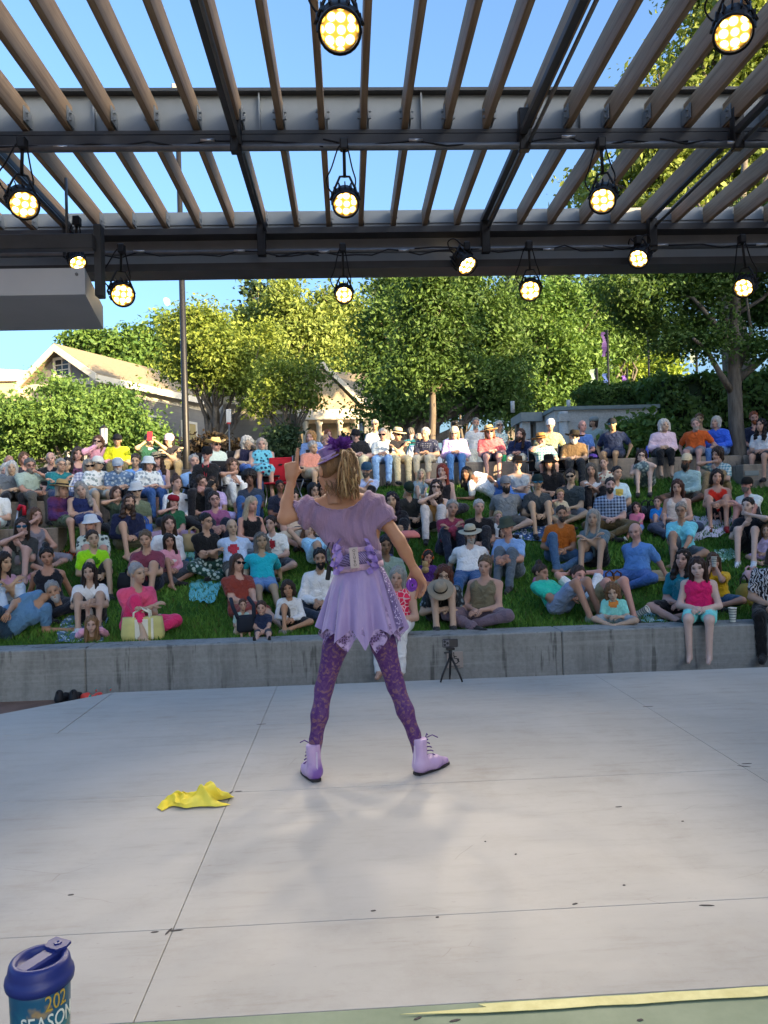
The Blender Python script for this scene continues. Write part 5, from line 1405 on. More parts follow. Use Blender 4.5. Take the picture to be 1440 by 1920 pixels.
# ================================================================ the audience: head pixel, ground, legs, arms, look | label
CROWD = '''
100,1107 g N prop m=1 h=short:9a9a98 bd=b8b4b0 t=tee:4d7292 b=shorts:1e3446 sh=2a2522 w=1.15 hr=18 sk=b|bearded grey-haired man in blue shirt lying on his side at the wall
167,1072 g K knee h=long:2a1c16 t=tee:dfe0e6 b=shorts:15151a sh=d8d8d8 s=.92|girl with long dark hair and white tee hugging bare knees, behind the prone child
258,1075 g O cross h=short:a8a8aa t=tee:d84a6c b=capri:c22a5c sk=a sh=bare w=1.1|grey-haired person in bright pink shirt behind the white and yellow tote bag
172,1188 g P lap h=long:8a6a48 t=tee:d890a8 b=shorts:303a50 sh=bare s=.62 Y=8.5|small blond child in pink lying on the belly with chin in hands
88,1043 g C back h=bun:1c1512 t=tank:14161e b=pants:1c1c22 sk=b|woman in black tank top with a topknot behind the bearded lying man
174,1010 g K lap h=short:3a2a1e t=tee:86f014 b=shorts:23262c s=.95 prt=4a9a18:.05|teenager in neon green tee shirt
8,1050 g K cross h=long:2c1f18 t=tee:a8808c b=pants:a3b4cc:wash:c4d0e0 sh=e8e8e8|dark-haired teen in pale jeans hugging knees at the edge beside the neon tee
41,985 g K chin h=long:33231a g=2 t=tee:2b2d2e b=shorts:54605c prt=8a8a88:.045|long-haired person in dark tee and mirrored sunglasses with chin on hand
66,965 g C face h=bob:5a3e28 t=tank:706e78 b=skirt:74727c|laughing woman in grey sleeveless dress shading her eyes with one hand
119,917 l W lap l0=1 h=bob:a89888 hat=straw:b89a66 t=long:3d2354:wash:6a3040 b=shorts:4a5a44:floral:2c3a2c sh=bare|woman in straw hat and purple open shirt on the lower side wall
153,921 l W lap l0=1 h=wavy:9a9894 t=tank:18224c b=skirt:18224c hr=14 sh=bare|woman with curly grey hair and navy dress tilting her head
170,982 g K knee h=short:8a8680 hat=bucket:d8dce0 e=1 t=tee:a8aea2:floral:4c5450 b=shorts:b0b4a8:floral:5a605a sh=18181a|man in white bucket hat and floral outfit behind the neon tee
242,940 g O lap h=wavy:3c2a20 bd=4a382c t=long:121a38 b=shorts:5b5a48 sh=bare w=1.12|long-haired bearded man in navy shirt and rolled khaki trousers
218,925 g C chin h=bob:4a3226 t=tee:36463a b=pants:20242a s=.88|child in dark green with hand at the mouth beside the bearded long-haired man
256,918 g C lap h=short:5a5048 hat=bucket:c6cacc g=1 t=tee:58624c b=shorts:6a6a58 w=1.1|man in olive shirt, sunglasses and pale sun hat behind the blue tote bag
331,906 g C lap h=bun:4a3222 t=long:c8cee0 b=pants:30343c|woman in white long-sleeved shirt behind the child with red turban
325,940 g C chin h=long:3a2c24 hat=turban:8c1a2c ph=e0e0e0 t=tee:1c5438 b=skirt:8c7488 s=.85|child in green tee with red headdress and white headphones
316,980 g C lap h=long:352419 t=long:c6cad8 b=pants:3a4048|woman with long brown hair and white hoodie behind the pink-sleeved girl
317,1013 g O lap h=long:2a1d17 t=long:c88898 b=shorts:384258 s=.76 sk=b sh=bare|dark-haired girl in pink long sleeves
273,1010 g K knee h=tail:6a5844 t=tee:703444 b=shorts:1c2436 w=1.05|smiling woman in mauve tee with hair tied back, arms round her knees
23,892 l W lap h=long:c8c6c2 t=tee:565c62 b=pants:1a1a1e|woman with long white hair and grey tee on the upper side wall
57,873 l W chin m=1 h=short:6a6660 bd=7a756e e=1 t=tee:87968a b=pants:4a4842 w=1.12 sk=b|man in sage green shirt leaning his cheek on his hand
113,872 l W cross h=short:9a968e e=1 t=long:1c666c b=pants:20304c|woman in teal cardigan with short grey hair
17,862 g C lap h=fringe:807a74 t=tee:3a5480 b=pants:2a2e38 sk=b|balding man in blue tee behind the white-haired woman
45,860 g C lap h=bob:6a4c34 t=tee:2a2a30 b=pants:24262c|brown-haired woman in dark top behind the man in sage green
95,859 g C lap h=fringe:b8b4ae t=tee:0e1014 b=pants:1c1e22 w=1.1 prt=c8d0d0:.05|white-haired man in black tee with pale print
126,869 g C lap h=bob:1e1512 t=tank:c4ccc8 b=pants:4a6478|woman with dark fringe and pale sleeveless top beside the teal cardigan
146,851 g C down h=curly:4a3c32 t=tank:50304a:floral:2c2434 b=skirt:4a3048|woman in dark patterned sleeveless top below the green tree
166,877 l W lap h=bob:8c8a84 g=1 t=long:b4b4be:plaid:8088a8 b=shorts:8c9494|woman in pastel plaid shirt and sunglasses
183,869 l W lap h=short:5a4a3a hat=cap:e2e0d4 g=1 t=tee:c2ccc4:floral:98a8a8 b=shorts:88959a|person in white cap and pale patterned tee
184,842 b W chin h=long:6a4630 g=1 t=long:c890a0 b=pants:1c1c20|long-haired woman in pink sleeves and sunglasses beside the lantern post
222,877 l W lap h=short:8a8a88 hat=cap:a8b4c0 bd=c4c0bc t=tee:4c6480:floral:a8b8c4 b=pants:16181e w=1.15|white-bearded man in blue tropical shirt and pale cap
220,826 b W lap h=short:5a5048 hat=cap:23252a t=tee:d8c818 b=pants:6a6040 sk=b|man in bright yellow tee and dark cap
280,826 b W phone h=short:1c1613 t=tee:123c30 b=pants:1c2430 prt=d0d8d0:.045|dark-haired person in green tee holding up a red phone
317,827 b W cross h=long:15100e hat=cap:e0c4cc t=tee:1a1a20 b=pants:b49868|woman with long black hair, pink cap and crossed arms
254,864 l W lap h=short:4a3e34 t=tee:6490c8 b=pants:24344c w=1.08 Y=13.3|man in bright blue shirt behind the tropical shirt
279,875 l W lap h=bob:3a2c24 hat=bucket:d4dad8 t=tee:c0c8c8:floral:9aa8b0 b=pants:2c4c7c|woman in white bucket hat, pale blouse and jeans
295,862 l W lap h=wavy:3a261c hat=straw:b8a684 t=tank:7f90cc b=skirt:ccd0d8 Y=13.2|woman in banded straw hat and blue sleeveless top
-10,920 l W lap l0=1 h=short:88827a t=tee:c8d0c0 b=shorts:b8c0b8|person in cream tee cut off by the edge of the picture
12,882 g C lap h=curly:ccc8c2 t=tee:6a4434 b=pants:2a2c30|white-haired woman half hidden behind the grey tee
364,864 g K cross h=short:a4a09a t=tee:84a4c6 b=shorts:1c222e w=1.08 Y=13.2|grey-haired man in light blue polo shirt by the tall pole
388,851 c H lap h=short:2a2420 hat=cap:1a1a1c g=1 t=long:121214 b=pants:15151a grp=x|man in black shirt with red lanyard and dark cap
405,838 c H lap h=short:8a8078 hat=cowboy:d8b878 g=1 t=tee:b8c4b8 b=pants:28282c Y=13.7|man in pale cowboy hat sitting in a camp chair
436,872 g K chin Y=13.1 h=curly:5a4230 t=tee:c4d4d2 b=capri:c8ccc0 sh=7a2020|woman in loose white blouse resting chin on hand
464,836 c H face m=1 h=curly:d8cfc0 t=tank:16162e b=pants:3c5c94 Y=13.75|white-haired woman in navy tank top lifting a hand to her head
491,847 c H lap h=bob:b0a090 t=tank:5aa0b0:floral:1c4058 b=dress:5aa0b0 w=1.15 Y=13.65|woman in blue and white patterned dress in a black camp chair
379,903 g C lap h=short:3a2c22 t=tee:131416 b=pants:1c1e22 hr=24|person in black tee tilting the head, beside the lilac tee
398,905 g C chin h=bob:3c2a1e t=tee:ae9cd0 b=skirt:b0a2d4 s=.9 sk=b|girl in lilac tee biting on a snack
468,897 g K knee h=afro:1c1410 t=tee:2a3442 b=pants:274a78 sk=c sh=28282c|man with big dark curls, grey tee and blue jeans
402,937 g K knee h=tail:2c2019 e=1 t=tee:84486e:wash:a06488 b=pants:1a1e2c|woman in pink-purple tee and glasses with arms on knees
472,945 g C lap h=long:b5a68a t=tank:101014 b=pants:7f9abc|young woman with long pale blond hair and black tank top
525,912 g C lap h=short:15100d t=tee:181d2e b=shorts:5a3c44 sk=c s=.88 prt=8a6a70:.05|boy in navy tee in front of the red chair
387,977 g C cross h=short:1a1512 e=1 t=tee:0f1012 b=pants:1c3c34:floral:b8c8c0|person in black tee and glasses with green patterned trousers
435,989 g E back h=fringe:8a8076 t=tee:9fb0cc b=shorts:33342e sk=a w=1.1 prt=b83848:.055|bald man in pale blue tee with red print leaning back on his hands
490,1014 g E back h=wavy:6c6862 t=tee:1296a2 b=shorts:52749c sk=b|grey-haired woman in teal tee leaning back
508,981 g C lap h=tail:2c1e18 t=tee:c8c8c0 b=shorts:30343c s=.92 prt=a83038:.05|girl with a dark braid and white printed tee
580,994 g B head h=long:6a4a34 t=tank:86b0dc b=shorts:9ab8e0 hr=-16|girl in light blue top lying back with raised arms
445,1056 g E lap h=long:4a3022 g=1 t=tee:742e22 b=skirt:7a3226 sh=bare|woman in rust dress and sunglasses with a baby on her chest
454,1093 g K lap h=short:5a3c28 t=tee:9ab0a8 b=shorts:c4a890 s=.42 sh=bare Y=8.62|baby sitting in a dark carrier
490,1140 g E lap h=short:4a3020 t=tee:18223a b=shorts:1c2432 s=.52 Y=8.62|toddler in navy tee with dark shoes over the wall edge
540,1104 g O lap h=curly:33241a t=long:d0d4de b=shorts:14161c s=.66 sk=b sh=8a8078|curly-haired child in white hoodie
600,1046 g C lap h=short:15110f bd=16120f t=long:cfd6e2 b=pants:1c2838 sk=b|dark-bearded man in white shirt partly hidden by the dancer
588,919 g C chin h=long:15110f e=1 t=tee:c4c8d4 b=pants:22262e|black-haired girl in white tee with hand over mouth
549,932 g C lap h=long:221813 t=tee:b8a898 b=skirt:b0a088|dark-haired woman behind the pointing arm
588,872 c H lap h=short:b4aea6 t=tee:b87a68 b=shorts:a89878 Y=13.4|grey-haired man in salmon shirt lit by the sun next to the pointing hand
583,834 b W lap h=long:a07848 t=tee:7488ac b=pants:8c94a0|woman with long blond hair and blue blouse next to the pointing finger
615,803 p S down h=long:8a5030 t=tank:241e1c b=pants:1c1c20 Y=20.5|red-haired woman in dark tank top standing near the porch columns
667,830 b W lap h=short:2a2420 hat=cap:202024 t=tee:15161a b=pants:c8b894|person in dark top and cream trousers beside the dancer's ponytail
612,848 c H lap h=short:a08060 t=tee:3c64a8 b=pants:2a3448 Y=13.75|person in blue almost hidden behind the purple flower
687,881 g K cross h=short:6a625c hat=cap:2c4c66 bd=5a524a t=tee:98a6c8 b=pants:121318|bearded man in blue cap and lavender tee with folded arms
606,917 g C lap h=long:1c1613 t=tee:1c1a20:floral:98949c b=pants:1c1c20|woman in dark floral top behind the dancer's neck
703,797 p S down h=short:b8b4ae g=1 t=long:ccd4e4 b=pants:1c2030 sk=b|white-haired man in white shirt standing by the parked car
718,829 b W lap h=short:b4aea6 g=1 t=tee:bccac8 b=pants:80a0c4|short-haired woman in pale mint tee and sunglasses on the wall
746,827 b W cross h=short:7a7068 hat=straw:d8c49c g=1 t=tee:16161c b=pants:c6b48c w=1.12|man in straw hat and black tee with crossed arms and khaki trousers
771,817 p S down h=short:6a6660 t=tee:1c7078:plaid:105058 b=pants:24303c y=170 Y=15.8|person in teal plaid shirt with the back turned
786,826 b W lap h=short:a89c90 g=1 t=tee:a8b4c8 b=pants:2a3040 Y=15.2|person in sunglasses peeping between teal plaid and dotted top
798,827 b W lap h=short:c0bcb4 t=tee:1a2038:dots:9098a8 b=capri:b4a890|woman in dark dotted top and beige trousers beside the thin trunk
852,823 b W lap h=long:a48862 hat=cap:c8bca4 g=1 t=long:a494c4:floral:c8bcd8 b=pants:4870a0 w=1.08|long-haired woman in lavender patterned blouse and jeans
892,793 p S down h=short:98948e bd=a8a49e t=tee:c8d4e0 b=pants:c8c4b8 w=1.12|man in white short-sleeved shirt and cream trousers standing
936,798 p S cross h=bob:d0ccc4 g=1 t=long:b8ccbc b=pants:ccd0d4|white-haired woman in mint cardigan with dark strap standing
918,823 b W lap h=bob:8a5a38 hat=straw:d4b47c g=1 t=tee:c45c60 b=shorts:1e2a44 w=1.12 sh=8ca0a4|woman in straw hat and coral tee with bare legs
975,816 b W lap h=long:3a281e bd=3a2c22 t=long:182444 b=pants:a8a494 Y=14.7|long-haired man in navy zip top behind the wall
790,889 g O knee h=long:bfae8c t=tee:74848c b=shorts:c0ccd8 s=.66 sh=bare|small blond girl in grey tee and white shorts
829,883 g C chin h=long:8a3420 t=tank:16141a b=pants:2a2a30|red-haired woman in black leaning forward
874,885 g N prop h=long:17110f t=tee:c4d0dc b=pants:3c64a4 sk=c|dark-haired man in white tee and jeans lying on his side
970,869 g C cross h=short:5a4c40 hat=straw:3c2c20 t=tank:8a949c b=shorts:2c3440 w=1.2|man in brown brimmed hat and grey sleeveless tee with folded arms
948,907 g C back h=short:2c221c hat=cap:84868a bbd=120e0c t=tee:686c6e b=shorts:4a4640 w=1.12|man with big black beard and grey cap
940,940 g K lap h=bob:3c281c t=tank:18203a b=skirt:18203a s=.46 Y=11.0|toddler in navy dress in front of the black-bearded man
735,937 g K knee h=wavy:1c1020 t=tee:101014 b=pants:15151a sh=5a5a8a|woman with long purple-black hair and black clothes
766,918 g C lap h=short:15110f hat=cap:223026 t=tee:20201e b=pants:1c1c1e hp=-35 s=.9|person in dark green cap bent forward
818,914 g K chin h=wavy:2c1a14 g=1 t=tank:886638 b=pants:b8b0aa sk=p|woman in tan top, sunglasses and pale trousers resting chin on fist
848,952 g K cross h=short:a4a29c t=long:722840 b=pants:1c2232 sk=b sh=3a4a54|grey-haired man in burgundy sweater with arms on his knees
898,951 g K lap h=short:c0bcb6 t=tee:131215 b=capri:26262a|short-white-haired woman in black tee
882,1003 g E back h=short:8a8680 hat=straw:b8b09a bd=bcb8b2 t=tee:c6d4e2 b=pants:23466e w=1.1|bearded man in wide pale hat and white tee leaning back
950,987 g K knee h=short:a09a92 hat=bucket:4c5448 t=tee:7a9ac6 b=pants:525c66 sh=3a3a3c|man in olive bucket hat and open blue shirt
934,969 g C lap h=short:b8a07a t=tee:c4ccd8 b=shorts:9aa8bc s=.62|blond child in white behind the olive bucket hat
909,1060 g C lap h=short:6a5844 t=tank:69634f b=pants:64555f sk=a w=1.05|woman in olive sleeveless top sitting cross-legged
745,1082 w W lap h=long:9a9c98 t=tank:c42448:net:e8c0c8 b=pants:d4dae2 sh=bare|woman with long grey hair, red patterned top and white trousers on the front wall
832,1080 g K lap h=curly:5a3020 e=1 t=tee:1f262b:floral:78868e b=shorts:0f0f12|woman in glasses and dark floral top with a felt hat on her knee
802,1045 g C lap h=bob:241813 ph=c85a20 t=tee:44246a b=pants:30243c s=.62 sk=b|child in purple with orange headphones holding a plush toy
722,1022 g C lap h=tail:1c1512 t=tee:74867c b=pants:2a3030 sk=c|dark-haired person in grey-green tee behind the dancer's arm
1015,1104 g B lap h=bun:3a2a1e t=tee:1ea48c b=shorts:7484a0 sk=b sh=8a9a80 y=58 lean=-34|woman in bright teal tee reclining with knees up
1085,1080 g B head h=short:3a2a20 t=tee:d4dae6 b=shorts:8a8468 y=40|man in white tee lying back with hands behind his head
1148,1110 g C lap h=curly:7a5a3c t=tee:78bcb2 b=shorts:7a8a94 s=.64 sh=3a3c40 prt=d88840:.06|little girl in mint tee with rainbow print
1191,996 g C back h=fringe:9a948c t=tee:4c76ac b=pants:3a5a8e w=1.1 sk=a|balding man in blue polo shirt and jeans
1280,1047 g C lap h=wavy:231914 t=tee:0f6676 b=shorts:141418 w=1.1 prt=4a8a98:.05|woman with long dark curls and dark teal tee
1308,1064 w W lap h=long:38241b t=tank:c21a5c b=shorts:6cc4be sh=bare sk=p s=.93|girl in hot pink tank top and aqua shorts on the front wall
1338,1052 g C cup h=long:5a3e28 t=tee:d29a18 b=shorts:30506c s=.8|girl in yellow tee drinking from a white cup
1452,1040 w W lap h=bob:4a4038 t=tee:15151a:swirl:c8c8cc b=pants:101012 w=1.15|person in black and white patterned top at the edge of the front wall
1277,956 g O knee h=short:a89c90 e=1 t=tee:6cbad4 b=shorts:44505c sk=b sh=bare|grey-haired man in light blue tee and glasses clasping one knee
1053,963 g O lap h=short:3c342e bd=4a423c t=tee:9c5418 b=pants:3a5674 sk=b sh=bare|man in rust orange tee and jeans with one knee up
1112,970 g K cross h=long:a8a49c t=tee:566870 b=shorts:17171a sh=bare|woman with long grey hair and slate blue tee
1070,894 g C lap h=short:2a2220 g=1 t=tee:2b3438 b=shorts:5a6068 w=1.1|man in charcoal polo shirt and sunglasses
1008,904 g K lap h=short:2a2420 hat=cap:20302e g=2 t=tee:32383c b=shorts:101114 sh=15151a|man in dark cap with mirrored glasses and charcoal tee
1050,927 g C chin h=short:a88a5c ph=282828 t=tee:c0b498 b=shorts:8a8878 s=.62|blond boy in beige tee with headphones
1029,867 g C lap h=wavy:1a1310 hat=floppy:0d0c0e t=tee:101013 b=pants:1a1a1e w=1.05|woman in black floppy hat and black clothes
1144,910 g C lap h=short:2c2622 bd=2a2420 t=tee:8494aa:plaid:2a3650 b=pants:54462c w=1.15|dark-bearded man in blue plaid shirt
1193,952 g E lap h=long:3a281c t=tee:cc6a84 b=shorts:6484b8 s=.56 sh=e0e0e0|toddler in pink tee with bare legs stretched out
1233,940 g K lap h=short:5a4028 t=tee:1f7cca b=shorts:8a9ac0 s=.62|child in bright blue tee next to the pink toddler
1270,913 g C lap h=long:4a2a1e t=tank:c4b4a8 b=pants:3a4050|laughing woman with long brown hair and cream top
1344,893 g K knee h=bob:241813 t=tank:cc2816 b=shorts:15151a sh=8a1420|woman in red tank top and red socks with bare knees
1343,920 g K lap h=bob:6a4a30 t=tank:8a7a6a b=shorts:3a4a60 s=.45 Y=12.1|small child sitting between the knees of the red tank top
1400,906 g K cross h=short:3a3430 hat=cap:24221e bd=7a726a t=tee:c0d4c0 b=shorts:2c3038|man in dark cap and pale mint tee
1402,947 g K chin m=1 h=short:241d1a t=tee:11151e b=shorts:101115 sh=d8dce4 sk=p|young man in navy tee with cheek on hand and white sneakers
1437,995 g C lap h=bob:6a4c34 t=tee:b4a4d0 b=shorts:a898c4 s=.62|child in lavender tee at the edge beside the white sneakers
1287,864 g C lap h=short:1c1613 hat=cap:d0c0a0 bbd=17120f t=long:88a09e b=shorts:4a3c30 sk=c w=1.08|bearded man in beige cap and pale teal shirt
1345,850 g K chin h=curly:33221a t=tee:4c7884:plaid:c8d0c8 b=pants:7a684c|curly-haired man in teal plaid shirt with hand at his mouth
1245,798 b W lap h=curly:cfcac4 t=long:bfa8b2 b=capri:101115 sh=bare w=1.1|woman with fluffy white hair and pale pink blouse
1303,796 b W down h=short:8a7c70 bd=a89c92 t=tee:b04e1c b=shorts:6a6a70 w=1.1|grey-bearded man in burnt orange shirt
1343,791 b W lap h=bob:c0bcb4 t=long:2c54b8 b=pants:4a6a98|grey-bobbed woman in royal blue shirt beside the trunk
1312,779 b W lap h=short:7a5a40 t=tee:a08468 b=pants:3a3a3c Y=15.4|tan-shirted person half hidden behind the orange shirt
1414,783 b W lap h=short:8a4a28 bd=8a4a28 t=tee:131a30 b=shorts:2a3040 Y=14.7|red-haired man in navy tee behind the white tee
1428,797 b W lap h=wavy:17110f t=tee:ccd6dc b=shorts:17181d Y=13.75 z=2.17|dark-haired young man in white tee on the planter wall
1148,796 b W down h=short:6a6058 hat=cap:22262c g=2 t=tee:12203e b=shorts:16233e w=1.15 sk=b|man in navy button shirt with cap and mirrored sunglasses on the wall
1113,791 p S cross h=bob:4a3a30 hat=turban:9aa4a4 t=long:8c9894 b=pants:1c2026|woman in grey scarf and cardigan standing by the concrete building
1092,799 b W lap h=fringe:8a7a6c t=tee:4a6ca8 b=pants:2c3440 Y=14.9|balding man in blue tee beside the scarfed woman
1032,797 b W down h=short:8a8078 hat=cap:dce0e0 t=tee:8a8c6c b=shorts:7a8a90 w=1.1|man in white cap and olive polo shirt
1077,824 c H lap h=short:b0aaa4 hat=straw:2e2a22 g=1 bd=ccc8c2 t=tee:5c4a32 b=pants:202428 Y=13.6|white-bearded man in dark brimmed hat and brown shirt
1015,832 c H chin h=short:8a7c6c hat=straw:b88c4c t=tee:4a7888:plaid:b0c4c8 b=shorts:8a9088 Y=13.5|man in straw hat and teal plaid shirt in a camp chair
1108,880 g K cross h=long:5c564e t=tank:ccd0d8 b=capri:141418 sk=b|grey-haired woman in white sleeveless top
1132,867 g C lap h=tail:8a6a48 t=tee:c8bca4:floral:b06a50 b=pants:c0b0a8 s=.92|fair-haired girl in floral blouse
1157,887 g C lap h=short:1e1714 t=tee:a9c0cc b=pants:30343c prt=d8c060:.05|dark-haired young man in pale blue tee
1203,853 g K chin m=1 h=long:2f1e18 e=1 t=tank:173a52 b=skirt:4a5a5c:floral:a0b0a8 sk=p Y=13.5|pale woman in blue top and patterned skirt gazing upward
'''
PEOPLE = {}
for ln in CROWD.strip().split('\n'):
    lab = ln.split('|')[1].strip()
    ln = ln.replace(' grp=x', '')
    PEOPLE[ln.split()[0]] = person(ln)
# ================================================================ the dancer, seen from behind
PY = 4.03
def D_(px, py, dy=0.0): return aty(px, py, PY + dy)
ORG = np.array([D_(672, 1045)[0], PY, 0.0])
def dl(px, py, dy=0.0): return D_(px, py, dy) - ORG
SKP = (.42, .215, .125)
heelL, toeL = atz(590, 1450, .035) - ORG, atz(566, 1432, .03) - ORG
heelR, toeR = atz(788, 1438, .035) - ORG, atz(833, 1424, .03) - ORG
ankL = heelL * (1, 1, 0) + (0, 0, .12); ankR = heelR * (1, 1, 0) + (0, 0, .12)
ankL[0] = dl(589, 1400)[0]; ankR[0] = dl(785, 1395)[0]
dL, dR = heelL[1] * .7, heelR[1] * .7
J = dict(pel=dl(674, 1105), wst=dl(671, 1045), rib=dl(660, 1000), chest=dl(648, 968), nk=dl(638, 935), head=dl(626, 886, .02),
         shL=dl(588, 953), shR=dl(702, 947), elL=dl(533, 972, -.03), wrL=dl(546, 899, .02), elR=dl(748, 1013, -.05), wrR=dl(777, 1068, .0),
         hpL=dl(650, 1135), hpR=dl(697, 1135), knL=dl(607, 1292, -.02), knR=dl(742, 1285, -.02))
pr = [(J['chest'] + (-.10, 0, 0), J['chest'] + (.12, 0, .03), .085, .08, 0), (J['rib'] + (-.06, 0, 0), J['rib'] + (.06, 0, 0), .09, .09, 0), (J['wst'] + (-.04, 0, 0), J['wst'] + (.04, 0, 0), .078, .078, 0),
      (J['pel'] + (-.06, 0, 0), J['pel'] + (.06, 0, 0), .086, .086, 0), (J['shL'] + (.02, 0, .0), J['nk'] + (-.02, 0, .0), .05, .05, 0), (J['shR'], J['nk'] + (.02, 0, 0), .05, .05, 0),
      (J['nk'] - (0, 0, .05), J['head'] + (0, -.02, -.06), .056, .053, 0),
      (J['shL'], J['elL'], .047, .037, 0), (J['elL'], J['elL'] * .6 + J['wrL'] * .4, .037, .035, 0), (J['elL'] * .6 + J['wrL'] * .4, J['wrL'], .035, .026, 0),
      (J['shR'], J['elR'], .047, .037, 0), (J['elR'], J['elR'] * .6 + J['wrR'] * .4, .037, .036, 0), (J['elR'] * .6 + J['wrR'] * .4, J['wrR'], .036, .026, 0)]
for hp, kn, an in (('hpL', 'knL', ankL), ('hpR', 'knR', ankR)):
    kn_ = J[kn]; calf = kn_ * .62 + an * .38 + (0, -.02, 0)
    pr += [(J[hp], J[hp] * .5 + kn_ * .5, .078, .066, 2), (J[hp] * .5 + kn_ * .5, kn_, .066, .048, 2), (kn_, calf, .046, .0455, 2), (calf, kn_ * .25 + an * .75, .0455, .033, 2), (kn_ * .25 + an * .75, an - (0, 0, .05), .034, .033, 2)]
pts = np.array([p_ for q in pr for p_ in q[:2]])
lo, ax3, n3 = grid(pts.min(0) - .12, pts.max(0) + .12, .0105)
G = np.meshgrid(*ax3, indexing='ij', sparse=True)
pr = [(a_, b_, ra - .005, rb - .005, g_) for a_, b_, ra, rb, g_ in pr]
f = smin([d_cone(G, *q[:4]) for q in pr], .009)
V, Q = surfnet(f, lo, ax3[0][1] - ax3[0][0]); V = relax(V, Q, 2, .45)
gv = (V[:, 0], V[:, 1], V[:, 2])
reg = np.array([q[4] for q in pr])[np.stack([d_cone(gv, *q[:4]) for q in pr], 1).argmin(1)]
# groove of the spine and the shoulder blades
N = vnormals(V, Q)
HV, HQ, T = HEADS[2]
HMp = Matrix.Rotation(R(24), 4, 'Z') @ Matrix.Rotation(R(-8), 4, 'X') @ Matrix.Rotation(R(6), 4, 'Y')
hv = (HV * .98) @ np.array(HMp)[:3, :3].T + J['head']
# hands, finger by finger
def hand_sdf(wr, u, s_, nrm, fingers, thumb, h=.0055):
    """wr wrist, u along the hand, s_ toward the thumb, nrm out of the palm; fingers: list of (spread, curl1, curl2, curl3)"""
    u, s_, nrm = [np.array(v, float) / np.linalg.norm(v) for v in (u, s_, nrm)]
    L = lambda a, b, c: np.array(wr) + s_ * a + u * b + nrm * c
    pz = [(L(0, -.03, 0), L(0, .015, 0), .023, .024), (L(.014, .02, 0), L(.024, .075, 0), .016, .014), (L(-.010, .02, 0), L(-.022, .070, 0), .016, .014), (L(.0, .03, 0), L(.004, .078, 0), .017, .014)]
    ft = []
    for (k, (off, ln)) in enumerate(((.027, .086), (.009, .080), (-.010, .074), (-.027, .060))):
        sp, c1, c2, c3 = fingers[k]
        p0 = L(off, .078 - abs(off) * .12, 0); a = 0; p_ = p0; rr = .0102
        for seg, cc in ((.45, c1), (.32, c2), (.25, c3)):
            a += cc
            d_ = u * math.cos(a) + nrm * math.sin(a) + s_ * sp
            q_ = p_ + d_ * ln * seg / np.linalg.norm(d_)
            ft.append((p_, q_, rr, rr * .93)); p_ = q_; rr *= .93
    a = L(.018, .015, .006); b = a + s_ * thumb[0] + u * thumb[1] + nrm * thumb[2]; c = b + s_ * thumb[3] + u * thumb[4] + nrm * thumb[5]
    ft += [(a, b, .0125, .0105), (b, c, .0105, .008)]
    al = pz + ft
    P_ = np.array([p_ for q in al for p_ in q[:2]])
    lo_, ax_, n_ = grid(P_.min(0) - .03, P_.max(0) + .03, h)
    G_ = np.meshgrid(*ax_, indexing='ij', sparse=True)
    f_ = smin([d_cone(G_, *q) for q in pz], .008)
    for q in ft: f_ = smin([f_, d_cone(G_, *q)], .0022)
    V_, Q_ = surfnet(f_, lo_, h)
    return relax(V_, Q_, 1, .35), Q_
hL = hand_sdf(J['wrL'], (.03, .05, 1), (1, .15, -.02), (.1, 1, 0), [(.06, .05, .03, .02), (.0, 1.5, 1.4, .7), (0, 1.55, 1.4, .7), (0, 1.6, 1.4, .7)], (.022, .03, .018, -.012, .026, .022))
uR = J['wrR'] - J['elR']; uR = uR / np.linalg.norm(uR) + (.15, -.05, -.3)
hR = hand_sdf(J['wrR'], uR, (-.6, .75, -.1), (-.75, -.5, -.25), [(.12, .35, .3, .2), (.03, .3, .35, .2), (-.04, .35, .4, .2), (-.12, .45, .45, .3)], (.028, .03, .018, .006, .03, .016))
parts = [(V, [Q], np.tile(SKP, (len(V), 1))), (hv, [HQ], np.tile(SKP, (len(hv), 1))), (hL[0], [hL[1]], np.tile(SKP, (len(hL[0]), 1))), (hR[0], [hR[1]], np.tile(SKP, (len(hR[0]), 1)))]
off = 0; VV = []; FF = []; CC = []
for v_, fl, c_ in parts:
    VV.append(v_); CC.append(c_); FF += [f_ + off for f_ in fl]; off += len(v_)
CC = np.concatenate(CC)
me_ = mesh('person', np.concatenate(VV), FF, True)
me_.color_attributes.new('Col', 'FLOAT_COLOR', 'POINT').data.foreach_set('color', np.concatenate([CC, np.ones((len(CC), 1))], 1).astype(np.float32).ravel())
dancer = link('person', me_, M_SKIN, None, ORG)
tag(dancer, 'dancer in lilac skirt and lace tights on the stage, back turned, pointing up', 'person')

# tights: lace over skin
k = NT('lace_tights', .6, .25)
wn = k.noise(7, 2, .5)
vv = k.mix(.10, k.co(), k.n('TexNoise').outputs['Color'], 'ADD')
vo = k.n('TexVoronoi', feature='SMOOTH_F1'); vo.inputs['Scale'].default_value = 48; k.l(k.mix(.06, k.co(), wn, 'ADD'), vo.inputs['Vector'])
v2 = k.n('TexWave', wave_type='RINGS'); v2.inputs['Scale'].default_value = 13; v2.inputs['Distortion'].default_value = 11; v2.inputs['Detail Scale'].default_value = 2.2; k.l(k.co('Object', (1, 1, .7)), v2.inputs['Vector'])
m1 = k.ramp(v2.outputs['Fac'], [(.40, (0, 0, 0)), (.5, (1, 1, 1))])
m2 = k.ramp(vo.outputs['Distance'], [(.36, (0, 0, 0)), (.46, (1, 1, 1))])
msk = k.mix(.5, m1, m2)
net = k.noise(260, 1, .5)
c_ = k.ramp(msk, [(.15, (.19, .095, .12)), (.5, (.105, .042, .14)), (.8, (.075, .022, .13))])
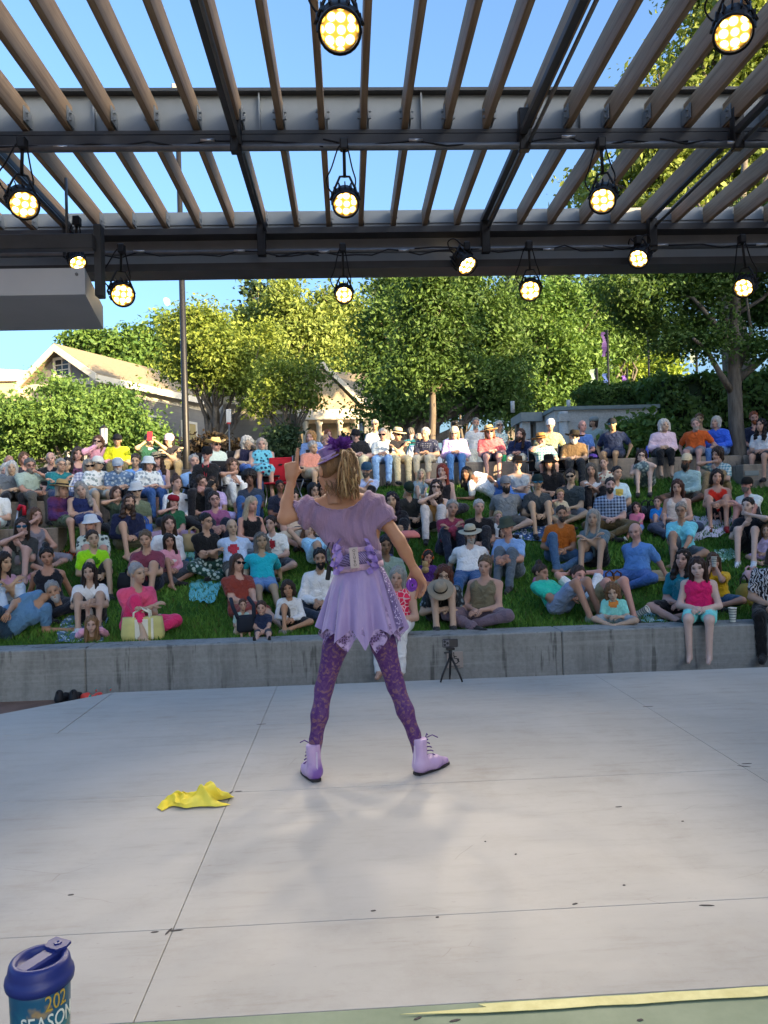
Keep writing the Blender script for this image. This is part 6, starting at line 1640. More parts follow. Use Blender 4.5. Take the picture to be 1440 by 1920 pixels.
k.color(k.mix(k.ramp(net, [(.4, (.35, .35, .35)), (.6, (0, 0, 0))]), c_, (.05, .015, .08)))
fm = (reg == 2)[Q].all(1); us = np.unique(Q[fm]); mp_ = -np.ones(len(V), int); mp_[us] = np.arange(len(us))
link('tights', mesh('tights', V[us] + N[us] * .0025, mp_[Q[fm]], True), k.m, dancer)

# blouse with puffed sleeves
def m_linen(name, c, gather=True):
    k = NT(name, .8, .15)
    f_ = k.noise(5, 4, .6)
    k.color(k.ramp(f_, [(.3, tuple(v * .82 for v in c)), (.7, tuple(v * 1.12 for v in c))]))
    w_ = k.noise(1, 4, .6, k.co('Object', (34, 34, 4)), .6)
    k.bump(w_, .6, .03); k.b.inputs['Sheen Weight'].default_value = .2
    return k.m
M_MAUVE = m_linen('mauve_linen', (.27, .175, .275))
bp = [(J['chest'] + (-.10, -.005, .0), J['chest'] + (.105, -.005, .03), .088, .088), (J['rib'] + (-.062, -.012, .01), J['rib'] + (.062, -.012, .01), .096, .096), (J['wst'] + (-.036, -.005, .03), J['wst'] + (.036, -.005, .03), .083, .083)]
sl = [(dl(594, 954), dl(574, 966), .056, .064), (dl(578, 952), dl(570, 964), .054, .054), (dl(693, 946), dl(701, 962), .055, .060), (dl(702, 960), dl(709, 974), .062, .054)]
SLV = [(J['shL'], J['elL'], .46, .056), (J['shR'], J['elR'], .42, .056)]
sl += [(a_, a_ + (b_ - a_) * t_, r_, r_ + .007) for a_, b_, t_, r_ in SLV]
P_ = np.array([p_ for q in bp + sl for p_ in q[:2]])
lo, ax3, n3 = grid(P_.min(0) - .14, P_.max(0) + .14, .0088)
G = np.meshgrid(*ax3, indexing='ij', sparse=True)
f = smin([d_cone(G, *q) for q in bp + sl], .014)
f = f + .0075 * np.sin(G[0] * 78 + 7 * np.sin(G[2] * 11) + 2 * np.sin(G[0] * 23)) * np.clip((G[2] - 1.02) * 6, .25, 1.0)
nkc = dl(634, 922)
f = np.maximum(f, -d_ell(G, nkc, (.140, .30, .100)))
f = np.maximum(f, (J['wst'][2] + .012 + .12 * (G[0] - J['wst'][0])) - G[2] + 0 * G[1])
for a_, b_, t_, r_ in SLV:
    d_ = (b_ - a_) / np.linalg.norm(b_ - a_); e_ = a_ + (b_ - a_) * (t_ + .10)
    cutp = (G[0] - e_[0]) * d_[0] + (G[1] - e_[1]) * d_[1] + (G[2] - e_[2]) * d_[2]
    near = d_cone(G, a_, b_ + (b_ - a_) * .3, .085, .085)
    f = np.maximum(f, np.minimum(cutp, -near))
Vb, Qb = surfnet(f, lo, ax3[0][1] - ax3[0][0]); Vb = relax(Vb, Qb, 1, .4)
bl_ = link('blouse', mesh('blouse', Vb, Qb, True), M_MAUVE, dancer)
# gathered elastic at the neckline
ph = np.linspace(0, 2 * math.pi, 61)
rim = Vb[(np.abs(d_ell((Vb[:, 0], Vb[:, 1], Vb[:, 2]), nkc, (.140, .30, .100))) < .010)]
nb_ = vnormals(Vb, Qb)
ang_ = np.arctan2(rim[:, 1] - nkc[1], rim[:, 0] - nkc[0]); ep = []
for t in np.linspace(-math.pi, math.pi, 73)[:-1]:
    m_ = np.abs((ang_ - t + math.pi) % (2 * math.pi) - math.pi) < .14
    if m_.sum():
        q_ = rim[m_]; rr_ = np.hypot(q_[:, 0] - nkc[0], q_[:, 1] - nkc[1]); ep.append(q_[rr_ > np.quantile(rr_, .6)].mean(0))
ep = np.array(ep + ep[:1])
for _ in range(3): ep[1:-1] = (ep[:-2] + 2 * ep[1:-1] + ep[2:]) / 4
MB().tube(ep, [.0055 + .002 * math.sin(i * 2.1) for i in range(len(ep))], 6, False).build('neck_elastic', M_MAUVE, bl_, True)
for a_, b_, t_, r_ in SLV:
    d_ = (b_ - a_) / np.linalg.norm(b_ - a_); m_ = a_ + (b_ - a_) * (t_ + .10); u_ = np.cross(d_, [0, 1.0, 0]); u_ /= np.linalg.norm(u_); v_ = np.cross(d_, u_)
    MB().tube([m_ + u_ * .051 * math.cos(t) + v_ * .051 * math.sin(t) + d_ * .003 * math.sin(t * 11) for t in ph], [.0085 + .002 * math.sin(i * 2.4) for i in range(61)], 6, False).build('cuff', M_MAUVE, bl_, True)

# wide belt of three bands
WC = dl(672, 1046); tilt = .13
def ell_band(z0, z1, rx, ry, name, mat, par, thick=.006, wave=0):
    mb = MB(); n_ = 64; V_ = []
    for rr, zz in ((0, z0), (thick, z0), (thick, z1), (0, z1)):
        for i in range(n_):
            t = 2 * math.pi * i / n_
            x_ = (rx + rr + .012 * (zz < WC[2]) * (WC[2] - zz) * 8) * math.cos(t)
            V_.append((WC[0] + x_, WC[1] + (ry + rr) * math.sin(t), zz + tilt * x_ + wave * math.sin(9 * t)))
    Fs = []
    for r_ in range(4):
        for i in range(n_):
            i2 = (i + 1) % n_; r2 = (r_ + 1) % 4
            Fs.append((r_ * n_ + i, r_ * n_ + i2, r2 * n_ + i2, r2 * n_ + i))
    return mb.add(V_, Fs).build(name, mat, par, True)
M_PINKB = m_linen('pink_belt', (.46, .30, .40)); 
kb_ = NT('belt_lattice', .6); w_ = kb_.n('TexWave', wave_type='BANDS', bands_direction='DIAGONAL'); w_.inputs['Scale'].default_value = 46; w_.inputs['Distortion'].default_value = 4; kb_.l(kb_.co(), w_.inputs['Vector'])
kb_.color(kb_.ramp(w_.outputs['Fac'], [(.35, (.11, .075, .19)), (.65, (.30, .23, .42))]))
bt = ell_band(WC[2] - .032, WC[2] + .034, .114, .097, 'belt', kb_.m, dancer)
ell_band(WC[2] + .030, WC[2] + .058, .110, .094, 'belt_band', M_PINKB, bt, .009)
ell_band(WC[2] - .060, WC[2] - .030, .117, .099, 'belt_band', M_PINKB, bt, .009)

# skirt: satin handkerchief hem over a longer lace layer
zw = WC[2] - .05
def skirt_pt(t, u, rx1, ry1, z1, pts_, depth, ph0, amp, off=0):
    fold = amp * u ** 1.3 * (math.sin(11 * t + ph0) + .5 * math.sin(17 * t + 1.3 * ph0) + .35 * math.sin(5 * t))
    a = (.115 + (rx1 - .115) * (u ** .75)) + fold + off; b = (.097 + (ry1 - .097) * (u ** .75)) + fold + off
    tri = abs(((t * pts_ / (2 * math.pi) + ph0) % 1) - .5) * 2      # 0..1 saw for the points of the hem
    zz = zw - (zw - z1) * u - depth * tri ** 1.4 * u ** 2 * (1 + .3 * math.sin(3 * t))
    x_ = a * math.cos(t)
    return (WC[0] + x_ + .008 * u, WC[1] + b * math.sin(t), zz + tilt * x_ * (1 - u))
def skirt_mesh(name, mat, par, rx1, ry1, z1, pts_, depth, ph0, amp, t0=0, t1=2 * math.pi, off=0, nt_=170, nu=16, closed=True):
    Tt = np.linspace(t0, t1, nt_, endpoint=not closed)
    V_ = [skirt_pt(t, u, rx1, ry1, z1, pts_, depth, ph0, amp, off) for u in np.linspace(0, 1, nu) for t in Tt]
    Fs = []
    for j in range(nu - 1):
        for i in range(nt_ if closed else nt_ - 1):
            i2 = (i + 1) % nt_
            Fs.append((j * nt_ + i, j * nt_ + i2, (j + 1) * nt_ + i2, (j + 1) * nt_ + i))
    return MB().add(V_, Fs).build(name, mat, par, True)
ks = NT('lilac_satin', .42, .4); f_ = ks.noise(4, 4, .6); ks.color(ks.ramp(f_, [(.3, (.255, .185, .375)), (.7, (.335, .25, .47))])); ks.bump(ks.noise(1, 3, .6, ks.co('Object', (30, 30, 2.5))), .35, .02); ks.b.inputs['Sheen Weight'].default_value = .2
kl = NT('lilac_lace', .7); vo = kl.n('TexVoronoi', feature='DISTANCE_TO_EDGE'); vo.inputs['Scale'].default_value = 70; kl.l(kl.co(), vo.inputs['Vector'])
f2 = kl.noise(26, 2, .5)
kl.color(kl.ramp(f2, [(.4, (.22, .14, .31)), (.6, (.44, .33, .52))]))
al = kl.math('MAXIMUM', kl.ramp(vo.outputs['Distance'], [(.05, (1, 1, 1)), (.09, (.35, .35, .35))]), kl.ramp(f2, [(.46, (0, 0, 0)), (.54, (1, 1, 1))]))
kl.l(al, kl.b.inputs['Alpha'])
z_mid = dl(672, 1172)[2]
sk_ = skirt_mesh('skirt', ks.m, dancer, .212, .185, z_mid, 9, .082, .18, .023)
skirt_mesh('lace_underskirt', kl.m, sk_, .205, .178, z_mid - .022, 8, .09, .55, .016)
kp = NT('sequin_lace', .35, .6); vo = kp.n('TexVoronoi'); vo.inputs['Scale'].default_value = 85; kp.l(kp.co(), vo.inputs['Vector'])
kp.color(kp.ramp(vo.outputs['Distance'], [(.25, (.75, .68, .85)), (.32, (.20, .14, .34)), (.6, (.12, .08, .22))])); kp.rough(kp.ramp(vo.outputs['Distance'], [(.25, (.1, .1, .1)), (.35, (.7, .7, .7))]))
skirt_mesh('sequin_panel', kp.m, sk_, .214, .187, z_mid - .005, 9, .04, .18, .023, R(-36), R(-14), .006, 20, 16, False)
# bow and name tag at the back
kt = NT('purple_tulle', .6); f_ = kt.noise(12, 3); kt.color(kt.ramp(f_, [(.3, (.20, .12, .42)), (.7, (.42, .30, .66))])); kt.b.inputs['Alpha'].default_value = .88
rsb = random.Random(3)
for side in (-1, 1):
    bow = MB()
    for k_ in range(7):
        c_ = dl(664 + side * (15 + rsb.uniform(0, 16)), 1022 + k_ * 7.2, -.115 - rsb.uniform(0, .02)); n_ = 9
        V_ = []; ph_ = rsb.uniform(0, 6)
        for i in range(n_):
            a_ = -1.3 + 2.6 * i / (n_ - 1); w_ = .027 * math.cos(a_ * .8)
            p_ = c_ + np.array([side * (.032 * math.cos(a_) + .006 * math.sin(5 * a_ + ph_)), -.012 * math.sin(4 * a_ + ph_), .022 * math.sin(a_) * 1.2])
            V_ += [p_ + (0, .006, w_ * .6), p_ + (side * .012, -.008 * math.cos(3 * a_ + ph_), -w_ * .6)]
        bow.add(V_, [(2 * i, 2 * i + 2, 2 * i + 3, 2 * i + 1) for i in range(n_ - 1)])
    bow.build('bow_loop', kt.m, bt, True)
tg_c = dl(664, 1046, -.142)
M_TAG = plain('tag_card', (.46, .38, .36), .6, .06, 20); M_INK = plain('dark_ink', (.03, .025, .03), .7)
tgm = MB().box((-.023, -.004, -.053), (.023, .004, .053), bev=.003); TM = Matrix.Translation(Vector(tg_c)) @ Matrix.Rotation(R(-4), 4, 'Y')
tg_ = tgm.xf(TM).build('name_tag', M_TAG, bt)
def text_mesh(s_, size, name, ext=.0006):
    cu = bpy.data.curves.new(name, 'FONT'); cu.body = s_; cu.size = size; cu.extrude = ext; cu.align_x = 'CENTER'; cu.align_y = 'CENTER'; cu.resolution_u = 3
    t_ = bpy.data.objects.new(name, cu); COL.objects.link(t_)
    dg = bpy.context.evaluated_depsgraph_get(); m_ = bpy.data.meshes.new_from_object(t_.evaluated_get(dg)); m_.name = name
    bpy.data.objects.remove(t_)
    return m_
for i, ch in enumerate('OSUBO'):
    lm = text_mesh(ch, .019, 'letter'); lo_ = link('letter', lm, M_INK, tg_)
    lo_.matrix_local = TM @ Matrix.Translation((.002, -.0052, .036 - i * .018)) @ Matrix.Rotation(R(90), 4, 'X') @ Matrix.Rotation(R(-12 + 7 * i), 4, 'Z')
# small black pouch on a strap
pch = MB().box((-.012, -.006, -.038), (.012, .006, .038), bev=.004); PM = Matrix.Translation(Vector(dl(616, 1074, -.06))) @ Matrix.Rotation(R(10), 4, 'Y')
po_ = pch.xf(PM).build('pouch', M_RUBBER, bt)
sp_ = [dl(618, 1062, -.06), dl(612, 1050, -.07), dl(611, 1035, -.07), dl(617, 1018, -.08), dl(625, 1016, -.085), dl(622, 1034, -.1), dl(624, 1052, -.1), dl(619, 1061, -.08)]
MB().tube(sp_, .0035, 6).build('strap', plain('strap_violet', (.03, .015, .05), .6), po_, True)

# ankle boots
kbt = NT('lilac_boot', .38, .45); f_ = kbt.noise(6, 3, .5); kbt.color(kbt.ramp(f_, [(.36, (.17, .08, .33)), (.48, (.44, .30, .50)), (.7, (.52, .38, .56))])); kbt.bump(kbt.noise(30, 3), .25, .004)
M_SOLE = plain('boot_sole', (.02, .018, .02), .6)
for heel, toe, ank, nm in ((heelL, toeL, ankL, 'L'), (heelR, toeR, ankR, 'R')):
    d_ = (toe - heel) * (1, 1, 0); d_ /= np.linalg.norm(d_)
    ln = .20 if nm == 'R' else .17
    hz_ = np.array([heel[0], heel[1], 0])
    q_ = [(hz_ + (0, 0, .055), ank + (0, 0, .055), .035, .037), (hz_ + (0, 0, .040), hz_ + d_ * ln * .5 + (0, 0, .038), .037, .036), (hz_ + d_ * ln * .45 + (0, 0, .036), hz_ + d_ * ln * .95 + (0, 0, .024), .035, .020)]
    P_ = np.array([p_ for q in q_ for p_ in q[:2]]); lo, ax3, n3 = grid(P_.min(0) - .06, P_.max(0) + .06, .008)
    G = np.meshgrid(*ax3, indexing='ij', sparse=True)
    f = smin([d_cone(G, *q) for q in q_], .012); f = np.maximum(f, .010 - G[2] + 0 * G[0] + 0 * G[1]); f = np.maximum(f, G[2] - (ank[2] + .062) + 0 * G[0] + 0 * G[1])
    V_, Q_ = surfnet(f, lo, ax3[0][1] - ax3[0][0])
    bt_ = link('boot', mesh('boot', relax(V_, Q_, 1, .3), Q_, True), kbt.m, dancer)
    # sole
    sd = np.array([-d_[1], d_[0], 0]); out = [(-.040, .0), (-.030, .024), (.02, .031), (.10, .033), (ln * .8, .029), (ln + .01, .014), (ln + .016, 0)]
    rim = [hz_ + d_ * a_ + sd * b_ for a_, b_ in out] + [hz_ + d_ * a_ - sd * b_ for a_, b_ in out[-2:0:-1]]
    MB().prism([p_ * (1, 1, 0) + (0, 0, .0015) for p_ in rim], (0, 0, .013)).build('sole', M_SOLE, bt_)
    for i in range(5):   # laces up the front
        a_ = hz_ + d_ * (ln * .42 - i * .012) + (0, 0, .074 + i * .022)
        MB().tube([a_ + sd * .036 - d_ * .012, a_ + d_ * .012 + (0, 0, .006), a_ - sd * .036 - d_ * .012 + (0, 0, .014)], .0035, 5).build('lace', plain('lace_violet', (.10, .04, .2), .6), bt_, True)
    tp_ = ank + d_ * .042 + (0, 0, .055)
    for sg in (-1, 1): MB().tube([tp_, tp_ + d_ * .03 + sd * sg * .02 + (0, 0, .012), tp_ + d_ * .055 + sd * sg * .035 - (0, 0, .004)], .003, 5).build('lace_end', plain('lace_violet', (.10, .04, .2)), bt_, True)
    MB().box(np.array([-.004, -.003, 0]), np.array([.004, .003, .10])).xf(Matrix.Translation(Vector(hz_ - d_ * .037 + (0, 0, .05)))).build('zip', plain('zip_pale', (.5, .42, .55), .4), bt_)

# hair: cap, ponytail strands
HTp = Matrix.Translation(Vector(J['head'])) @ HMp
hc_ = link('hair', hair('bun'), None, dancer)
h_ = .0085
lo, ax3, n3 = grid((-.12, -.14, -.14), (.12, .13, .16), h_); G = np.meshgrid(*ax3, indexing='ij', sparse=True)
f = np.maximum(d_ell(G, (0, -.018, .034), (.083, .102, .095)), -d_ell(G, (0, .10, -.045), (.062, .085, .098))); f = np.maximum(f, -.062 - .5 * G[1] - G[2] + 0 * G[0])
f = f + .0025 * np.sin(G[0] * 210 + G[2] * 30)
Vh, Qh = surfnet(f, lo, h_)
bpy.data.objects.remove(hc_)
hc_ = link('hair', mesh('hair', Vh, Qh, True), M_HAIR, dancer); hc_.matrix_local = HTp; hc_.color = (.24, .125, .05, 1)
rsh = random.Random(9); root = dl(648, 852, -.075)
pt = [MB(), MB(), MB()]
for i in range(230):
    e_ = dl(min(max(rsh.gauss(653, 12), 628), 674), rsh.uniform(898, 938), rsh.uniform(-.20, -.07)); out_ = dl(min(max(rsh.gauss(654, 8), 640), 670), 866 + rsh.uniform(-14, 12), -.15 + rsh.uniform(-.03, .03))
    m_ = (out_ * .45 + e_ * .55) + (rsh.uniform(-.025, .025), rsh.uniform(-.03, .02), .01)
    rt = root + (rsh.gauss(0, .014), rsh.gauss(0, .01), rsh.gauss(0, .01))
    C_ = [rt, rt * .4 + out_ * .6 + (0, 0, .022), out_, m_, e_ * .75 + m_ * .25 + (rsh.uniform(-.012, .012), 0, 0), e_]
    T_ = np.linspace(0, 5, 13); C_ = np.array(C_); sp_ = np.stack([np.interp(T_, range(6), C_[:, j]) for j in range(3)], 1)
    for _ in range(2): sp_[1:-1] = (sp_[:-2] + 2 * sp_[1:-1] + sp_[2:]) / 4
    pt[i % 3].tube(sp_, list(np.interp(np.linspace(0, 1, 13), [0, .2, .7, 1], [.004, .0062, .0052, .0008])), 5)
for b_, c_ in zip(pt, ((.34, .19, .075), (.22, .115, .045), (.50, .33, .15))):
    po2 = b_.build('ponytail', M_HAIR, hc_, True); po2.matrix_parent_inverse = HTp.inverted(); po2.color = (*c_, 1)
wsp = MB()
for i in range(26):
    a_ = dl(rsh.uniform(606, 640), rsh.uniform(895, 915), -.075); wsp.tube([a_, a_ + (rsh.uniform(-.02, .03), -.012, -.03), a_ + (rsh.uniform(-.03, .04), -.004, -.065)], [.002, .002, .0005], 4)
w2_ = wsp.build('loose_strands', M_HAIR, hc_, True); w2_.matrix_parent_inverse = HTp.inverted(); w2_.color = (.26, .14, .055, 1)
MB().tube([root + (.022 * math.cos(a_), -.002, .022 * math.sin(a_)) for a_ in np.linspace(0, 6.283, 15)], .006, 6, False).build('hair_tie', plain('hair_tie', (.06, .03, .02)), hc_, True).matrix_parent_inverse = HTp.inverted()
# little lilac top hat with a tulle flower
HM_ = Matrix.Translation(Vector(dl(622, 857, -.02))) @ Matrix.Rotation(R(-26), 4, 'Y') @ Matrix.Rotation(R(8), 4, 'X')
kf = m_linen('hat_lilac', (.24, .15, .34))
ht_ = MB().lathe([(.001, .062), (.05, .062), (.054, .058), (.049, .012), (.05, .006), (.082, .003), (.084, .0), (.082, -.003), (.04, -.002)], 28).xf(HM_).build('hat', kf, dancer, True)
MB().lathe([(.0515, .006), (.0525, .02), (.050, .02)], 28).xf(HM_).build('hat_band', plain('hat_ribbon', (.40, .28, .50)), ht_, True)
fl = MB(); fc = dl(636, 838, -.045)
for i in range(170):
    d_ = np.array([rsh.gauss(0, 1), rsh.gauss(0, .8) - .25, rsh.gauss(0, .7) + .35]); d_ /= np.linalg.norm(d_)
    L_ = rsh.uniform(.035, .058) * (1.35 if abs(d_[0]) > .6 else 1); s_ = np.cross(d_, [rsh.gauss(0, 1), rsh.gauss(0, 1), rsh.gauss(0, 1)]); s_ /= np.linalg.norm(s_); n_ = np.cross(d_, s_); w_ = rsh.uniform(.006, .011)
    b_ = fc + d_ * .008
    fl.add([b_ - s_ * .002, b_ + s_ * .002, b_ + d_ * L_ * .6 + s_ * w_ + n_ * .004, b_ + d_ * L_ + n_ * .008, b_ + d_ * L_ * .6 - s_ * w_ + n_ * .004], [(0, 1, 2, 3, 4)])
kfl = NT('flower_tulle', .7); f_ = kfl.noise(30, 2); kfl.color(kfl.ramp(f_, [(.3, (.07, .015, .17)), (.7, (.22, .07, .40))])); fl.build('flower', kfl.m, ht_)
# purple ring prop in the hand
rc = dl(772, 1097, -.02)
rg = MB()
rg.tube([np.array([.026 * math.cos(a_), 0, .026 * math.sin(a_)]) for a_ in np.linspace(0, 2 * math.pi, 25)], .010, 8, False)
rg.tube([np.array([.013 * math.cos(a_), -.006, .013 * math.sin(a_)]) for a_ in np.linspace(0, 2 * math.pi, 17)], .006, 6, False)
ro = rg.xf(Matrix.Rotation(R(35), 4, 'Z')).build('hand_toy', plain('toy_purple', (.16, .03, .34), .35, .2, 30, .5), None, True, rc + ORG)
tag(ro, 'round purple toy held in the lowered hand of the dancer', 'toy')
# ================================================================ things around the audience
def place(mb, name, mat, px, py, Y, label=None, cat=None, group=None, smooth=False, rz=0, z=None):
    c_ = aty(px, py, Y)
    if z is not None: c_[2] = z
    o_ = mb.build(name, mat, None, smooth, c_); o_.rotation_euler.z = rz
    return tag(o_, label, cat, group)
def cloth_sheet(name, corners, mat, label, n=14, h=.02, seed=0, cat='blanket'):
    """a rumpled blanket lying on the lawn; corners are picture points"""
    g_ = np.random.default_rng(seed)
    P = []
    for px, py in corners:
        Ys = np.linspace(8.4, 14, 560); r_ = ray(px, py); zz = CAM[2] + r_[2] * Ys / r_[1]
        i = np.abs(zz - lawn_z(Ys)).argmin(); P.append(CAM + r_ * (Ys[i] / r_[1]))
    P = np.array(P); u, v = np.meshgrid(np.linspace(0, 1, n), np.linspace(0, 1, n))
    Q_ = (P[0] * ((1 - u) * (1 - v))[..., None] + P[1] * (u * (1 - v))[..., None] + P[2] * (u * v)[..., None] + P[3] * ((1 - u) * v)[..., None])
    Q_[..., 2] = lawn_z(Q_[..., 1]) + .035 + h * (np.sin(u * 17 + seed) * np.cos(v * 13 + 2 * seed) + g_.normal(0, .08, u.shape)); Q_[..., :2] += .02 * np.sin(Q_[..., :2] * 23 + seed)
    I = np.arange(n * n).reshape(n, n); Fq = np.stack([I[:-1, :-1], I[:-1, 1:], I[1:, 1:], I[1:, :-1]], -1).reshape(-1, 4)
    c_ = Q_.reshape(-1, 3).mean(0)
    o_ = link(name, mesh(name, Q_.reshape(-1, 3) - c_, Fq, True), mat, None, c_)
    return tag(o_, label, cat)
def m_pattern(name, c1, c2, scale=14, kind='voronoi'):
    k = NT(name, .85)
    if kind == 'voronoi': v = k.n('TexVoronoi'); v.inputs['Scale'].default_value = scale; k.l(k.co(), v.inputs['Vector']); k.color(k.ramp(v.outputs['Distance'], [(.33, hx(c1)), (.42, hx(c2))]))
    else:
        v = k.n('TexWave', bands_direction='X'); v.inputs['Scale'].default_value = scale; k.l(k.co(), v.inputs['Vector']); k.color(k.ramp(v.outputs['Fac'], [(.45, hx(c1)), (.55, hx(c2))]))
    k.bump(k.noise(8, 3), .4, .03)
    return k.m
cloth_sheet('blanket', [(100, 1210), (190, 1210), (200, 1165), (120, 1160)], m_pattern('blanket_mixed', 'c8d4dc', '5a7890', 12), 'pale patterned blanket under the prone child', seed=1)
cloth_sheet('blanket', [(255, 1195), (310, 1190), (322, 1158), (285, 1155)], m_pattern('blanket_yellow', 'e0dcc0', '8a9478', 10), 'pale yellow printed blanket beside the tote bag', seed=2)
cloth_sheet('blanket', [(355, 1130), (400, 1135), (415, 1095), (360, 1092)], m_pattern('blanket_teal', '3c9aa0', '6ab8bc', 8), 'crumpled teal blanket on the grass beside the rust dress', seed=3, h=.018)
cloth_sheet('blanket', [(960, 1015), (1040, 1020), (1050, 970), (975, 965)], m_pattern('blanket_bluewhite', 'd0d8e4', '3c5c94', 16), 'blue and white floral blanket beside the blue shirt', seed=4)
cloth_sheet('blanket', [(1290, 1020), (1390, 1000), (1380, 970), (1300, 972)], plain('blanket_pale', (.62, .58, .64), .85, .1, 6), 'pale lilac blanket spread behind the light blue tee', seed=5)
cloth_sheet('blanket', [(100, 1065), (145, 1050), (140, 1036), (108, 1040)], m_pattern('blanket_stripes', 'c84820', '1a1a22', 9, 'wave'), 'striped serape blanket behind the black tank top', seed=6)
cloth_sheet('blanket', [(335, 1010), (365, 1012), (368, 988), (335, 985)], plain('blanket_rose', (.7, .2, .35), .85), 'bright pink and white cloth beside the white hoodie', seed=7)
cloth_sheet('blanket', [(465, 1040), (500, 1050), (510, 1020), (480, 1015)], plain('sheet_white', (.72, .75, .78), .8), 'white sheet behind the teal tee', seed=8)
cloth_sheet('blanket', [(1170, 1172), (1265, 1172), (1260, 1150), (1190, 1150)], m_pattern('blanket_aqua', 'd8e0e0', '88b8bc', 12), 'white and aqua towel behind the hot pink tank top', seed=9, cat='towel')
cloth_sheet('blanket', [(30, 1070), (75, 1072), (80, 1095), (35, 1098)], plain('cloth_pink', (.62, .3, .36), .8), 'pink cloth over the knees beside the black tank top', seed=10)
cloth_sheet('blanket', [(835, 1035), (870, 1040), (872, 1012), (840, 1010)], m_pattern('blanket_cyan', '2c8ca0', '70b8c8', 10), 'small cyan blanket beside the burgundy sweater', seed=11)
cloth_sheet('blanket', [(330, 1075), (400, 1085), (405, 1045), (340, 1035)], m_pattern('blanket_beach', '1c5c80', '74a894', 5), 'blue beach towel in front of the green patterned trousers', seed=12)
cloth_sheet('blanket', [(1345, 1060), (1385, 1050), (1375, 1032), (1340, 1035)], m_pattern('cloth_leaf', 'ccdcd0', '6a9a84', 12), 'pale leaf-printed cloth behind the yellow tee', seed=13)

def bag(name, w_, h_, d_, mat, strap, px, py, Y, label, rz=0, top=.85, z=None):
    c_ = aty(px, py, Y); c_[2] = float(lawn_z(Y)) if z is None else z
    e = empty(name, c_, label, 'bag'); e.rotation_euler.z = rz
    b = MB(); n_ = 5
    prof = [(1, 0), (1.06, .3), (1.0, .7), (top, 1)]
    V_ = []; 
    for sc_, zz in prof:
        for (x_, y_) in ((-.5, -.5), (-.2, -.62), (.2, -.6), (.5, -.5), (.56, 0), (.5, .5), (0, .6), (-.5, .5), (-.55, 0)):
            V_.append((x_ * w_ * sc_, y_ * d_ * sc_, zz * h_))
    m_ = 9; Fs = [(j * m_ + i, j * m_ + (i + 1) % m_, (j + 1) * m_ + (i + 1) % m_, (j + 1) * m_ + i) for j in range(3) for i in range(m_)] + [tuple(range(m_))[::-1], tuple(range(3 * m_, 4 * m_))]
    b.add(V_, Fs).build('body', mat, e, True)
    for s_ in (-.5, .5):
        MB().tube([(-.22 * w_, s_ * d_ * .9, h_ * .75), (-.2 * w_, s_ * d_, h_ * 1.2), (0, s_ * d_ * .9, h_ * 1.38), (.2 * w_, s_ * d_, h_ * 1.2), (.22 * w_, s_ * d_ * .9, h_ * .75)], .012, 6).build('handle', strap, e, True)
    return e
M_CAN = plain('canvas_white', (.75, .73, .62), .8); M_YEL = plain('canvas_yellow', (.62, .58, .22), .8)
tb_ = bag('tote_bag', .40, .26, .12, M_YEL, M_CAN, 268, 1200, 8.58, 'white and pale yellow tote bag standing on the front wall edge', .1, .95, .06)
MB().box((-.07, -.082, .02), (.07, -.074, .24), bev=.01).build('panel', M_CAN, tb_); MB().box((.10, -.079, .02), (.125, -.071, .25)).build('stripe', M_CAN, tb_)
bag('backpack', .26, .26, .18, plain('pack_mustard', (.35, .25, .05), .8, .2, 10), M_RUBBER, 1406, 1120, 9.3, 'mustard yellow backpack on the grass behind the white cup', .3, .6)
bag('shoulder_bag', .32, .2, .14, plain('bag_orange', (.33, .12, .03), .7), plain('strap_brown', (.1, .04, .02)), 1150, 1075, 9.9, 'orange leather bag between the reclining man and the blue polo', .5, .7)
bag('handbag', .2, .14, .08, plain('bag_pink', (.65, .22, .42), .6), plain('bag_pink', (.65, .22, .42)), 1012, 1028, 10.1, 'small bright pink handbag on the grass', 0, .8)
bag('handbag', .22, .14, .1, plain('bag_blush', (.62, .38, .38), .7), plain('bag_blush', (.62, .38, .38)), 1408, 1050, 10.1, 'blush pink bag beside the white sneakers', .4, .7)
bag('tote_bag', .22, .3, .12, plain('bag_blue', (.03, .12, .45), .6), plain('bag_blue', (.03, .12, .45)), 270, 965, 11.9, 'bright blue tote bag in front of the olive shirt', 0, .95)
bag('backpack', .36, .22, .2, plain('pack_black', (.02, .022, .028), .7), M_RUBBER, 248, 1022, 10.5, 'dark grey cooler bag at the feet of the navy-shirted man', .1, .85)
bag('backpack', .32, .24, .2, plain('pack_black', (.02, .022, .028), .7), M_RUBBER, 1215, 915, 12.2, 'black backpack behind the bright blue tee', .1, .7)
bag('paper_bag', .3, .26, .16, plain('kraft_paper', (.42, .30, .15), .85), plain('kraft_paper', (.42, .3, .15)), 362, 968, 11.6, 'brown paper bag beside the purple tee', .3, 1.0)
# pizza-style carton
c_ = aty(1236, 1018, 10.2); c_[2] = float(lawn_z(10.2)) + .05
cb_ = MB().box((-.15, -.15, 0), (.15, .15, .045), bev=.004).build('carton', plain('cardboard', (.42, .31, .18), .85), None, False, c_); cb_.rotation_euler = (R(16), 0, .2); tag(cb_, 'flat cardboard box on the grass below the blue tee', 'box')
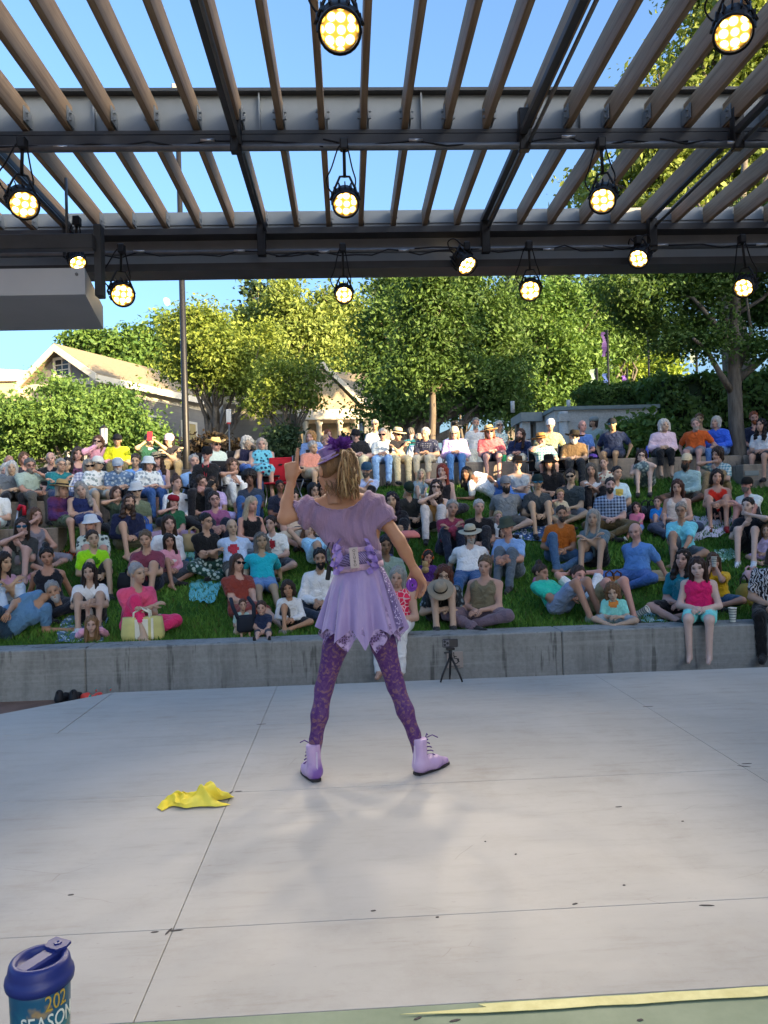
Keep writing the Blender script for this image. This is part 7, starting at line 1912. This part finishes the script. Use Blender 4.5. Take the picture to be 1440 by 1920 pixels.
# striped paper cups
kc = NT('cup_stripes', .5); wv = kc.n('TexWave', bands_direction='Z'); wv.inputs['Scale'].default_value = 11; kc.l(kc.co(), wv.inputs['Vector']); kc.color(kc.ramp(wv.outputs['Fac'], [(.12, (.08, .12, .16)), (.2, (.78, .77, .70))]))
def cup(px, py, Y, label, z=None, rot=None, s_=1):
    c_ = aty(px, py, Y)
    if z is not None: c_[2] = z
    o_ = MB().lathe([(.030, 0), (.043, .15), (.046, .152), (.046, .158), (.042, .158), (.029, .006)], 20, close=False).build('paper_cup', kc.m, None, True, c_); o_.scale = (s_,) * 3
    if rot: o_.rotation_euler = rot
    return tag(o_, label, 'cup', 'paper cups')
cup(1374, 1165, 8.2, 'striped paper cup standing on the wall beside the aqua shorts', .085)
cup(1194, 1158, 8.75, 'striped paper cup tipped over next to the little girl', .13, (R(62), 0, R(40)))
pp = PEOPLE['1338,1052']; w_ = pp[0].matrix_basis @ Vector((pp[1]['wr'][0] + pp[1]['wr'][1]) / 2)
o_ = cup(0, 0, 8, 'small white cup held up to the mouth of the girl in yellow', None, None, .75); o_.location = w_ + Vector((0, -.03, 0))
# hats and small things people hold
pp = PEOPLE['832,1080']; w_ = pp[0].matrix_basis @ Vector((pp[1]['kn'][0] + pp[1]['kn'][1]) / 2)
fh = link('fedora_hat', HATS['straw'].copy(), None, None, w_ + Vector((-.03, -.10, .0))); fh.color = (.34, .28, .20, 1); fh.rotation_euler = (R(38), R(-12), 0); fh.scale = (.82,) * 3; tag(fh, 'beige felt hat resting on the knee of the woman in dark floral', 'hat')
hb_ = link('hat_band', HATS['BAND'], None, fh); hb_.color = (.02, .018, .016, 1); hb_.scale = (1.03, 1.2, 1)
hb_.location = (0, -.014, 0)
pp = PEOPLE['280,826']; w_ = pp[0].matrix_basis @ Vector((pp[1]['wr'][0] + pp[1]['wr'][1]) / 2)
tag(MB().box((-.045, -.006, -.07), (.045, .006, .09), bev=.008).build('phone', plain('phone_red', (.55, .03, .05), .4), None, False, w_ + Vector((0, -.09, .05))), 'red phone held up by the person in green tee', 'phone')
place(MB().lathe([(.001, .1), (.08, .098), (.13, .07), (.16, .03), (.162, 0), (.12, -.005)], 24), 'sun_hat', plain('hat_coral', (.66, .2, .17), .8), 766, 1008, 10.6, 'coral pink hat lying on the grass beside the dancer arm', 'hat', None, True)
place(MB().lathe([(.001, .07), (.05, .06), (.08, .03), (.085, 0)], 16), 'cap', plain('cap_purple', (.12, .06, .35), .8), 1112, 856, 13.9, 'purple bundle on the wall beside the brown shirt', 'cap', None, True, 0, 2.33)
place(MB().lathe([(.05, 0), (.075, .08), (.06, .12), (.001, .125)], 14), 'bowl', plain('lime_green', (.05, .5, .16), .5), 943, 868, 14.1, 'bright green tub on the wall beside the coral tee', 'tub', None, True, 0, 2.312)
place(MB().lathe([(.03, 0), (.03, .16), (.012, .2), (.012, .23), (.001, .232)], 14), 'bottle', plain('bottle_blue', (.03, .08, .5), .3), 1213, 848, 14.2, 'blue water bottle on the wall beside the pink blouse', 'bottle', None, True, 0, 2.312)
place(MB().lathe([(.03, 0), (.03, .16), (.02, .2), (.001, .202)], 14), 'bottle', plain('bottle_dark', (.03, .04, .05), .3), 1196, 848, 14.2, 'dark flask on the wall beside the blue bottle', 'bottle', None, True, 0, 2.312)
# baby carrier, plush toy
pp = PEOPLE['454,1093']; m_ = pp[0].matrix_basis
ca_ = MB().box((-.10, -.01, .06), (.10, .05, .25), bev=.03); o_ = ca_.build('baby_carrier', plain('carrier_navy', (.015, .02, .032), .8), None, True, m_ @ Vector((0, .20, .0))); o_.rotation_euler.z = pp[1]['th'] + math.pi; tag(o_, 'dark padded baby carrier in front of the baby', 'carrier')
for s_ in (-1, 1): MB().tube([(s_ * .09, .0, .22), (s_ * .12, .08, .34), (s_ * .10, .2, .42)], .022, 6).build('strap', plain('carrier_navy', (.015, .02, .032)), o_, True)
pp = PEOPLE['802,1045']; w_ = pp[0].matrix_basis @ Vector(pp[1]['chest'] + np.array([.05, .14, -.02]))
pl_ = empty('plush_toy', w_, 'small tan plush toy in the arms of the child in purple', 'toy'); M_PL = plain('plush_tan', (.38, .26, .12), .95, .3, 40)
MB().lathe([(.001, -.05), (.045, -.03), (.05, .01), (.03, .04), (.001, .05)], 14).build('body', M_PL, pl_, True)
MB().lathe([(.001, .03), (.035, .045), (.042, .075), (.03, .105), (.001, .115)], 14).build('head', M_PL, pl_, True)
for s_ in (-1, 1): MB().lathe([(.001, 0), (.014, .006), (.001, .02)], 8).build('ear', M_PL, pl_, True, (s_ * .028, 0, .10))
# camp chairs for those who sit in them
M_FAB = plain('chair_black_fabric', (.015, .015, .018), .8); M_TUBE = plain('chair_tube', (.4, .4, .4), .35, .1, 9, .5, .8)
def chair(loc, th, label, fab=M_FAB, back=.82):
    e = empty('camp_chair', loc, label, 'chair', 'camp chairs on the lawn'); e.rotation_euler.z = th
    MB().box((-.27, -.22, .36), (.27, .22, .39), bev=.012).build('seat', fab, e)
    MB().box((-.27, -.27, .42), (.27, -.24, back), bev=.012).build('backrest', fab, e)
    for sx in (-1, 1):
        for y_ in (.2, -.22): MB().tube([(sx * .26, y_, -.05), (sx * .26, -y_ * .8, .38)], .012, 6).build('leg', M_TUBE, e, True)
        MB().box((sx * .29 - .03, -.24, .56), (sx * .29 + .03, .2, .585), bev=.008).build('armrest', fab, e)
        MB().tube([(sx * .26, -.255, .1), (sx * .26, -.255, back)], .012, 6).build('upright', M_TUBE, e, True)
    return e
for key, lab in (('388,851', 'black camp chair under the man with the red lanyard'), ('405,838', 'black camp chair under the cowboy hat'), ('436,872', 'black camp chair under the woman in white blouse'), ('464,836', 'black camp chair under the navy tank top'), ('491,847', 'black camp chair under the blue patterned dress'), ('588,872', 'black camp chair under the salmon shirt'), ('1077,824', 'black camp chair under the brown shirt'), ('1015,832', 'black camp chair under the straw-hatted plaid man'), ('612,848', 'black camp chair behind the purple flower')):
    ob_, inf = PEOPLE[key]; chair(ob_.location, inf['th'], lab)
rc_ = aty(523, 930, 13.3); rc_[2] = float(lawn_z(13.3)) - .02
chair(rc_, R(172), 'empty red camp chair behind the boy in navy tee', plain('chair_red', (.45, .012, .025), .8), .84).scale = (.78, .9, 1)
ly = PEOPLE['388,851'][0]; ch_ = PEOPLE['388,851'][1]
MB().tube([Vector(ch_['chest']) + Vector((-.05, .07, .03)), Vector(ch_['chest']) + Vector((0, .12, -.2)), Vector(ch_['chest']) + Vector((.05, .07, .03))], .008, 5).build('lanyard', plain('lanyard_red', (.6, .02, .05)), ly, True)
# red walking cane
cn = MB().tube([aty(28, 995, 11.3), aty(34, 955, 11.4)], .012, 8); o_ = cn.build('cane', plain('cane_metal', (.6, .6, .62), .35, .1, 9, .5, .5), None, True); tag(o_, 'walking stick with red grip leaning on the side wall', 'cane')
MB().tube([aty(34, 957, 11.38), aty(38, 948, 11.38), aty(45, 950, 11.38), aty(46, 966, 11.38)], .03, 8).build('grip', plain('grip_red', (.5, .01, .03), .5), o_, True)

# ---------------------------------------------------------------- in front of the lawn
sg = atz(852, 1236, 0); c_ = aty(853, 1237, 7.985)
sn = MB().box((-.085, -.006, -.085), (.085, .006, .085), bev=.004).build('access_sign', plain('sign_taupe', (.33, .28, .25), .6, .05, 4), None, False, c_); tag(sn, 'small square wheelchair access sign fixed to the front wall', 'sign')
wc = MB(); I_ = plain('sign_dark', (.03, .03, .03), .6)
ring = [(.004 + .034 * math.cos(a_), 0, -.012 + .034 * math.sin(a_)) for a_ in np.linspace(R(140), R(395), 18)]
wc.tube(ring, .005, 5); wc.tube([(-.012, 0, .05), (-.008, 0, .01), (.022, 0, .006), (.034, 0, -.028), (.046, 0, -.026)], .006, 5); wc.tube([(-.010, 0, .028), (.018, 0, .026)], .005, 5)
wc.lathe([(.001, .0), (.009, .005), (.001, .018)], 8, (-.013, 0, .055))
wc.xf(Matrix.Translation((0, -.008, .008)) @ Matrix.Diagonal((1, .3, 1, 1))).build('wheelchair_symbol', I_, sn)
for i in range(3): MB().box((-.05, -.0075, -.062 - i * .007), (.05 - .02 * (i == 2), -.0062, -.059 - i * .007)).build('lettering', I_, sn)
# phone on a small tripod at the stage edge
t0 = atz(838, 1266, 0.0); t0[1] = min(t0[1], 6.12); tz = aty(838, 1206, t0[1])[2]
te = empty('phone_tripod', (t0[0], t0[1], 0), 'small black tripod with a phone at the edge of the stage', 'tripod')
for a_ in (R(200), R(330), R(90)): MB().tube([(0, 0, tz - .10), (.075 * math.cos(a_), .075 * math.sin(a_) * .8, .06), (.095 * math.cos(a_), .09 * math.sin(a_), .006)], [.010, .009, .007], 8).build('leg', M_BLACK, te, True)
MB().tube([(0, 0, tz - .115), (0, 0, tz - .055)], .016, 10).build('head', M_BLACK, te, True); MB().box((-.035, -.014, tz - .055), (.035, .014, tz - .035), bev=.004).build('mount', M_BLACK, te); MB().tube([(-.05, 0, tz - .075), (0, 0, tz - .075)], .006, 6).build('lever', M_BLACK, te, True)
ph_ = MB().box((-.062, -.006, tz - .033), (.062, .006, tz + .033), bev=.006).build('phone', plain('phone_graphite', (.025, .025, .03), .3, .1, 9, .5), te)
for xx, zz in ((-.044, .014), (-.044, -.012), (-.022, .001)): MB().lathe([(.001, .004), (.010, .004), (.010, 0)], 12).xf(Matrix.Translation((xx, -.0065, tz + zz)) @ Matrix.Rotation(R(90), 4, 'X')).build('camera_lens', M_GLASS, ph_)
MB().box((-.058, -.0082, tz - .026), (-.008, -.0062, tz + .027), bev=.001).build('camera_plate', plain('lens_plate', (.12, .12, .14), .4), ph_)
# black sneakers and bright sandals left at the foot of the wall
def shoe_pair(px, py, Y, mat, label, name, flat=False, rz=0):
    c_ = aty(px, py, 7.78)
    for s_, lab in ((-1, 'first'), (1, 'second')):
        e = empty(name, (c_[0] + s_ * .062, c_[1], -.398), label % ('one' if s_ < 0 else 'the other'), 'shoe', label % 'one'); e.rotation_euler.z = rz + s_ * .08
        q_ = [((0, -.09, .045), (0, -.075, .10 if not flat else .05), .038, .034), ((0, -.08, .04), (0, .05, .035), .038, .04), ((0, .05, .035), (0, .15, .03), .04, .03)]
        P_ = np.array([p_ for q in q_ for p_ in q[:2]]); lo, ax3, n3 = grid(P_.min(0) - .06, P_.max(0) + .06, .010); G = np.meshgrid(*ax3, indexing='ij', sparse=True)
        f = smin([d_cone(G, *q) for q in q_], .012); f = np.maximum(f, .012 - G[2] + 0 * G[0] + 0 * G[1])
        if flat: f = np.maximum(f, G[2] - .045 - .03 * np.sin(G[1] * 40) + 0 * G[0])
        V_, Q_ = surfnet(f, lo, ax3[0][1] - ax3[0][0])
        link('upper', mesh('upper', V_, Q_, True), mat, e)
        MB().prism([(-.03, -.125, .001), (.03, -.125, .001), (.042, .05, .001), (.03, .16, .001), (0, .178, .001), (-.03, .16, .001), (-.042, .05, .001)], (0, 0, .016)).build('sole', plain('sole_rubber', (.04, .04, .045), .7), e)
        MB().tube([(0, -.118, .10), (0, -.13, .125), (0, -.115, .13)], .006, 5).build('pull_tab', mat, e, True)
shoe_pair(130, 1309, 8, plain('sneaker_black', (.012, .013, .016), .6), '%s black sneaker of the pair at the foot of the front wall', 'sneaker')
shoe_pair(178, 1304, 8, m_pattern('sandal_print', '28a090', 'e05048', 26), '%s bright printed sandal beside the black sneakers', 'sandal', True, 1.0)
# yellow cloth dropped on the stage
yc = atz(365, 1505, 0.0)
g_ = np.random.default_rng(5); n_ = 60
u, v = np.meshgrid(np.linspace(-1, 1, n_), np.linspace(-1, 1, n_))
r_ = np.hypot(u, v); X_ = u * .145 + .02 * np.sin(v * 4); Y_ = v * .075 * (1 + .25 * np.sin(u * 5 + 1)) + .02 * np.sin(u * 7)
lobes = .075 * np.exp(-((u - .45) ** 2 / .16 + (v - .1) ** 2 / .5)) + .045 * np.exp(-((u + .45) ** 2 / .12 + (v - .2) ** 2 / .4)) + .02
Zc = lobes * (.7 + .3 * np.sin(u * 9 + 3 * np.sin(v * 3)) * np.cos(v * 5 + u * 4)) * np.clip((1.05 - r_ / 1.25) * 3, 0, 1) + .005 * np.abs(np.sin(u * 11 + v * 5 + 2 * np.sin(v * 4)))
edge = np.clip((1.0 - np.maximum(np.abs(u), np.abs(v))) * 8, 0, 1); Zc = .004 + Zc * (.25 + .75 * edge)
rad_ = 1 + .12 * np.sin(np.arctan2(v, u) * 5) + .08 * np.sin(np.arctan2(v, u) * 9 + 1)
V_ = np.stack([X_ * rad_, Y_ * rad_, Zc], -1).reshape(-1, 3)
I = np.arange(n_ * n_).reshape(n_, n_); Fq = np.stack([I[:-1, :-1], I[:-1, 1:], I[1:, 1:], I[1:, :-1]], -1).reshape(-1, 4)
ky = NT('yellow_cloth', .75, .2); f_ = ky.noise(6, 4); ky.color(ky.ramp(f_, [(.3, (.78, .60, .03)), (.7, (.86, .74, .12))])); ky.bump(ky.noise(14, 3), .3, .01)
ye = link('yellow_cloth', mesh('yellow_cloth', V_, Fq, True), ky.m, None, (yc[0], yc[1], 0)); tag(ye, 'crumpled bright yellow scarf lying on the stage floor', 'scarf')

# ---------------------------------------------------------------- travel mug close to the camera
mc = aty(74, 1800, 1.12); MR = .0465; mz = mc[2]
cse = MB().box((-.3, -.14, -.5 - .0), (.16, .11, 0), bev=.01).build('road_case', plain('case_black', (.02, .02, .022), .6), None, False, (mc[0], mc[1], mz - .205)); tag(cse, 'black equipment case the travel mug stands on', 'case')
cse.location = (mc[0], mc[1], mz - .205)
V0 = cse.data

mug = empty('travel_mug', (mc[0], mc[1], mz - .203), 'travel mug with dark blue lid and season lettering', 'mug')
km = NT('mug_print', .3, .5)
w1 = km.noise(14, 3, .6, None, 1.5); sep = km.n('SeparateXYZ'); km.l(km.co(), sep.inputs[0])
colA = km.ramp(km.math('ADD', km.math('MULTIPLY', sep.outputs['Z'], 5.0), km.math('MULTIPLY', w1, .45)), [(.15, (.05, .30, .28)), (.45, (.10, .33, .30)), (.62, (.34, .13, .05)), (.80, (.03, .19, .24)), (1.0, (.01, .08, .16))])
km.color(km.mix(km.ramp(km.noise(22, 3), [(.58, (0, 0, 0)), (.66, (.7, .7, .7))]), colA, (.42, .25, .07)))
MB().lathe([(.036, 0), (.037, .004), (.0425, .17), (.0425, .186)], 48, close=True).build('cup', km.m, mug, True)
M_LID = plain('lid_blue', (.016, .026, .15), .42, .1, 12, .35)
lid = MB().lathe([(.0440, .177), (.0475, .180), (.0485, .186), (.0475, .192), (.0455, .194), (.0440, .200), (.0425, .208), (.040, .2125), (.034, .2130), (.031, .2105), (.030, .2045), (.001, .2040)], 48).build('lid', M_LID, mug, True)
RL = Matrix.Rotation(R(-28), 4, 'Z')
MB().box((-.013, -.036, .196), (.013, .036, .2128), bev=.003).xf(RL).build('lid_bridge', M_LID, lid)
MB().prism([(-.012, .020, .2128), (.012, .020, .2128), (.019, .033, .2135), (.016, .045, .2145), (-.016, .045, .2145), (-.019, .033, .2135)], (0, 0, .004)).xf(RL).build('flip_tab', M_LID, lid)
MB().lathe([(.006, .2165), (.006, .2190), (.003, .2191), (.001, .2182)], 12).xf(RL @ Matrix.Translation((0, .034, 0))).build('tab_button', M_LID, lid)
def wrap_text(s_, size, ang0, z0, mat, par, skew=0):
    m_ = text_mesh(s_, size, 'lettering', .0004); co_ = np.empty(len(m_.vertices) * 3, np.float32); m_.vertices.foreach_get('co', co_); co_ = co_.reshape(-1, 3)
    zz = z0 + co_[:, 1]; rad_ = .037 + (.0425 - .037) * np.clip(zz / .16, 0, 1) + .0005 + co_[:, 2]; a_ = ang0 + co_[:, 0] * .72 / .042
    m_.vertices.foreach_set('co', np.stack([rad_ * np.cos(a_), rad_ * np.sin(a_), zz], 1).astype(np.float32).ravel()); m_.update()
    return link('lettering', m_, mat, par)
fa = math.atan2(-mc[1], -mc[0]); mug.scale = (.95, .95, .97)
wrap_text('202', .031, fa + .52, .164, plain('print_gold', (.5, .33, .06), .5), mug)
wrap_text('SEASON', .031, fa + .30, .138, plain('print_white', (.72, .74, .66), .5), mug)

# ---------------------------------------------------------------- street furniture
Yp = 17.0
a = aty(350, 865, Yp); t_ = aty(326, 190, Yp)
lp = empty('lamp_pole', (a[0], Yp, 1.85), 'tall black lamp pole rising past the house and through the pergola view', 'lamp post')
MB().tube([(0, 0, 0), (0, 0, 1.2), (0, 0, t_[2] - 1.85)], [.085, .075, .05], 14).build('pole', M_BLACK, lp, True)
MB().lathe([(.17, 0), (.17, .05), (.12, .10), (.10, .45), (.085, .5)], 18).build('base', M_BLACK, lp, True)
MB().box((-.10, -.10, t_[2] - 1.86), (.10, .10, t_[2] - 1.5), bev=.02).build('fitting', plain('fitting_grey', (.3, .3, .3), .5), lp)
MB().tube([(0, -.07, t_[2] - 2.0), (.16, -.07, t_[2] - 1.85)], .02, 6).build('arm', M_BLACK, lp, True)
Yl = 16.5; b = aty(195, 862, Yl); tt_ = aty(195, 797, Yl)
def lantern(px, pyt, Y, label, s_=1.0):
    b = aty(px, 860, Y); tz_ = aty(px, pyt, Y)[2]
    e = empty('lantern_post', (b[0], Y, 1.85), label, 'lamp post', 'lantern posts'); h_ = tz_ - 1.85
    MB().tube([(0, 0, 0), (0, 0, h_ - .42 * s_)], .035 * s_, 10).build('pole', M_BLACK, e, True)
    MB().lathe([(.07 * s_, h_ - .40 * s_), (.085 * s_, h_ - .08 * s_), (.001, h_ - .08 * s_)], 12).build('globe', plain('lantern_glass', (.34, .37, .40), .3), e, True)
    MB().lathe([(.001, h_), (.03 * s_, h_ - .02 * s_), (.095 * s_, h_ - .075 * s_), (.095 * s_, h_ - .085 * s_)], 12).build('cap', M_BLACK, e, True)
    MB().lathe([(.08 * s_, h_ - .43 * s_), (.08 * s_, h_ - .405 * s_), (.03 * s_, h_ - .46 * s_)], 12).build('collar', M_BLACK, e, True)
    for k_ in range(6):
        an_ = k_ * math.pi / 3; MB().tube([(.073 * s_ * math.cos(an_), .073 * s_ * math.sin(an_), h_ - .4 * s_), (.088 * s_ * math.cos(an_), .088 * s_ * math.sin(an_), h_ - .08 * s_)], .006 * s_, 5).build('bar', M_BLACK, e, True)
    return e
lantern(196, 796, 16.5, 'black lantern post with pale glass in front of the leafy tree')
lantern(680, 788, 24.0, 'small lantern post between the porch and the oak', 1.0)
# small white parking sign on a post
c_ = aty(429, 782, 22); sp_ = empty('street_sign', (c_[0], 22, 1.85), 'narrow white sign on a thin post against the house', 'sign')
MB().tube([(0, 0, 0), (0, 0, c_[2] - 1.85 + .1)], .02, 8).build('post', M_PIPE, sp_, True); MB().box((-.07, -.035, c_[2] - 1.85 - .15), (.07, -.025, c_[2] - 1.85 + .22), bev=.004).build('plate', plain('sign_white', (.5, .5, .48), .5), sp_); MB().box((-.05, -.039, c_[2] - 1.85 - .2), (.05, -.036, c_[2] - 1.85 - .155)).build('plate', plain('sign_red', (.5, .03, .03), .5), sp_)
# video camera on a tall tripod
c_ = aty(852, 800, 15.4); vt = empty('camera_tripod', (c_[0], 15.4, 1.85), 'video camera on a tall tripod behind the wall', 'tripod'); h_ = c_[2] - 1.85
for a_ in (R(-60), R(60), R(180)): MB().tube([(0, 0, h_ - .12), (.5 * math.cos(a_ + 1.57), .3 * math.sin(a_ + 1.57), 0)], [.03, .016], 8).build('leg', M_PIPE, vt, True)
MB().tube([(0, 0, h_ - .2), (0, 0, h_)], .03, 8).build('head', M_BLACK, vt, True); MB().box((-.06, -.12, h_), (.06, .14, h_ + .11), bev=.012).build('camera_body', M_BLACK, vt)
MB().tube([(0, -.22, h_ + .055), (0, -.12, h_ + .055)], .035, 12).build('lens_barrel', M_BLACK, vt, True); MB().tube([(.04, .1, h_ + .03), (.2, .3, h_ + .06)], .008, 6).build('pan_handle', M_PIPE, vt, True)
# iron railing
fr = empty('railing', (aty(735, 860, 15.0)[0], 15.0, 1.85), 'black iron railing behind the seat wall', 'fence'); x1_ = aty(845, 860, 15.0)[0] - fr.location.x; ht_ = aty(800, 828, 15.0)[2] - 1.85
MB().box((0, -.015, ht_ - .03), (x1_, .015, ht_), bev=.004).build('rail', M_BLACK, fr); MB().box((0, -.015, .1), (x1_, .015, .13), bev=.004).build('rail', M_BLACK, fr)
bm_ = MB().box((-.007, -.007, 0), (.007, .007, ht_)).me('bar')
for i in range(int(x1_ / .11) + 1): link('bar', bm_, M_BLACK, fr, (i * .11, 0, 0))
hr_ = empty('handrail', (aty(960, 860, 15.6)[0], 15.6, 1.85), 'black metal handrail beside the concrete building', 'railing')
hz_ = aty(960, 832, 15.6)[2] - 1.85
MB().tube([(0, 0, 0), (0, 0, hz_), (1.0, .6, hz_ + .25), (1.0, .6, 0)], .018, 8).build('rail', M_BLACK, hr_, True)
# parked cars
def car(px, Y, label, paint, rz=0):
    c_ = aty(px, 860, Y); e = empty('parked_car', (c_[0], Y, 1.85), label, 'car', 'cars parked behind the wall'); e.rotation_euler.z = rz
    pf = [(-2.1, .35), (-2.15, .75), (-1.95, .98), (-1.2, 1.05), (-.55, 1.48), (.9, 1.5), (1.6, 1.08), (2.1, .95), (2.15, .4)]
    V_ = []; n_ = len(pf)
    for y_, sc_ in ((-.86, 0), (-.80, 1), (.80, 1), (.86, 0)):
        for x_, z_ in pf: V_.append((x_, y_ * (1 if z_ < 1.1 else .86), z_ if sc_ else max(.35, z_ * .97 if z_ < 1.1 else z_ - .06)))
    Fs = [(j * n_ + i, j * n_ + i + 1, (j + 1) * n_ + i + 1, (j + 1) * n_ + i) for j in range(3) for i in range(n_ - 1)] + [tuple(range(n_))[::-1], tuple(range(3 * n_, 4 * n_))]
    MB().add(V_, Fs).build('body', paint, e)
    for s_ in (-1, 1):
        MB().prism([(-1.05, s_ * .80, 1.07), (-.5, s_ * .765, 1.40), (.15, s_ * .765, 1.42), (.15, s_ * .80, 1.07)], (0, s_ * .012, 0)).build('side_window', M_GLASS, e); MB().prism([(.2, s_ * .80, 1.07), (.2, s_ * .765, 1.42), (.85, s_ * .765, 1.42), (1.35, s_ * .80, 1.07)], (0, s_ * .012, 0)).build('side_window', M_GLASS, e)
        for x_ in (-1.3, 1.35):
            w_ = MB().tube([(x_, s_ * .72, .32), (x_, s_ * .875, .32)], .32, 20).build('wheel', plain('tyre', (.015, .015, .016), .8), e); MB().tube([(x_, s_ * .876, .32), (x_, s_ * .885, .32)], .19, 16).build('rim', M_TUBE, w_)
        MB().box((-2.165, s_ * .62 - .16, .72), (-2.10, s_ * .62 + .16, .86), bev=.02).build('headlight', plain('headlight', (.7, .7, .68), .2), e)
    MB().prism([(-1.18, -.66, 1.08), (-.60, -.62, 1.47), (-.60, .62, 1.47), (-1.18, .66, 1.08)], (-.02, 0, .015)).build('windscreen', M_GLASS, e)
    return e
car(820, 23.0, 'white car parked behind the thin trunk', plain('paint_white', (.7, .7, .7), .25, .03, 2, .5), R(10)); car(715, 24.0, 'silver car parked behind the standing man in white', plain('paint_silver', (.35, .37, .4), .3, .05, 2, .5), R(8))
car(860, 27.5, 'grey car parked behind the video tripod', plain('paint_grey', (.16, .18, .2), .3, .05, 2, .5), R(175))
# flagpoles and banners
def pole(px, y0, y1, Y, label, banner=None, col=None):
    a_ = aty(px, y1, Y); b_ = aty(px, y0, Y); e = empty('flag_pole' if not banner else 'banner_pole', (a_[0], Y, 1.85), label, 'pole', 'banner poles behind the hedge')
    MB().tube([(0, 0, 0), (0, 0, b_[2] - 1.85)], .05, 8).build('pole', M_BLACK, e, True)
    for (t0_, t1_, cc) in banner or []:
        z0_ = aty(px, t0_, Y)[2] - 1.85; z1_ = aty(px, t1_, Y)[2] - 1.85; n_ = 8
        V_ = [(-.05 - w__ * (.20 + .04 * math.sin(k * 1.7)), .05 * math.sin(k + w__), z0_ + (z1_ - z0_) * k / n_) for k in range(n_ + 1) for w__ in (0, 1)]
        MB().add(V_, [(2 * k, 2 * k + 1, 2 * k + 3, 2 * k + 2) for k in range(n_)]).build('banner', plain('banner_' + cc, hx(cc), .7), e)
    return e
pole(1146, 618, 860, 34, 'pole with a tall purple banner behind the hedge', [(622, 668, '3c2860'), (700, 728, '2c4480')])
pole(1222, 622, 860, 36, 'thin bare flagpole between the bright trees')
pole(1181, 690, 860, 38, 'short pole with a small violet banner', [(704, 716, '6a4ca0')]); pole(1124, 690, 860, 30, 'short pole with a white and green banner', [(692, 738, '7c9488')])
pole(1312, 640, 860, 30, 'pole with a pale banner beside the oak limb', [(650, 680, '8a9a94')])
# gibbous moon, far away
mo = aty(311, 566, 1500.0)
k = NT('moon_surface', 1); f_ = k.noise(.35, 3); k.color((0, 0, 0)); k.l(k.ramp(f_, [(.4, (.50, .62, .78)), (.6, (.72, .80, .92))]), k.b.inputs['Emission Color']); k.b.inputs['Emission Strength'].default_value = .55
mm = MB(); rr_ = 8.5; n_ = 24
pts_ = [(rr_ * math.cos(a_), rr_ * math.sin(a_)) for a_ in np.linspace(-1.57, 1.57, n_)] + [(rr_ * -.45 * math.cos(a_), rr_ * math.sin(a_)) for a_ in np.linspace(1.57, -1.57, n_)[1:-1]]
mm.prism([(x_, 0, z_) for x_, z_ in pts_], (0, .5, 0)); mo_ = mm.build('moon', k.m, None, False, mo); mo_.rotation_euler.y = R(-20); tag(mo_, 'pale half moon in the blue sky beside the lamp pole', 'moon')
